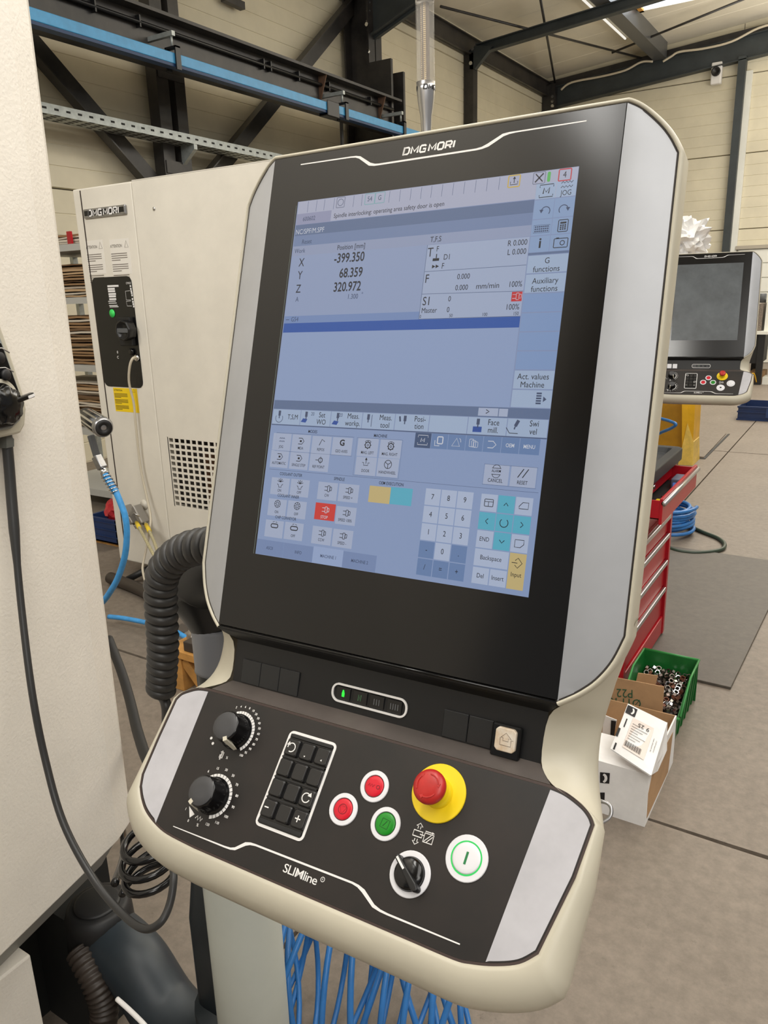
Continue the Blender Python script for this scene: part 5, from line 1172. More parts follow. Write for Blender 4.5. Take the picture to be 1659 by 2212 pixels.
# low blue crate and red bag beside the cabinet
p = fl(246, 1170, 0.0); 
t_ = wthing('storage_crate', (-4.0, 3.3, 0), 'dark blue crate on the floor at the left edge of the narrow cabinet', 'crate')
q0 = onY(222, 1170, 3.3); q1 = onY(228, 1122, 3.3); xq0, xq1 = q0.x - 0.15, onY(254, 1150, 3.3).x; zq0, zq1 = max(0.002, q0.z), q1.z
if zq0 > 0.02:
    b = MB(); b.box((xq0, 3.32, 0.001), (xq1, 3.6, zq0 - 0.002)); one(b, 'pallet_block', WOOD, 'low wooden block under the dark blue crate', 'block')
for nm, lo, hi in (('front_wall', (xq0, 3.3, zq0), (xq1, 3.32, zq1)), ('rear_wall', (xq0, 3.6, zq0), (xq1, 3.62, zq1)), ('side_wall', (xq0, 3.3, zq0), (xq0 + .02, 3.62, zq1)), ('side_wall', (xq1 - .02, 3.3, zq0), (xq1, 3.62, zq1)), ('crate_base', (xq0, 3.3, zq0), (xq1, 3.62, zq0 + .01))):
    b = MB(); b.box(lo, hi); b.build(nm, CRATEBLUE, t_)
for k in range(3): z = zq0 + (zq1 - zq0) * (0.25 + 0.3 * k); b = MB(); b.box((xq0, 3.292, z), (xq1, 3.3, z + 0.008)); b.build('crate_rib', CRATEBLUE, t_)
bm_ = bmesh.new(); bmesh.ops.create_icosphere(bm_, subdivisions=3, radius=0.115)
rr_ = random.Random(3)
for v in bm_.verts: v.co *= 1 + rr_.uniform(-0.12, 0.12); v.co.z *= 0.8
me = bpy.data.meshes.new('red_bag'); bm_.to_mesh(me); bm_.free(); me.materials.append(mat('red_film', (190, 40, 50), 0.3, noise=0.2, nscale=20)); bag = bpy.data.objects.new('plastic_bag', me); COL.objects.link(bag)
bag.location = ((xq0 + xq1) / 2 + 0.04, 3.46, zq1 + 0.03); tag(bag, 'red shiny plastic bag lying in the dark blue crate', 'bag')

# ================================================================ LEFT FOREGROUND: MACHINE, PENDANT, ARM
E1, E2 = Vector((-1.257, 0.907)), Vector((-1.232, 0.854)); Bp = Vector((-1.17, 0.547))
fd = (Bp - E2).normalized(); E3 = E2 + fd * 1.9
fn = Vector((-fd.y, fd.x)); fn = fn if fn.x > 0 else -fn
ZBOT = 0.55
outl = [E1 + Vector((-0.9, 0.25)), E1 + Vector((-0.012, 0.012)), E1, E2, E2 + fd * 0.002, E3, E3 + Vector((-1.2, 0))]
t_ = wthing('machine_tool', (-1.6, 0.3, 0), 'tall cream machine enclosure filling the left edge of the picture', 'machine')
b = MB(); b.prism([(p.x, p.y) for p in outl], lambda x, y: (x, y, ZBOT), lambda x, y: (x + 0.05, y, 3.4)); b.build('enclosure', MACHINE, t_, bevel=0.004, seg=3)
def shrink(d):
    return [outl[0], E1 + Vector((-0.03 - d, -d * .5)), E1 + Vector((-d, -d * .8)), E2 - fn * d, E2 + fd * 0.03 - fn * d, E3 - fn * d, outl[-1]]
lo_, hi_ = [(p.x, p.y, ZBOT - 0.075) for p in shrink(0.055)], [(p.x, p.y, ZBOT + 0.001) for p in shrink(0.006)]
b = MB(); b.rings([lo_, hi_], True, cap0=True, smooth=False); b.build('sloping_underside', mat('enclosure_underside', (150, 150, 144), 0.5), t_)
b = MB(); pA = fl(76, 2112, 0.42); 
b.box((-2.2, -1.0, 0.30), (pA.x - 0.0, pA.y, ZBOT - 0.075)); b.build('lower_cover', MACHINE, t_, bevel=0.004)
b = MB(); b.box((-2.3, -1.0, 0.0), (-1.5, 1.0, 0.30)); b.build('machine_bed', mat('machine_bed_dark', (26, 28, 28), 0.6), t_)
b = MB(); b.tube(spline([fl(170, 2050, .3), fl(205, 2120, .26), fl(225, 2180, .2), fl(215, 2260, .12)], 24), [0.030 if (k // 2) % 2 else 0.025 for k in range(73)], 14); 
one(b, 'corrugated_hose', mat('dark_ribbed_hose', (52, 44, 38), 0.5), 'dark ribbed hose hanging below the left machine', 'hose')
# pendant control on the machine face
C0 = None
dv = ray(-28, 800); kk = ((E2.x - EYE[0]) * fn.x + (E2.y - EYE[1]) * fn.y) / (dv[0] * fn.x + dv[1] * fn.y); P0 = Vector(EYE + dv * (kk * 0.985))
ff = Vector((fd.x, fd.y, 0)); nf = Vector((fn.x, fn.y, 0))
def PF(x, z, h=0.0): return tuple(P0 - ff * x * .001 + Vector((0, 0, z * .001)) + nf * h * .001)   # x to the right in view
t_ = empty('handwheel_pendant', P0, 'handheld machine pendant with black knob cut off by the left edge', 'remote control'); t_['_w'] = tuple(P0)
def pend(pts, h0, h1, name, m, bevel=0.0, parent=t_): b = MB(); b.prism(pts, lambda x, z: PF(x, z, h0), lambda x, z: PF(x, z, h1)); return b.build(name, m, parent, bevel=bevel)
bodyo = [(-60, 112), (-8, 112), (6, 100), (16, 70), (30, 10), (41, -45), (42, -66), (34, -92), (22, -104), (-60, -104)]
pend(bodyo, 0, 26, 'pendant_case', CREAM2, 0.004)
front = [(-60, 96), (-8, 94), (4, 76), (18, 20), (33, -45), (33, -62), (24, -82), (4, -92), (-60, -92)]
fr_ = pend([(x - 2, z) for x, z in front], 26, 30, 'pendant_front', mat('pendant_grey', (138, 142, 138), 0.4), 0.002)
pend([(-60, 52), (-6, 52), (6, 42), (14, 10), (27, -42), (27, -62), (20, -78), (2, -88), (-60, -88)], 30, 33, 'pendant_keypad', BLACKG, 0.002)
for z in (34, 4): b = MB(); b.tube([PF(-30, z + 2, 34), PF(4, z, 34), PF(18 - (z < 20) * -2, z - 8, 33)], 0.0012, 6); b.build('silver_line', ALU, t_)
for x, z in ((-4, 20), (2, -7)): b = MB(); b.lathe([(0.009, 0), (0.009, 0.004), (0.007, 0.006)], PF(x, z, 33), tuple(nf), 20); b.build('pendant_key', BLACKM, t_)
b = MB(); A = [PF(-12 + 34 * math.cos(math.radians(k)), -46 + 34 * math.sin(math.radians(k)), 33.6) for k in range(20, 110, 8)]; A2 = [PF(-12 + 28 * math.cos(math.radians(k)), -46 + 28 * math.sin(math.radians(k)), 33.6) for k in range(20, 110, 8)]
b.rings([A, A2], close=False, smooth=False); b.build('dial_scale', mat('ivory_pointer', (204, 198, 180), 0.45), t_)
b = MB(); b.lathe([(0.030, 0), (0.030, 0.012), (0.027, 0.02), (0.012, 0.024)], PF(-16, -52, 33), tuple(nf), 40, wob=lambda k: 1 + 0.06 * math.cos(k * 2 * math.pi * 9 / 40)); b.build('pendant_knob', BLACKG, t_)
b = MB(); bar(b, PF(-10, -48, 52), PF(34, -41.5, 52), 0.008, 0.009, up=tuple(nf)); bb_ = b.build('knob_pointer', BLACKG, t_, bevel=0.002)
b = MB(); bar(b, PF(19, -44, 57), PF(32, -41.8, 57), 0.0042, 0.001, up=tuple(nf)); b.build('pointer_mark', WHITEP, bb_)
pend([(0, -104), (8, -104), (14, -112), (12, -124), (-4, -124)], 2, 18, 'holder', mat('holder_grey', (92, 94, 90), 0.5))
# pendant cable: strain relief, straight run, loop, coil
pc = [(14, 938, 1.40), (20, 1010, 1.40), (27, 1100, 1.40), (45, 1300, 1.40), (70, 1500, 1.40), (100, 1650, 1.42), (138, 1780, 1.42), (200, 1896, 1.40), (262, 1972, 1.36), (310, 2006, 1.32), (345, 1994, 1.30), (366, 1955, 1.30), (375, 1900, 1.30), (372, 1850, 1.32), (366, 1800, 1.34)]
P = spline([at(*p) for p in pc], 8); n0 = 18
rads = [0.0085 if i < n0 else 0.0085 - (0.0085 - 0.0058) * min(1, (i - n0) / 3) for i in range(len(P))]
b = MB(); b.tube(P, rads, 12); one(b, 'pendant_cable', mat('dark_grey_cable', (44, 44, 44), 0.4), 'long dark cable from the pendant looping down the left machine', 'cable')
# glossy curly cord
cc = [at(322, 1800, 1.42), at(322, 1838, 1.42), at(320, 1875, 1.42), at(316, 1918, 1.42)]
ax0 = spline(cc, 30); b = MB(); H_ = []
for i, p in enumerate(ax0):
    tt = i / (len(ax0) - 1); a = tt * 2 * math.pi * 3.6; rr = 0.040 + 0.004 * math.sin(a * .7)
    H_.append(p + Vector((math.cos(a) * rr, math.sin(a) * rr, 0.010 * math.sin(a + 1))))
b.tube(H_, 0.0060, 10); b2 = [at(290, 1790, 1.40), at(265, 1822, 1.40), at(262, 1860, 1.40), at(250, 1905, 1.42), at(236, 1915, 1.43)]
one(b, 'curly_cord', BLACKG, 'glossy black curly cord hanging left of the console arm', 'cable')
b = MB(); b.tube(spline([at(252, 1720, 2.0), at(264, 1790, 1.95), at(268, 1835, 1.8), at(262, 1870, 1.7), at(248, 1908, 1.62)], 6), 0.0075, 10); one(b, 'short_cable', BLACKG, 'short thick black cable end left of the curly cord', 'cable')
b = MB(); b.tube(spline([at(235, 1380, 2.15), at(262, 1450, 2.05), at(280, 1510, 1.95), at(300, 1590, 1.8), (at(330, 1665, 1.65)), at(420, 1800, 1.5)], 6), 0.0115, 10); one(b, 'power_cable', BLACKM, 'thick black cable running from behind the left machine under the console', 'cable')

b = MB(); b.tube(spline([at(253, 2158, 1.5), at(280, 2182, 1.48), at(312, 2214, 1.46), at(330, 2240, 1.46)], 5), 0.004, 8); one(b, 'white_lead', WHITEP, 'thin white lead in front of the bent arm at the bottom edge', 'cable')
# ---- console arm: pivot, bent arm, post, elbow
t_ = wthing('support_arm', (-1.327, 0.86, 0), 'dark slate swivel arm and light grey post that carry the console', 'arm')
pv = fl(211, 1953, 0.36)
b = MB(); b.lathe([(0.075, -0.1), (0.072, -0.02), (0.066, 0.0), (0.058, 0.004)], pv, n=36); b.build('pivot_housing', BLACKM, t_)
b = MB(); b.lathe([(0.05, 0.0), (0.05, 0.008), (0.044, 0.010)], pv, n=32); b.build('pivot_cap', mat('pivot_cap_black', (30, 30, 31), 0.5), t_)
b = MB(); b.box((-1.497, pv.y - 0.05, 0.0), (pv.x - 0.02, pv.y + 0.07, pv.z - 0.03)); b.build('bracket', mat('machine_bed_dark', (26, 28, 28), 0.6), t_)
px0 = Vector((-0.893, 0.81)); 
arm = [Vector((pv.x + .02, pv.y, pv.z - 0.08)), Vector((pv.x + 0.12, pv.y - 0.01, 0.27)), Vector((-1.10, 0.82, 0.20)), Vector((-0.98, 0.81, 0.19)), Vector((-0.90, 0.81, 0.25)), Vector((-0.893, 0.81, 0.36))]
b = MB(); b.tube(spline(arm, 8), 0.068, 20); b.build('bent_arm', POSTD, t_)
def zat(u, v, y): return onY(u, v, y).z
b = MB(); Pq = rrect(-0.955, 0.77, -0.83, 0.85, 0.03, 4); Pt = rrect(-0.876, 0.78, -0.80, 0.845, 0.025, 4)
b.rings([[(x, y, 0.25) for x, y in Pq], [(x, y, 0.55) for x, y in Pq], [(x, y, 1.0) for x, y in Pt], [(x, y, 1.12) for x, y in Pt]], True, cap0=True, cap1=True); b.build('post_spine', POSTD, t_)
b = MB(); b.lathe([(0.062, 0.0), (0.062, 0.28)], (-0.79, 0.765, 0.02), n=32, cap0=True); b.lathe([(0.0595, 0.28), (0.0595, 0.283)], (-0.79, 0.765, 0.02), n=32, cap0=False, cap1=False)
b.rings([[(-0.79 + 0.062 * math.cos(2 * math.pi * k / 32), 0.765 + 0.062 * math.sin(2 * math.pi * k / 32), z) for k in range(32)] for z in (0.303 + .1, 1.02)], True, cap1=True); 
b.rings([[(-0.79 + 0.062 * math.cos(2 * math.pi * k / 32), 0.765 + 0.062 * math.sin(2 * math.pi * k / 32), z) for k in range(32)] for z in (0.30, 0.400)], True); b.build('post_cover', POSTL, t_)
# collars and elbow behind the console
b = MB(); b.lathe([(0.036, 1.02), (0.038, 1.035), (0.038, 1.085), (0.036, 1.09)], (-0.812, 0.79, 0), n=32); b.build('black_collar', BLACK, t_)
b = MB(); b.lathe([(0.041, 1.09), (0.040, 1.095), (0.040, 1.16), (0.036, 1.165)], (-0.814, 0.79, 0), n=32); b.build('grey_collar', COLLAR, t_)
el = [Vector((-0.814, 0.79, 1.155)), Vector((-0.826, 0.79, 1.19)), Vector((-0.84, 0.79, 1.225)), Vector((-0.80, 0.79, 1.255)), Vector((-0.72, 0.79, 1.27)), Vector((-0.60, 0.785, 1.30)), Vector((-0.48, 0.77, 1.34))]
b = MB(); P = spline(el, 6); b.tube(P, [0.036 + 0.022 * min(1, i / 12) for i in range(len(P))], 24); b.build('elbow', mat('elbow_black', (22, 22, 23), 0.38), t_)
b = MB(); b.lathe([(0.05, -0.02), (0.085, 0.0), (0.09, 0.03), (0.08, 0.05)], (-0.55, 0.735, 1.33), (-0.25, 1, 0.3), n=36); b.build('hub', mat('hub_lilac_grey', (168, 168, 180), 0.4), t_)
# ---- thick spiral conduit
sp = [(347, 1497), (350, 1450), (352, 1395), (349, 1330), (347, 1278), (350, 1246), (362, 1220), (382, 1200), (406, 1187), (434, 1180), (470, 1176)]
YH = 0.68; path = spline([onY(u, v, YH) for u, v in sp], 40); L_ = [0.0]
for i in range(1, len(path)): L_.append(L_[-1] + (path[i] - path[i - 1]).length)
turns = 22; H_ = []; prev = None
N_ = turns * 22
def along(s):
    s = min(max(s, 0), L_[-1] - 1e-6); i = int(np.searchsorted(L_, s)) ; i = max(1, i); f0 = (s - L_[i - 1]) / max(1e-9, L_[i] - L_[i - 1]); return path[i - 1].lerp(path[i], f0)
pitch = []
for k in range(N_ + 1):
    tt = k / N_; s = L_[-1] * (0.84 * tt + 0.16 * tt * tt)
    c = along(s); d = (along(s + 0.004) - along(s - 0.004)).normalized()
    u_ = Vector((0, 1, 0)); w_ = d.cross(u_).normalized(); u_ = w_.cross(d).normalized(); a = 2 * math.pi * turns * tt
    H_.append(c + (u_ * math.sin(a) + w_ * math.cos(a)) * (0.0145 + 0.003 * tt))
tail = [H_[0] + Vector((0.0, 0.0, 0)), at(352, 1506, (Vector(H_[0]) - Vector(EYE)).length), onY(360, 1530, YH), onY(362, 1575, YH), onY(380, 1640, YH)]
b = MB(); b.tube(list(reversed(spline(tail, 6)))[:-1] + H_, 0.0078, 12); one(b, 'spiral_conduit', mat('spiral_dark_grey', (48, 47, 46), 0.42), 'thick dark grey spiral conduit arching down behind the left of the console', 'conduit')

# ---- blue hose with chrome quick coupling and knurled handle left of the cabinet
YQ = 1.75
def yq(u, v): return onY(u, v, YQ)
t_ = wthing('air_hose', yq(252, 1254), 'bright blue air hose with chrome spring coupling hanging beside the left machine', 'hose')
b = MB(); b.tube(spline([yq(*p) for p in ((246, 1054), (252, 1066), (261, 1088), (270, 1114), (274, 1145), (272, 1186), (265, 1219), (253, 1252), (240, 1275), (222, 1300), (190, 1330), (150, 1400))] + [fl(120, 1560, 0.012)], 6), 0.0115, 14); b.build('hose', HOSELB, t_)
b = MB(); P = [yq(225, 1020), yq(247, 1060)]; b.tube([yq(222, 1012), yq(227, 1028)], 0.013, 16); b.build('ferrule', CHROME, t_)
b = MB(); b.tube([yq(226, 1024), yq(250, 1064)], 0.0125, 14); b.build('spring_core', HOSELB, t_)
b = MB(); ax = (yq(250, 1064) - yq(226, 1024)); aN = ax.normalized(); u_ = Vector((0, 1, 0)); w_ = aN.cross(u_).normalized(); H_ = []
for k in range(121): tt = k / 120; a = 2 * math.pi * 6 * tt; H_.append(yq(226, 1024) + ax * tt + (u_ * math.sin(a) + w_ * math.cos(a)) * 0.0155)
b.tube(H_, 0.0024, 6); b.build('spring', CHROME, t_)
b = MB(); bar(b, yq(208, 985), yq(222, 1012), 0.028, 0.03, up=(0, 1, 0)); b.build('coupling', STEEL, t_, bevel=0.004)
b = MB(); bar(b, yq(196, 940), yq(210, 988), 0.02, 0.02, up=(0, 1, 0)); b.build('coupling_body', GREYP, t_, bevel=0.003)
t_ = wthing('ribbed_handle', yq(222, 922), 'black and silver ribbed round handle sticking out beside the left machine', 'handle')
hx = (onY(224, 924, YQ - 0.06) - yq(195, 905)); hN = hx.normalized(); base_ = yq(195, 905)
b = MB(); b.lathe([(0.032, -0.05), (0.034, hx.length * 0.9)], base_, tuple(hN), 36); b.build('handle_body', BLACK, t_)
b = MB()
for k in range(12):
    a = 2 * math.pi * k / 12; u2 = hN.cross(Vector((0, 0, 1))).normalized(); w2 = hN.cross(u2); rd = u2 * math.cos(a) + w2 * math.sin(a)
    bar(b, base_ + rd * 0.031 - hN * 0.02, base_ + rd * 0.034 + hN * hx.length * 0.88, 0.007, 0.004, up=tuple(rd))
b.build('handle_ribs', CHROME, t_)
b = MB(); b.lathe([(0.034, hx.length * .86), (0.035, hx.length * .95), (0.030, hx.length), (0.029, hx.length * 1.01)], base_, tuple(hN), 36); b.build('handle_ring', STEEL, t_)
b = MB(); b.lathe([(0.029, hx.length * .98), (0.028, hx.length * 1.03), (0.011, hx.length * 1.035), (0.010, hx.length * 1.0)], base_, tuple(hN), 36); b.build('handle_end', BLACKM, t_)

# ---- things on the floor behind the console, left
def floorpt(u, v, z=0.0): return fl(u, v, z)
b = MB(); b.tube(spline([floorpt(238, 1248, .04), floorpt(262, 1257, .04), floorpt(290, 1268, .04), floorpt(315, 1280, .04), floorpt(345, 1300, .04)], 6), 0.035, 14); one(b, 'flexible_conduit', mat('dark_ribbed_hose', (52, 44, 38), 0.5), 'thick dark ribbed conduit lying on the floor beneath the cabinets', 'conduit')
b = MB(); b.tube([floorpt(275, 1252, .03), floorpt(322, 1228, .09)], 0.02, 10); one(b, 'pipe_stub', BLACKM, 'short black pipe slanting up to the underside of the cabinet', 'pipe')
b = MB(); b.tube(spline([floorpt(236, 1256, .012), floorpt(262, 1262, .012), floorpt(288, 1271, .012), floorpt(318, 1292, .012), floorpt(350, 1310, .012)], 6), 0.008, 8); one(b, 'yellow_cable', mat('yellow_cable_sheath', (222, 186, 70), 0.45), 'thin yellow cable on the floor beside the dark conduit', 'cable')
b = MB(); b.tube(spline([floorpt(235, 1332, .05), floorpt(270, 1336, .06), floorpt(320, 1346, .07), floorpt(365, 1358, .07), floorpt(400, 1376, .06), floorpt(440, 1406, .03), floorpt(470, 1440, .02)], 6), 0.0125, 12); one(b, 'floor_hose', HOSELB, 'bright blue hose crossing the floor behind the spiral conduit', 'hose')
q = floorpt(386, 1334); b = MB(); b.box((q.x, q.y, 0.001), (q.x + 0.34, q.y + 0.18, 0.30)); one(b, 'grey_box', GREYP, 'dark grey metal box on the floor behind the console arm', 'box', bevel=0.006)
q = floorpt(392, 1362); 
q = floorpt(362, 1374); b = MB(); b.box((q.x, q.y + 0.03, 0.001), (q.x + 0.5, q.y + 0.10, 0.03)); one(b, 'steel_bar', mat('rusty_flat_bar', (108, 100, 92), 0.5, metal=0.4), 'long flat steel bar on the floor above the ground steel plate', 'bar')
q = floorpt(362, 1402); b = MB(); b.box((q.x, q.y, 0.001), (q.x + 0.45, q.y + 0.16, 0.04)); one(b, 'steel_plate', mat('ground_steel_plate', (152, 144, 134), 0.4, metal=0.3, noise=0.1, nscale=12), 'flat ground steel plate on the floor right of the spiral conduit', 'plate', bevel=0.002)
b = MB(); q2 = floorpt(392, 1382, 0.041); b.add([(q.x + .12, q.y + .09, 0.0415), (q.x + .26, q.y + .06, 0.0415), (q.x + .28, q.y + .12, 0.0415), (q.x + .14, q.y + .15, 0.0415), (q.x + .12, q.y + .09, 0.0419), (q.x + .26, q.y + .06, 0.0419), (q.x + .28, q.y + .12, 0.0419), (q.x + .14, q.y + .15, 0.0419)], [(3, 2, 1, 0), (4, 5, 6, 7), (0, 1, 5, 4), (1, 2, 6, 5), (2, 3, 7, 6), (3, 0, 4, 7)]); one(b, 'paper_slip', WHITEP, 'crumpled white paper slip lying on the ground steel plate', 'paper')
# wooden blocks carrying steel bars
wz = 0.20; q = floorpt(372, 1485)
bx, by = q.x, q.y
t_ = wthing('wooden_trestle', (bx, by, 0), 'orange wooden block trestle on the floor carrying round steel stock', 'block')
b = MB(); b.box((bx, by, 0.0), (bx + 0.075, by + 0.1, wz - 0.035)); b.build('block', WOOD, t_, bevel=0.003)
b = MB(); b.box((bx + 0.16, by + 0.02, 0.0), (bx + 0.235, by + 0.12, wz - 0.035)); b.build('block', WOOD, t_, bevel=0.003)
b = MB(); bar(b, (bx + 0.08, by + 0.02, wz - 0.05), (bx + 0.158, by + 0.04, 0.03), 0.05, 0.03, up=(0, 1, 0)); b.build('strut', WOOD, t_)
b = MB(); b.box((bx + 0.0, by - 0.015, wz - 0.034), (bx + 0.34, by + 0.12, wz)); b.build('board', WOOD, t_, bevel=0.002)
b = MB(); b.box((bx + 0.1, by + 0.0, wz + .001), (bx + 0.36, by + 0.05, wz + 0.045)); one(b, 'square_bar', mat('dark_square_bar', (70, 62, 56), 0.5, metal=0.3), 'dark square steel bar on the wooden trestle', 'bar', bevel=0.003)
b = MB(); b.lathe([(0.03, 0), (0.032, 0.004), (0.032, 0.36), (0.03, 0.364)], (bx + 0.06, by + 0.088, wz + 0.033), (1, 0, 0), 24); t_ = one(b, 'round_bar', mat('raw_round_steel', (168, 158, 146), 0.45, metal=0.5, noise=0.3, nscale=40), 'grey round steel bar with a paper label on the trestle', 'bar', origin=(bx + 0.06, by + 0.088, wz))
b = MB(); o_ = Vector((bx + 0.06, by + 0.088, wz)); b.rings([[(x, by + 0.088 - 0.0327 * math.cos(a), wz + 0.033 + 0.0327 * math.sin(a)) for a in (-0.5, -0.1, 0.3, 0.6)] for x in (bx + 0.09, bx + 0.2)], close=False); pl_ = b
me_ = pl_.build('paper_label', WHITEP, None); me_.parent = t_; me_.matrix_parent_inverse = Matrix.Translation(-t_.location)

# ---- heap of blue hose loops on the floor under the console
rnd = random.Random(11)
def loop_hose(c0, c1, n, rx, rz, label, seed, m=HOSEBLUE, rad=0.0066, lean=0.3):
    rn = random.Random(seed); pts = []; c0 = Vector(c0); c1 = Vector(c1); d = (c1 - c0).normalized(); s = Vector((-d.y, d.x, 0))
    M_ = n * 14
    for k in range(M_ + 1):
        tt = k / M_; a = 2 * math.pi * n * tt; q_ = int(n * tt)
        rn2 = random.Random(seed * 100 + q_); jx = rn2.uniform(0.8, 1.15); jl = rn2.uniform(-lean, lean)
        h = (1 - math.cos(a)) / 2
        pts.append(c0.lerp(c1, tt) + s * math.sin(a) * rx * jx + d * (h * jl * 0.12 + math.sin(a) * 0.025 * jl) + Vector((0, 0, rad + 0.002 + h * rz * jx)))
    b = MB(); b.tube(spline(pts, 2), rad, 8); return one(b, 'coiled_air_hose', m, label, 'hose', origin=(c0.x, c0.y, 0))
loop_hose((-1.00, 1.0, 0), (-0.52, 1.20, 0), 14, 0.17, 0.40, 'blue spiral air hose standing in loops on the floor under the console', 5, lean=1.3)
b = MB(); b.tube(spline([fl(590, 2020, .02), fl(640, 2000, .02), fl(560, 2060, .02), fl(640, 2150, .02), fl(600, 2240, .02)], 6), 0.006, 8)

# ================================================================ RIGHT SIDE
# mat and thin plate on the floor
mp = [(-0.338, 3.225), (-0.27, 5.0), (-1.65, 5.03), (-1.62, 3.25)]
b = MB(); b.prism(mp, lambda x, y: (x, y, 0.0), lambda x, y: (x, y, 0.012)); one(b, 'rubber_mat', MATT, 'large grey rubber mat on the floor behind the green bin', 'mat', bevel=0.002)
b = MB(); b.prism([(-1.291, 7.96), (-1.308, 9.39), (-2.4, 9.41), (-2.4, 7.96)], lambda x, y: (x, y, 0.0), lambda x, y: (x, y, 0.012)); one(b, 'floor_plate', CONC, 'flat floor plate with a black edge near the yellow machine foot', 'plate')
b = MB(); b.box((-1.291, 7.905, 0.0), (-1.27, 9.39, 0.006)); b.box((-1.415, 7.905, 0.0), (-1.291, 7.93, 0.006)); one(b, 'rubber_edge', BLACKM, 'black rubber edge strip round the far floor plate', 'strip')

# ---- red tool cabinet
XT, Y0, Y1 = -0.705, 2.90, 3.64; ZT = 0.935
t_ = wthing('tool_cabinet', (-0.95, 3.27, 0), 'red tool cabinet with silver drawer handles and one open drawer', 'tool cabinet')
b = MB(); b.box((-1.2, Y0, 0.10), (XT - 0.03, Y1, ZT - 0.12)); b.build('carcass', TOOLRED, t_)
for y in (Y0, Y1 - 0.03): b = MB(); b.box((XT - 0.03, y, 0.02), (XT, y + 0.03, ZT - 0.055)); b.build('corner_post', TOOLRED, t_)
b = MB(); b.box((-1.2, Y0, 0.02), (XT - 0.004, Y1, 0.11)); b.build('plinth', TOOLRED, t_, bevel=0.004)
b = MB(); b.box((-1.2, Y0, ZT - 0.12), (XT - 0.006, Y1, ZT - 0.05)); b.build('top_rail', TOOLRED, t_)
b = MB(); b.rings([[(x, y, z) for x, y in rrect(-1.22 + i_, Y0 - 0.02 + i_, XT + 0.02 - i_, Y1 + 0.03 - i_, 0.03, 4)] for i_, z in ((0, ZT - 0.055), (0, ZT - 0.005), (0.006, ZT), (0.04, ZT), (0.05, ZT - 0.028))], True, cap0=True, cap1=True, smooth=False); b.build('top_tray', mat('dark_grey_tray', (56, 58, 60), 0.5), t_, bevel=0.003)
zh = [0.775, 0.634, 0.538, 0.405, 0.268]
for i, z in enumerate(zh):
    zlow = zh[i + 1] if i + 1 < len(zh) else 0.115
    if i == 0: continue
    b = MB(); b.box((XT - 0.03, Y0 + 0.034, zlow + 0.004), (XT - 0.012, Y1 - 0.034, z - 0.006)); dw = b.build('drawer', TOOLRED, t_, bevel=0.002)
    b = MB(); b.box((XT - 0.012, Y0 + 0.034, z - 0.026), (XT + 0.002, Y1 - 0.034, z - 0.004)); b.build('drawer_handle', ALU, dw, bevel=0.003)
# the open drawer
XO = -0.606; z1 = 0.873; z0 = 0.79
b = MB(); b.box((XO - 0.012, Y0 + 0.03, z0 - 0.02), (XO, Y1 - 0.05, z1)); dw = b.build('open_drawer', TOOLRED, t_, bevel=0.002)
b = MB(); b.tube([(XO + 0.004, Y0 + 0.03, z1 - 0.018), (XO + 0.004, Y1 - 0.05, z1 - 0.018)], 0.010, 12); b.build('drawer_handle', ALU, dw)
for nm, lo, hi in (('drawer_side', (-1.1, Y1 - 0.062, z0), (XO - .012, Y1 - 0.052, z1 - 0.01)), ('drawer_side', (-1.1, Y0 + 0.032, z0), (XO - .012, Y0 + .042, z1 - 0.01)), ('drawer_bottom', (-1.1, Y0 + .032, z0), (XO - .012, Y1 - .052, z0 + 0.004))):
    b = MB(); b.box(lo, hi); b.build(nm, TOOLRED if 'side' in nm else BLACKM, dw)
b = MB(); b.lathe([(0.01, 0), (0.01, 0.012), (0.006, 0.014)], (XT - 0.006, 3.2, ZT - 0.085), (1, 0, 0), 16); b.build('lock', CHROME, t_)
def dthing(name, y, x, s, m, label, cat, rot=0.0, z=z0 + 0.0045):
    b = MB(); R_ = Matrix.Rotation(rot, 3, 'Z'); b.box((-s[0] / 2, -s[1] / 2, 0), (s[0] / 2, s[1] / 2, s[2]), R_, (x, y, z)); return one(b, name, m, label, cat, bevel=0.004)
dthing('plastic_case', 3.47, -0.655, (0.05, 0.11, 0.045), mat('grey_blue_case', (100, 104, 124), 0.4), 'grey blue plastic case in the far end of the open drawer', 'case', 0.0)
dthing('blue_grip', 3.33, -0.645, (0.022, 0.09, 0.04), mat('mid_blue_plastic', (62, 104, 184), 0.4), 'mid blue tool grip in the middle of the open drawer', 'tool', 0.2)
dthing('sticker_box', 3.08, -0.65, (0.04, 0.07, 0.03), YELLOW, 'yellow and red packet at the near end of the open drawer', 'packet', 0.0)
b = MB(); b.tube(spline([(-0.66, 3.18, z0 + .02), (-0.64, 3.21, z0 + .024), (-0.65, 3.25, z0 + .02)], 4), 0.011, 10); one(b, 'socket_tool', CHROME, 'shiny chrome socket lying in the open drawer', 'tool')

# ---- green bin with nuts
bx0, bx1, by0, by1, bh = -0.665, -0.447, 2.715, 3.06, 0.185
t_ = wthing('storage_bin', (-0.555, 2.89, 0), 'green open-fronted storage bin full of shiny hexagon nuts', 'bin')
b = MB(); b.box((bx0 + .012, by0 + .01, 0.001), (bx1 - .012, by1 - .01, 0.006)); b.build('bin_base', BINGREEN, t_)
def sidew(x, dx, nm):
    b = MB(); pts = [(by0 + 0.012, 0.002), (by1 - .01, 0.002), (by1, bh), (by0 + 0.17, bh), (by0 + 0.02, 0.095), (by0, 0.09)]
    b.prism(pts, lambda y, z: (x - dx * (0.012 * (1 - z / bh)), y, z), lambda y, z: (x - dx * (0.004 + 0.012 * (1 - z / bh)), y, z)); return b.build(nm, BINGREEN, t_)
sr = sidew(bx1, 1, 'side_wall'); sidew(bx0, -1, 'side_wall')
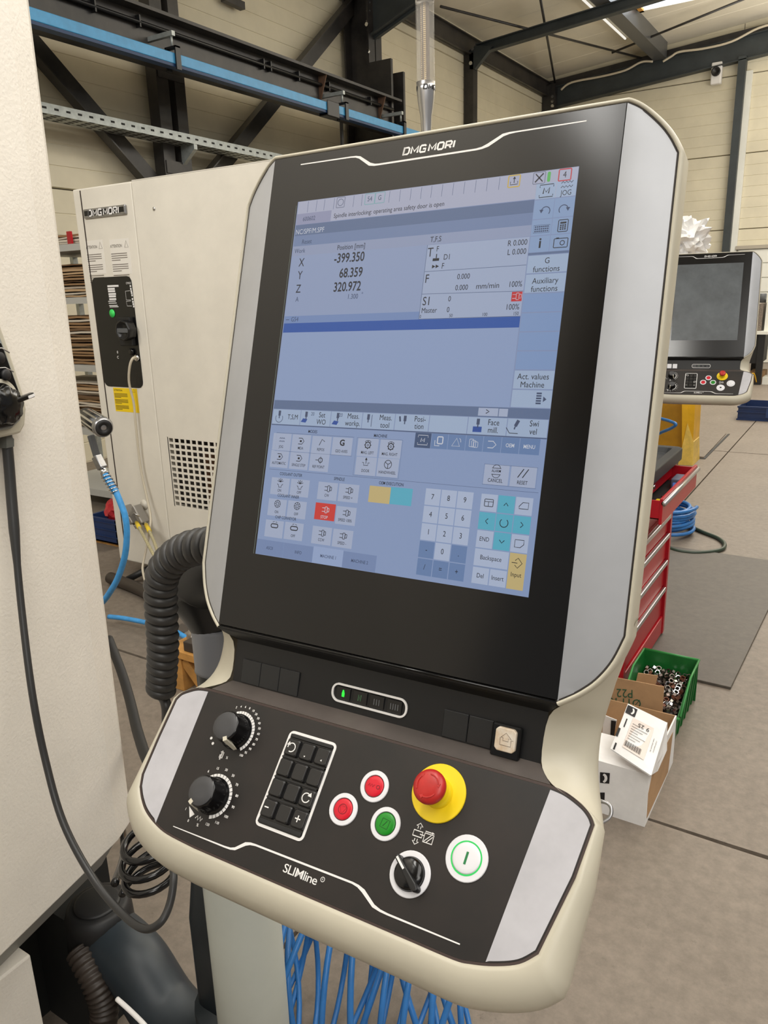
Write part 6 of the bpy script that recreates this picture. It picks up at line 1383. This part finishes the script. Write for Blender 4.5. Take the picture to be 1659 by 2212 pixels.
for k in range(5): y = by0 + 0.05 + k * 0.062; h = min(bh - 0.01, 0.08 + 0.1 * max(0, (y - by0 - 0.02)) / 0.15 - 0.01); b = MB(); b.prism([(y, 0.004), (y + 0.012, 0.004), (y + 0.012, h), (y, h)], lambda y_, z: (bx1 - 0.012 * (1 - z / bh), y_, z), lambda y_, z: (bx1 + 0.004 - 0.012 * (1 - z / bh), y_, z)); b.build('side_rib', BINGREEN, sr)
b = MB(); b.tube([(bx1, by1, bh), (bx1, by0 + 0.17, bh), (bx1, by0 + 0.02, 0.095)], 0.0045, 8); b.tube([(bx0, by1, bh), (bx0, by0 + 0.17, bh), (bx0, by0 + 0.02, 0.095)], 0.0045, 8); b.tube([(bx0, by1, bh), (bx1, by1, bh)], 0.0045, 8); b.tube([(bx0, by0 + 0.008, 0.09), (bx1, by0 + 0.008, 0.09)], 0.006, 8); b.build('bin_rim', mat('bin_rim_green', (58, 140, 72), 0.4), t_)
b = MB(); b.box((bx0, by1 - 0.008, 0.002), (bx1, by1 - 0.004, bh)); b.build('rear_wall', BINGREEN, t_)
b = MB(); b.box((bx0 + .01, by0 + 0.008, 0.002), (bx1 - .01, by0 + 0.013, 0.09)); b.build('front_wall', BINGREEN, t_)
b = MB(); b.box((bx0 + .03, by0 + 0.0, 0.03), (bx1 - .055, by0 + 0.005, 0.075)); b.build('yellow_label', mat('yellow_label', (240, 204, 20), 0.45), t_)
b = MB(); b.box((bx0 + .016, by0 + .014, 0.0065), (bx1 - .016, by1 - .012, 0.088)); o = one(b, 'loose_nuts', mat('dark_nut_mass', (48, 40, 36), 0.4, metal=0.4, noise=0.4, nscale=90), 'packed mass of nuts filling the bottom of the green bin', 'nuts'); o['kind'] = 'stuff'
nut = MB(); ro, ri, hn = 0.0115, 0.0068, 0.010
hexo = [(ro * math.cos(math.pi * k / 3), ro * math.sin(math.pi * k / 3)) for k in range(6)]; n12 = []
for k in range(6): n12 += [Vector(hexo[k]), (Vector(hexo[k]) + Vector(hexo[(k + 1) % 6])) / 2]
inn = [(ri * math.cos(math.pi * k / 6), ri * math.sin(math.pi * k / 6)) for k in range(12)]
R4 = [[(p.x, p.y, 0) for p in n12], [(p.x, p.y, hn) for p in n12], [(x * 1.15, y * 1.15, hn) for x, y in inn], [(x, y, hn - .001) for x, y in inn], [(x, y, 0.001) for x, y in inn], [(p.x, p.y, 0) for p in n12]]
nut.rings(R4, True, smooth=False)
NUTM = [mat('chrome_nut', (206, 206, 208), 0.18, metal=1.0), mat('dark_nut', (110, 98, 92), 0.25, metal=0.9), mat('rusty_nut', (104, 62, 44), 0.5, metal=0.4)]
protos = []
for i, m in enumerate(NUTM):
    o = nut.build('hex_nut', m, None); protos.append(o)
    tag(o, ['bright chrome hexagon nut lying in the green bin', 'dark oily hexagon nut lying in the green bin', 'rusty brown hexagon nut lying in the green bin'][i], 'nut', 'hexagon nuts in the green bin')
rn = random.Random(2); k = 0
for iy in range(13):
    for ix in range(9):
        o = protos[k] if k < 3 else protos[(0, 1, 0, 1, 0, 2)[rn.randrange(6)]].copy()
        if k >= 3: COL.objects.link(o)
        x = bx0 + 0.028 + ix * 0.0204 + rn.uniform(-.004, .004); y = by0 + 0.035 + iy * 0.0232 + rn.uniform(-.004, .004); z = 0.093 + 0.02 * iy / 12 + rn.uniform(0, 0.008)
        o.location = (x, y, z); o.rotation_euler = (rn.uniform(-1.1, 1.1), rn.uniform(-1.1, 1.1), rn.uniform(0, 3)); k += 1

# ---- cardboard box with open flaps
qa, qb_ = fl(1392.5, 1786), fl(1307, 1763); yN = 2.17; xR = -0.432; xL = -0.80; yF = 2.57; zB = 0.19
t_ = wthing('cardboard_box', (-0.6, 2.37, 0), 'white open cardboard box with a brown inside right of the console', 'box')
b = MB(); b.box((xL, yN, 0.0), (xR, yN + 0.005, zB)); b.build('near_side', CARDW, t_)
b = MB(); b.box((xR - 0.005, yN + .005, 0.0), (xR, yF, zB)); b.build('right_side', CARDW, t_)
b = MB(); b.prism([(yN + 0.02, 0.02), (yF - 0.08, 0.01), (yF - 0.05, zB * .8), (yN + 0.06, zB * 0.92), (yN + .015, zB * .6)], lambda y, z: (xR, y, z), lambda y, z: (xR + 0.001, y, z)); b.build('torn_patch', CARD, t_)
b = MB(); b.box((xL, yN + .005, 0.0), (xL + 0.005, yF, zB)); b.build('left_side', CARDW, t_)
b = MB(); b.box((xL, yF - 0.005, 0.0), (xR - .005, yF, zB)); b.build('far_side', CARD, t_)
b = MB(); b.box((xL + .005, yN + .005, 0.0), (xR - .005, yF - .005, 0.005)); b.build('box_bottom', CARD, t_)
def sheet(P, n, m, parent, th=0.004, name2=None):
    P = [Vector(p) for p in P]; nn = (P[1] - P[0]).cross(P[-1] - P[0]).normalized() * th; b = MB(); k = len(P)
    b.add([tuple(p) for p in P] + [tuple(p - nn) for p in P], [tuple(range(k)), tuple(range(2 * k - 1, k - 1, -1))] + [(i, k + i, k + (i + 1) % k, (i + 1) % k) for i in range(k)]); return b.build(n, m, parent)
# near flap folded inwards
top_l = onY(1305, 1655, yN); ne = onY(1400, 1682, yN)
sheet([(xL, yN, zB), (xR, yN, zB), (xR - 0.01, yN + 0.15, zB + 0.012), (xL, yN + 0.14, zB + 0.012)], 'near_flap', CARDW, t_)
# tilted white flap with labels
def pl(u, v, z): return fl(u, v, z)
F = [pl(1404, 1674, 0.215), pl(1318.5, 1617, 0.235), pl(1356.5, 1519.5, 0.33), pl(1439, 1560, 0.27)]
wf = MB(); _r = [[tuple(F[1].lerp(F[0], i / 8).lerp(F[2].lerp(F[3], i / 8), j / 8)) for i in range(9)] for j in range(9)]; wf.rings(_r, close=False); wf.rings([[(x, y, z - .004) for x, y, z in r] for r in _r][::-1], close=False); wf.build('printed_flap', CARDW, t_)
sheet([F[0], F[3], pl(1438, 1620, 0.19), pl(1418, 1665, 0.165)], 'flap_fold', CARDW, t_)
def onF(a, c, h=0.002):
    p = F[1].lerp(F[0], a); q = F[2].lerp(F[3], a); nn = (F[0] - F[1]).cross(F[2] - F[1]).normalized(); nn = nn if nn.z > 0 else -nn
    return tuple(p.lerp(q, c) + nn * h)
for o_ in (1,):
    b = MB()
    for (a0, c0_, a1, c1_) in ((0.02, 0.80, 0.27, 0.97), (0.06, 0.02, 0.10, 0.16), (0.0, 0.28, 0.06, 0.46), (0.1, 0.52, 0.13, 0.7)): b.add([onF(a0, c0_), onF(a1, c0_), onF(a1, c1_), onF(a0, c1_)], [(0, 1, 2, 3)])
    for k in range(22): a = 0.26 + k * 0.019; w = (0.006, 0.011, 0.008)[k % 3]; b.add([onF(a, 0.20, .0032), onF(a + w, 0.20, .0032), onF(a + w, 0.31, .0032), onF(a, 0.31, .0032)], [(0, 1, 2, 3)])
    for k in range(7): b.add([onF(0.28, 0.36 + k * .05, .0032), onF(0.28 + 0.1 * (2 + k % 3), 0.36 + k * .05, .0032), onF(0.28 + .1 * (2 + k % 3), 0.367 + k * .05, .0032), onF(0.28, 0.367 + k * .05, .0032)], [(0, 1, 2, 3)])
    b.text('9 25', 0.085, lambda x, y, z: onF(0.55 - x * 2.2, 0.70 - y * 1.2, .0034), sx=0.9)
    b.text('new obwohl de', 0.05, lambda x, y, z: onF(0.86 + y * .8, 0.48 - x * .9, .003), sx=0.9); b.text('chtd inaccure', 0.05, lambda x, y, z: onF(0.93 + y * .8, 0.48 - x * .9, .003), sx=0.9)
    pf = b.build('flap_print', mat('black_print', (24, 22, 24), 0.6), t_, kind='stuff')
b = MB(); b.add([onF(0.24, 0.16, .0025), onF(0.78, 0.16, .0025), onF(0.78, 0.78, .0025), onF(0.24, 0.78, .0025)], [(0, 1, 2, 3)]); b.build('shipping_label', mat('shipping_label', (226, 214, 206), 0.6), t_)
b = MB(); A = [onF(0.15 + 0.075 * math.cos(math.radians(k)), 0.885 + 0.07 * math.sin(math.radians(k)), .003) for k in range(-70, 71, 14)]; A2 = [onF(0.13 + 0.05 * math.cos(math.radians(k)), 0.885 + 0.05 * math.sin(math.radians(k)), .003) for k in range(-70, 71, 14)]; b.rings([A, A2], close=False, smooth=False); b.build('crescent_mark', WHITEP, t_)
# upright brown flap with pen marks, a second one behind, small white flap at the left
yb = yF + 0.02
Bf = [onY(1330, 1560, yb), onY(1431, 1556, yb), onY(1434.5, 1484, yb), onY(1431, 1482, yb), onY(1300, 1458, yb), onY(1290, 1545, yb)]
Bf[0] = onY(1330, 1600, yb); bf = sheet([onY(1290, 1600, yb), onY(1425, 1625, yb), onY(1434.5, 1484, yb), onY(1300, 1458, yb)], 'upright_flap', CARD, t_)
b = MB(); b.text('P22', 0.034, lambda x, y, z: (lambda p: (p.x, p.y - 0.003, p.z))(onY(1350 - x * 1000 * .8, 1496 - y * -760 - x * 60, yb)), sx=0.9, off=-0.005); b.text('\u00d811 K', 0.034, lambda x, y, z: (lambda p: (p.x, p.y - 0.003, p.z))(onY(1352 - x * 1000 * .8, 1516 + y * 760 - x * 60, yb)), sx=0.9, off=-0.005)
b.build('pen_marks', mat('green_pen', (24, 84, 60), 0.6), t_)
sheet([onY(1372, 1480, yb + 0.06), onY(1415, 1482, yb + .06), onY(1421, 1460, yb + .06), onY(1378, 1454, yb + .06)], 'rear_flap', CARD, t_)
sheet([onY(1300, 1590, yb - .1), onY(1324, 1598, yb - .1), onY(1332, 1556, yb - .1), onY(1305, 1545, yb - .1)], 'side_flap', CARDW, t_)
b = MB(); P = [onY(u, v, yb - .105) for u, v in ((1318, 1595), (1326, 1597), (1331, 1558), (1320, 1556))]; b.add([tuple(p) for p in P], [(0, 1, 2, 3)]); P = [onY(u, v, yN - .001) for u, v in ((1296, 1668), (1317.5, 1670), (1316, 1693), (1296, 1691))]; b.add([tuple(p) for p in P], [(0, 1, 2, 3)]); P = [onY(u, v, yN - .001) for u, v in ((1296, 1712), (1306.5, 1712), (1305.5, 1736), (1296, 1735))]; b.add([tuple(p) for p in P], [(0, 1, 2, 3)]); b.build('side_print', mat('black_print', (24, 22, 24), 0.6), t_)
b = MB(); C_ = [onY(1303 + 9 * math.cos(math.radians(k)), 1681 + 10 * math.sin(math.radians(k)), yN - .002) for k in range(-80, 81, 16)]; C2 = [onY(1301 + 5 * math.cos(math.radians(k)), 1681 + 6.5 * math.sin(math.radians(k)), yN - .002) for k in range(-80, 81, 16)]; b.rings([[tuple(p) for p in C_], [tuple(p) for p in C2]], close=False, smooth=False); b.build('crescent_mark', WHITEP, t_)
# wire handle poking out beside the console


# ---- yellow machine foot, blue hose loop, coil, dark green hose, crates
t_ = wthing('yellow_stand', (-1.6, 7.8, 0), 'tall yellow steel stand behind the red tool cabinet', 'stand')
def col_pts(x0, x1, flare): return x0, x1
y = 7.6
b = MB()
def yp(u, v, yy): p = onY(u, v, yy); return p
zt1 = 1.35
b.add([(-1.335, 7.6, 0), (-1.335, 7.9, 0), (-1.42, 7.58, 0), (-1.42, 7.9, 0), (-1.37, 7.6, zt1), (-1.37, 7.9, zt1), (-1.52, 7.58, zt1), (-1.52, 7.9, zt1)], [(0, 1, 5, 4), (0, 4, 6, 2), (2, 6, 7, 3), (1, 3, 7, 5), (4, 5, 7, 6), (0, 2, 3, 1)]); b.build('bright_column', MYEL, t_)
b = MB(); b.add([(-1.42, 7.7, 0), (-1.42, 7.95, 0), (-2.0, 7.7, 0), (-2.0, 7.95, 0), (-1.52, 7.7, zt1), (-1.52, 7.95, zt1), (-1.9, 7.7, zt1), (-1.9, 7.95, zt1)], [(0, 1, 5, 4), (0, 4, 6, 2), (2, 6, 7, 3), (1, 3, 7, 5), (4, 5, 7, 6), (0, 2, 3, 1)]); b.build('side_plate', mat('shaded_side_yellow', (190, 138, 20), 0.5, noise=0.15, nscale=3), t_)  # darker yellow paints the shade on this side of the stand
b = MB(); b.add([(-1.32, 7.57, 0), (-1.32, 7.9, 0), (-1.45, 7.55, 0), (-1.45, 7.9, 0), (-1.335, 7.6, 0.22), (-1.335, 7.88, 0.22), (-1.40, 7.58, 0.4), (-1.44, 7.88, 0.3)], [(0, 1, 5, 4), (0, 4, 6, 2), (2, 6, 7, 3), (1, 3, 7, 5), (4, 5, 7, 6), (0, 2, 3, 1)]); b.build('flared_foot', mat('scuffed_yellow', (226, 190, 88), 0.45, noise=0.15, nscale=9), t_)
b = MB(); b.box((-1.8, 7.66, 0.2), (-1.75, 7.70, 1.3)); b.build('rusty_rod', mat('rusty_rod', (168, 112, 72), 0.6), t_)
b = MB(); b.tube(spline([onY(1405, 892, 6.2), onY(1425, 903, 6.1), onY(1448, 910, 6.0), onY(1460, 917, 5.95), onY(1448, 926, 6.0), onY(1425, 936, 6.1), onY(1408, 950, 6.2), onY(1380, 1000, 6.3), (onY(1380, 1000, 6.3).x, 6.3, 0.02)], 6), 0.012, 8); one(b, 'hanging_hose', HOSEBLUE, 'thin blue hose loop in front of the yellow stand', 'hose')
cc_ = Vector((-1.08, 5.35, 0)); 
t_ = wthing('hose_coil', (cc_.x, cc_.y, 0.01), 'coiled bright blue hose lying on the floor right of the tool cabinet', 'hose')
b = MB(); H_ = []
for k in range(0, 9 * 24 + 1): a = 2 * math.pi * k / 24; j = k / (9 * 24); H_.append((cc_.x + (0.17 + 0.02 * math.sin(3.1 * j * 9)) * math.cos(a) + 0.02 * math.sin(j * 20), cc_.y + (0.20 + 0.015 * math.cos(5 * j * 9)) * math.sin(a), 0.022 + 0.18 * j))
b.tube(H_, 0.0125, 8); b.build('coiled_hose', HOSEBLUE, t_)
b = MB(); b.tube(spline([fl(*p, 0.013) for p in ((1462, 1112), (1472, 1122), (1493, 1137), (1520, 1150), (1550, 1162), (1563, 1172), (1565, 1180), (1558, 1187), (1535, 1192), (1500, 1194), (1470, 1191), (1452, 1186), (1440, 1180))], 6), 0.013, 10); one(b, 'floor_hose', mat('dark_green_hose', (48, 62, 50), 0.45), 'dark green hose curving across the floor beside the blue coil', 'hose')
b = MB(); b.tube([fl(1456, 1068, 0.02), fl(1466, 1066, 0.03)], 0.02, 8); one(b, 'blue_glove', HOSEBLUE, 'small blue scrap on the floor right of the open drawer', 'scrap')
def crate(x0, x1, y0, y1, h, label, nm='stacking_crate'):
    t = wthing(nm, ((x0 + x1) / 2, (y0 + y1) / 2, 0.0), label, 'crate', None)
    for n_, lo, hi in (('crate_wall', (x0, y0, 0), (x1, y0 + .012, h)), ('crate_wall', (x0, y1 - .012, 0), (x1, y1, h)), ('crate_wall', (x0, y0 + .012, 0), (x0 + .012, y1 - .012, h)), ('crate_wall', (x1 - .012, y0 + .012, 0), (x1, y1 - .012, h)), ('crate_bottom', (x0 + .012, y0 + .012, 0.002), (x1 - .012, y1 - .012, 0.012))):
        b = MB(); b.box(lo, hi); b.build(n_, CRATEBLUE, t)
    for z in (h - 0.02, h * 0.55, 0.0): b = MB(); b.box((x0 - .01, y0 - 0.012, z), (x1 + .01, y0, z + 0.02)); b.build('crate_rim', CRATEBLUE, t)
    b = MB(); b.box((x0 + (x1 - x0) * .4, y0 - 0.016, h * .25), (x0 + (x1 - x0) * .62, y0 - .012, h * .92)); b.build('label_field', mat('navy_label', (44, 66, 112), 0.5), t)
    return t
crate(-1.347, -0.55, 10.47, 11.1, 0.175, 'open navy blue stacking crate on the floor at the right edge')
b = MB(); b.box((-1.2, 10.6, 0.013), (-1.1, 10.75, 0.05)); b.box((-1.05, 10.55, 0.013), (-.98, 10.62, 0.04)); one(b, 'scrap_parts', mat('rusty_rod', (168, 112, 72), 0.6), 'few small rusty parts inside the navy stacking crate', 'parts')
# ---- bench with perforated box far right
YD = 14.3; dx0 = onY(1606, 760, YD).x; zd = onY(1640, 716, YD).z
t_ = wthing('workbench', (dx0 + 1, YD, 0), 'black workbench with a white top far back at the right edge', 'bench')
b = MB(); b.box((dx0 - 0.05, YD, zd - 0.05), (dx0 + 2.4, YD + 0.9, zd)); b.build('bench_top', DOORP, t_)
xl_ = onY(1644, 760, YD).x
b = MB(); b.box((dx0, YD + .05, 0.35), (xl_, YD + 0.9, zd - 0.05)); b.build('pedestal', BLACKM, t_)
b = MB(); b.box((xl_ - 0.06, YD + 0.02, 0), (xl_ + 0.04, YD + 0.1, zd - 0.05)); b.build('bench_leg', BLACKM, t_)
b = MB(); b.box((dx0 + 2.2, YD + 0.02, 0), (dx0 + 2.3, YD + 0.1, zd - 0.05)); b.build('bench_leg', BLACKM, t_)
b = MB(); b.box((dx0 + 0.05, YD + 0.7, 0), (dx0 + .15, YD + 0.8, .35)); b.build('bench_leg', BLACKM, t_)
x0 = onY(1634, 700, YD).x; x1 = onY(1655, 700, YD).x; zz0 = zd; zz1 = onY(1645, 655, YD).z
b = MB(); b.box((x0, YD + 0.1, zz0 + .001), (x1 - 0.08, YD + 0.6, zz1)); one(b, 'perforated_box', mat('mesh_box_grey', (136, 124, 112), 0.5, metal=0.3, noise=0.35, nscale=60), 'grey perforated metal box standing on the far workbench', 'box', bevel=0.01)
b = MB(); b.lathe([(0.07, 0), (0.07, 0.14), (0.06, 0.15)], ((x0 + x1) / 2 - 0.07, YD + 0.35, zz1 + .001), n=20); one(b, 'metal_can', GREYP, 'small grey can on top of the perforated metal box', 'can')
b = MB(); b.box((x1 - 0.04, YD + 0.15, zd + .001), (x1 + 0.5, YD + 0.6, zz1 + 0.03)); one(b, 'white_appliance', DOORP, 'white appliance on the far workbench cut by the right edge', 'box')
b = MB(); b.box((dx0 + 0.1, YD + 0.3, 0.0), (dx0 + 0.32, YD + 0.7, 0.2)); one(b, 'brown_box', CARD, 'small brown box on the floor under the far workbench', 'box')
b = MB(); b.tube(spline([(dx0 + 0.02, YD - 0.1, 0.02), (dx0 + 0.1, YD - 0.12, 0.12), (dx0 + 0.2, YD - 0.1, 0.2), (dx0 + 0.25, YD - .05, 0.05)], 6), 0.009, 6); one(b, 'power_lead', MYEL, 'yellow cord looped under the far workbench', 'cable')
b = MB(); b.box((xl_ + 0.05, YD + .1, 0.0), (xl_ + 0.5, YD + 0.5, 0.12)); b2 = one(b, 'white_case', DOORP, 'white case on the floor at the foot of the far workbench', 'case')
# white crumpled plastic on a cream machine behind the second console
b = MB(); b.box((-2.6, 8.3, 0), (-1.62, 9.4, 1.86)); one(b, 'far_machine', CREAM, 'cream machine cabinet mostly hidden behind the second console', 'machine', bevel=0.02)
bm_ = bmesh.new(); bmesh.ops.create_icosphere(bm_, subdivisions=4, radius=0.22); rr_ = random.Random(8)
from mathutils import noise as mn
for v in bm_.verts:
    k = 1 + 0.55 * mn.noise(v.co * 14) + 0.35 * mn.noise(v.co * 31); v.co *= k; v.co.z *= 0.95
me = bpy.data.meshes.new('white_plastic'); bm_.to_mesh(me); bm_.free(); me.materials.append(mat('white_film', (244, 244, 244), 0.3))
o = bpy.data.objects.new('crumpled_film', me); COL.objects.link(o); pq_ = onY(1476, 540, 8.6); o.location = (pq_.x, 8.6, pq_.z + 0.07); tag(o, 'crumpled bright white plastic film on the far cream machine', 'film')
# console stand of the second console
t_ = wthing('console_stand', (-1.95, 5.0, 0), 'light grey swing arm behind the second console', 'stand')
b = MB(); b.tube(spline([(-1.95, 5.0, 0.0), (-1.95, 5.0, 1.2), (-1.9, 4.96, 1.42), (-1.5, 4.7, 1.5), (-0.9, 4.36, 1.5), (-0.77, 4.27, 1.5)], 5), 0.04, 16); b.build('stand_post', POSTL, t_)

for o in list(bpy.data.objects):
    if '_w' in o: del o['_w']
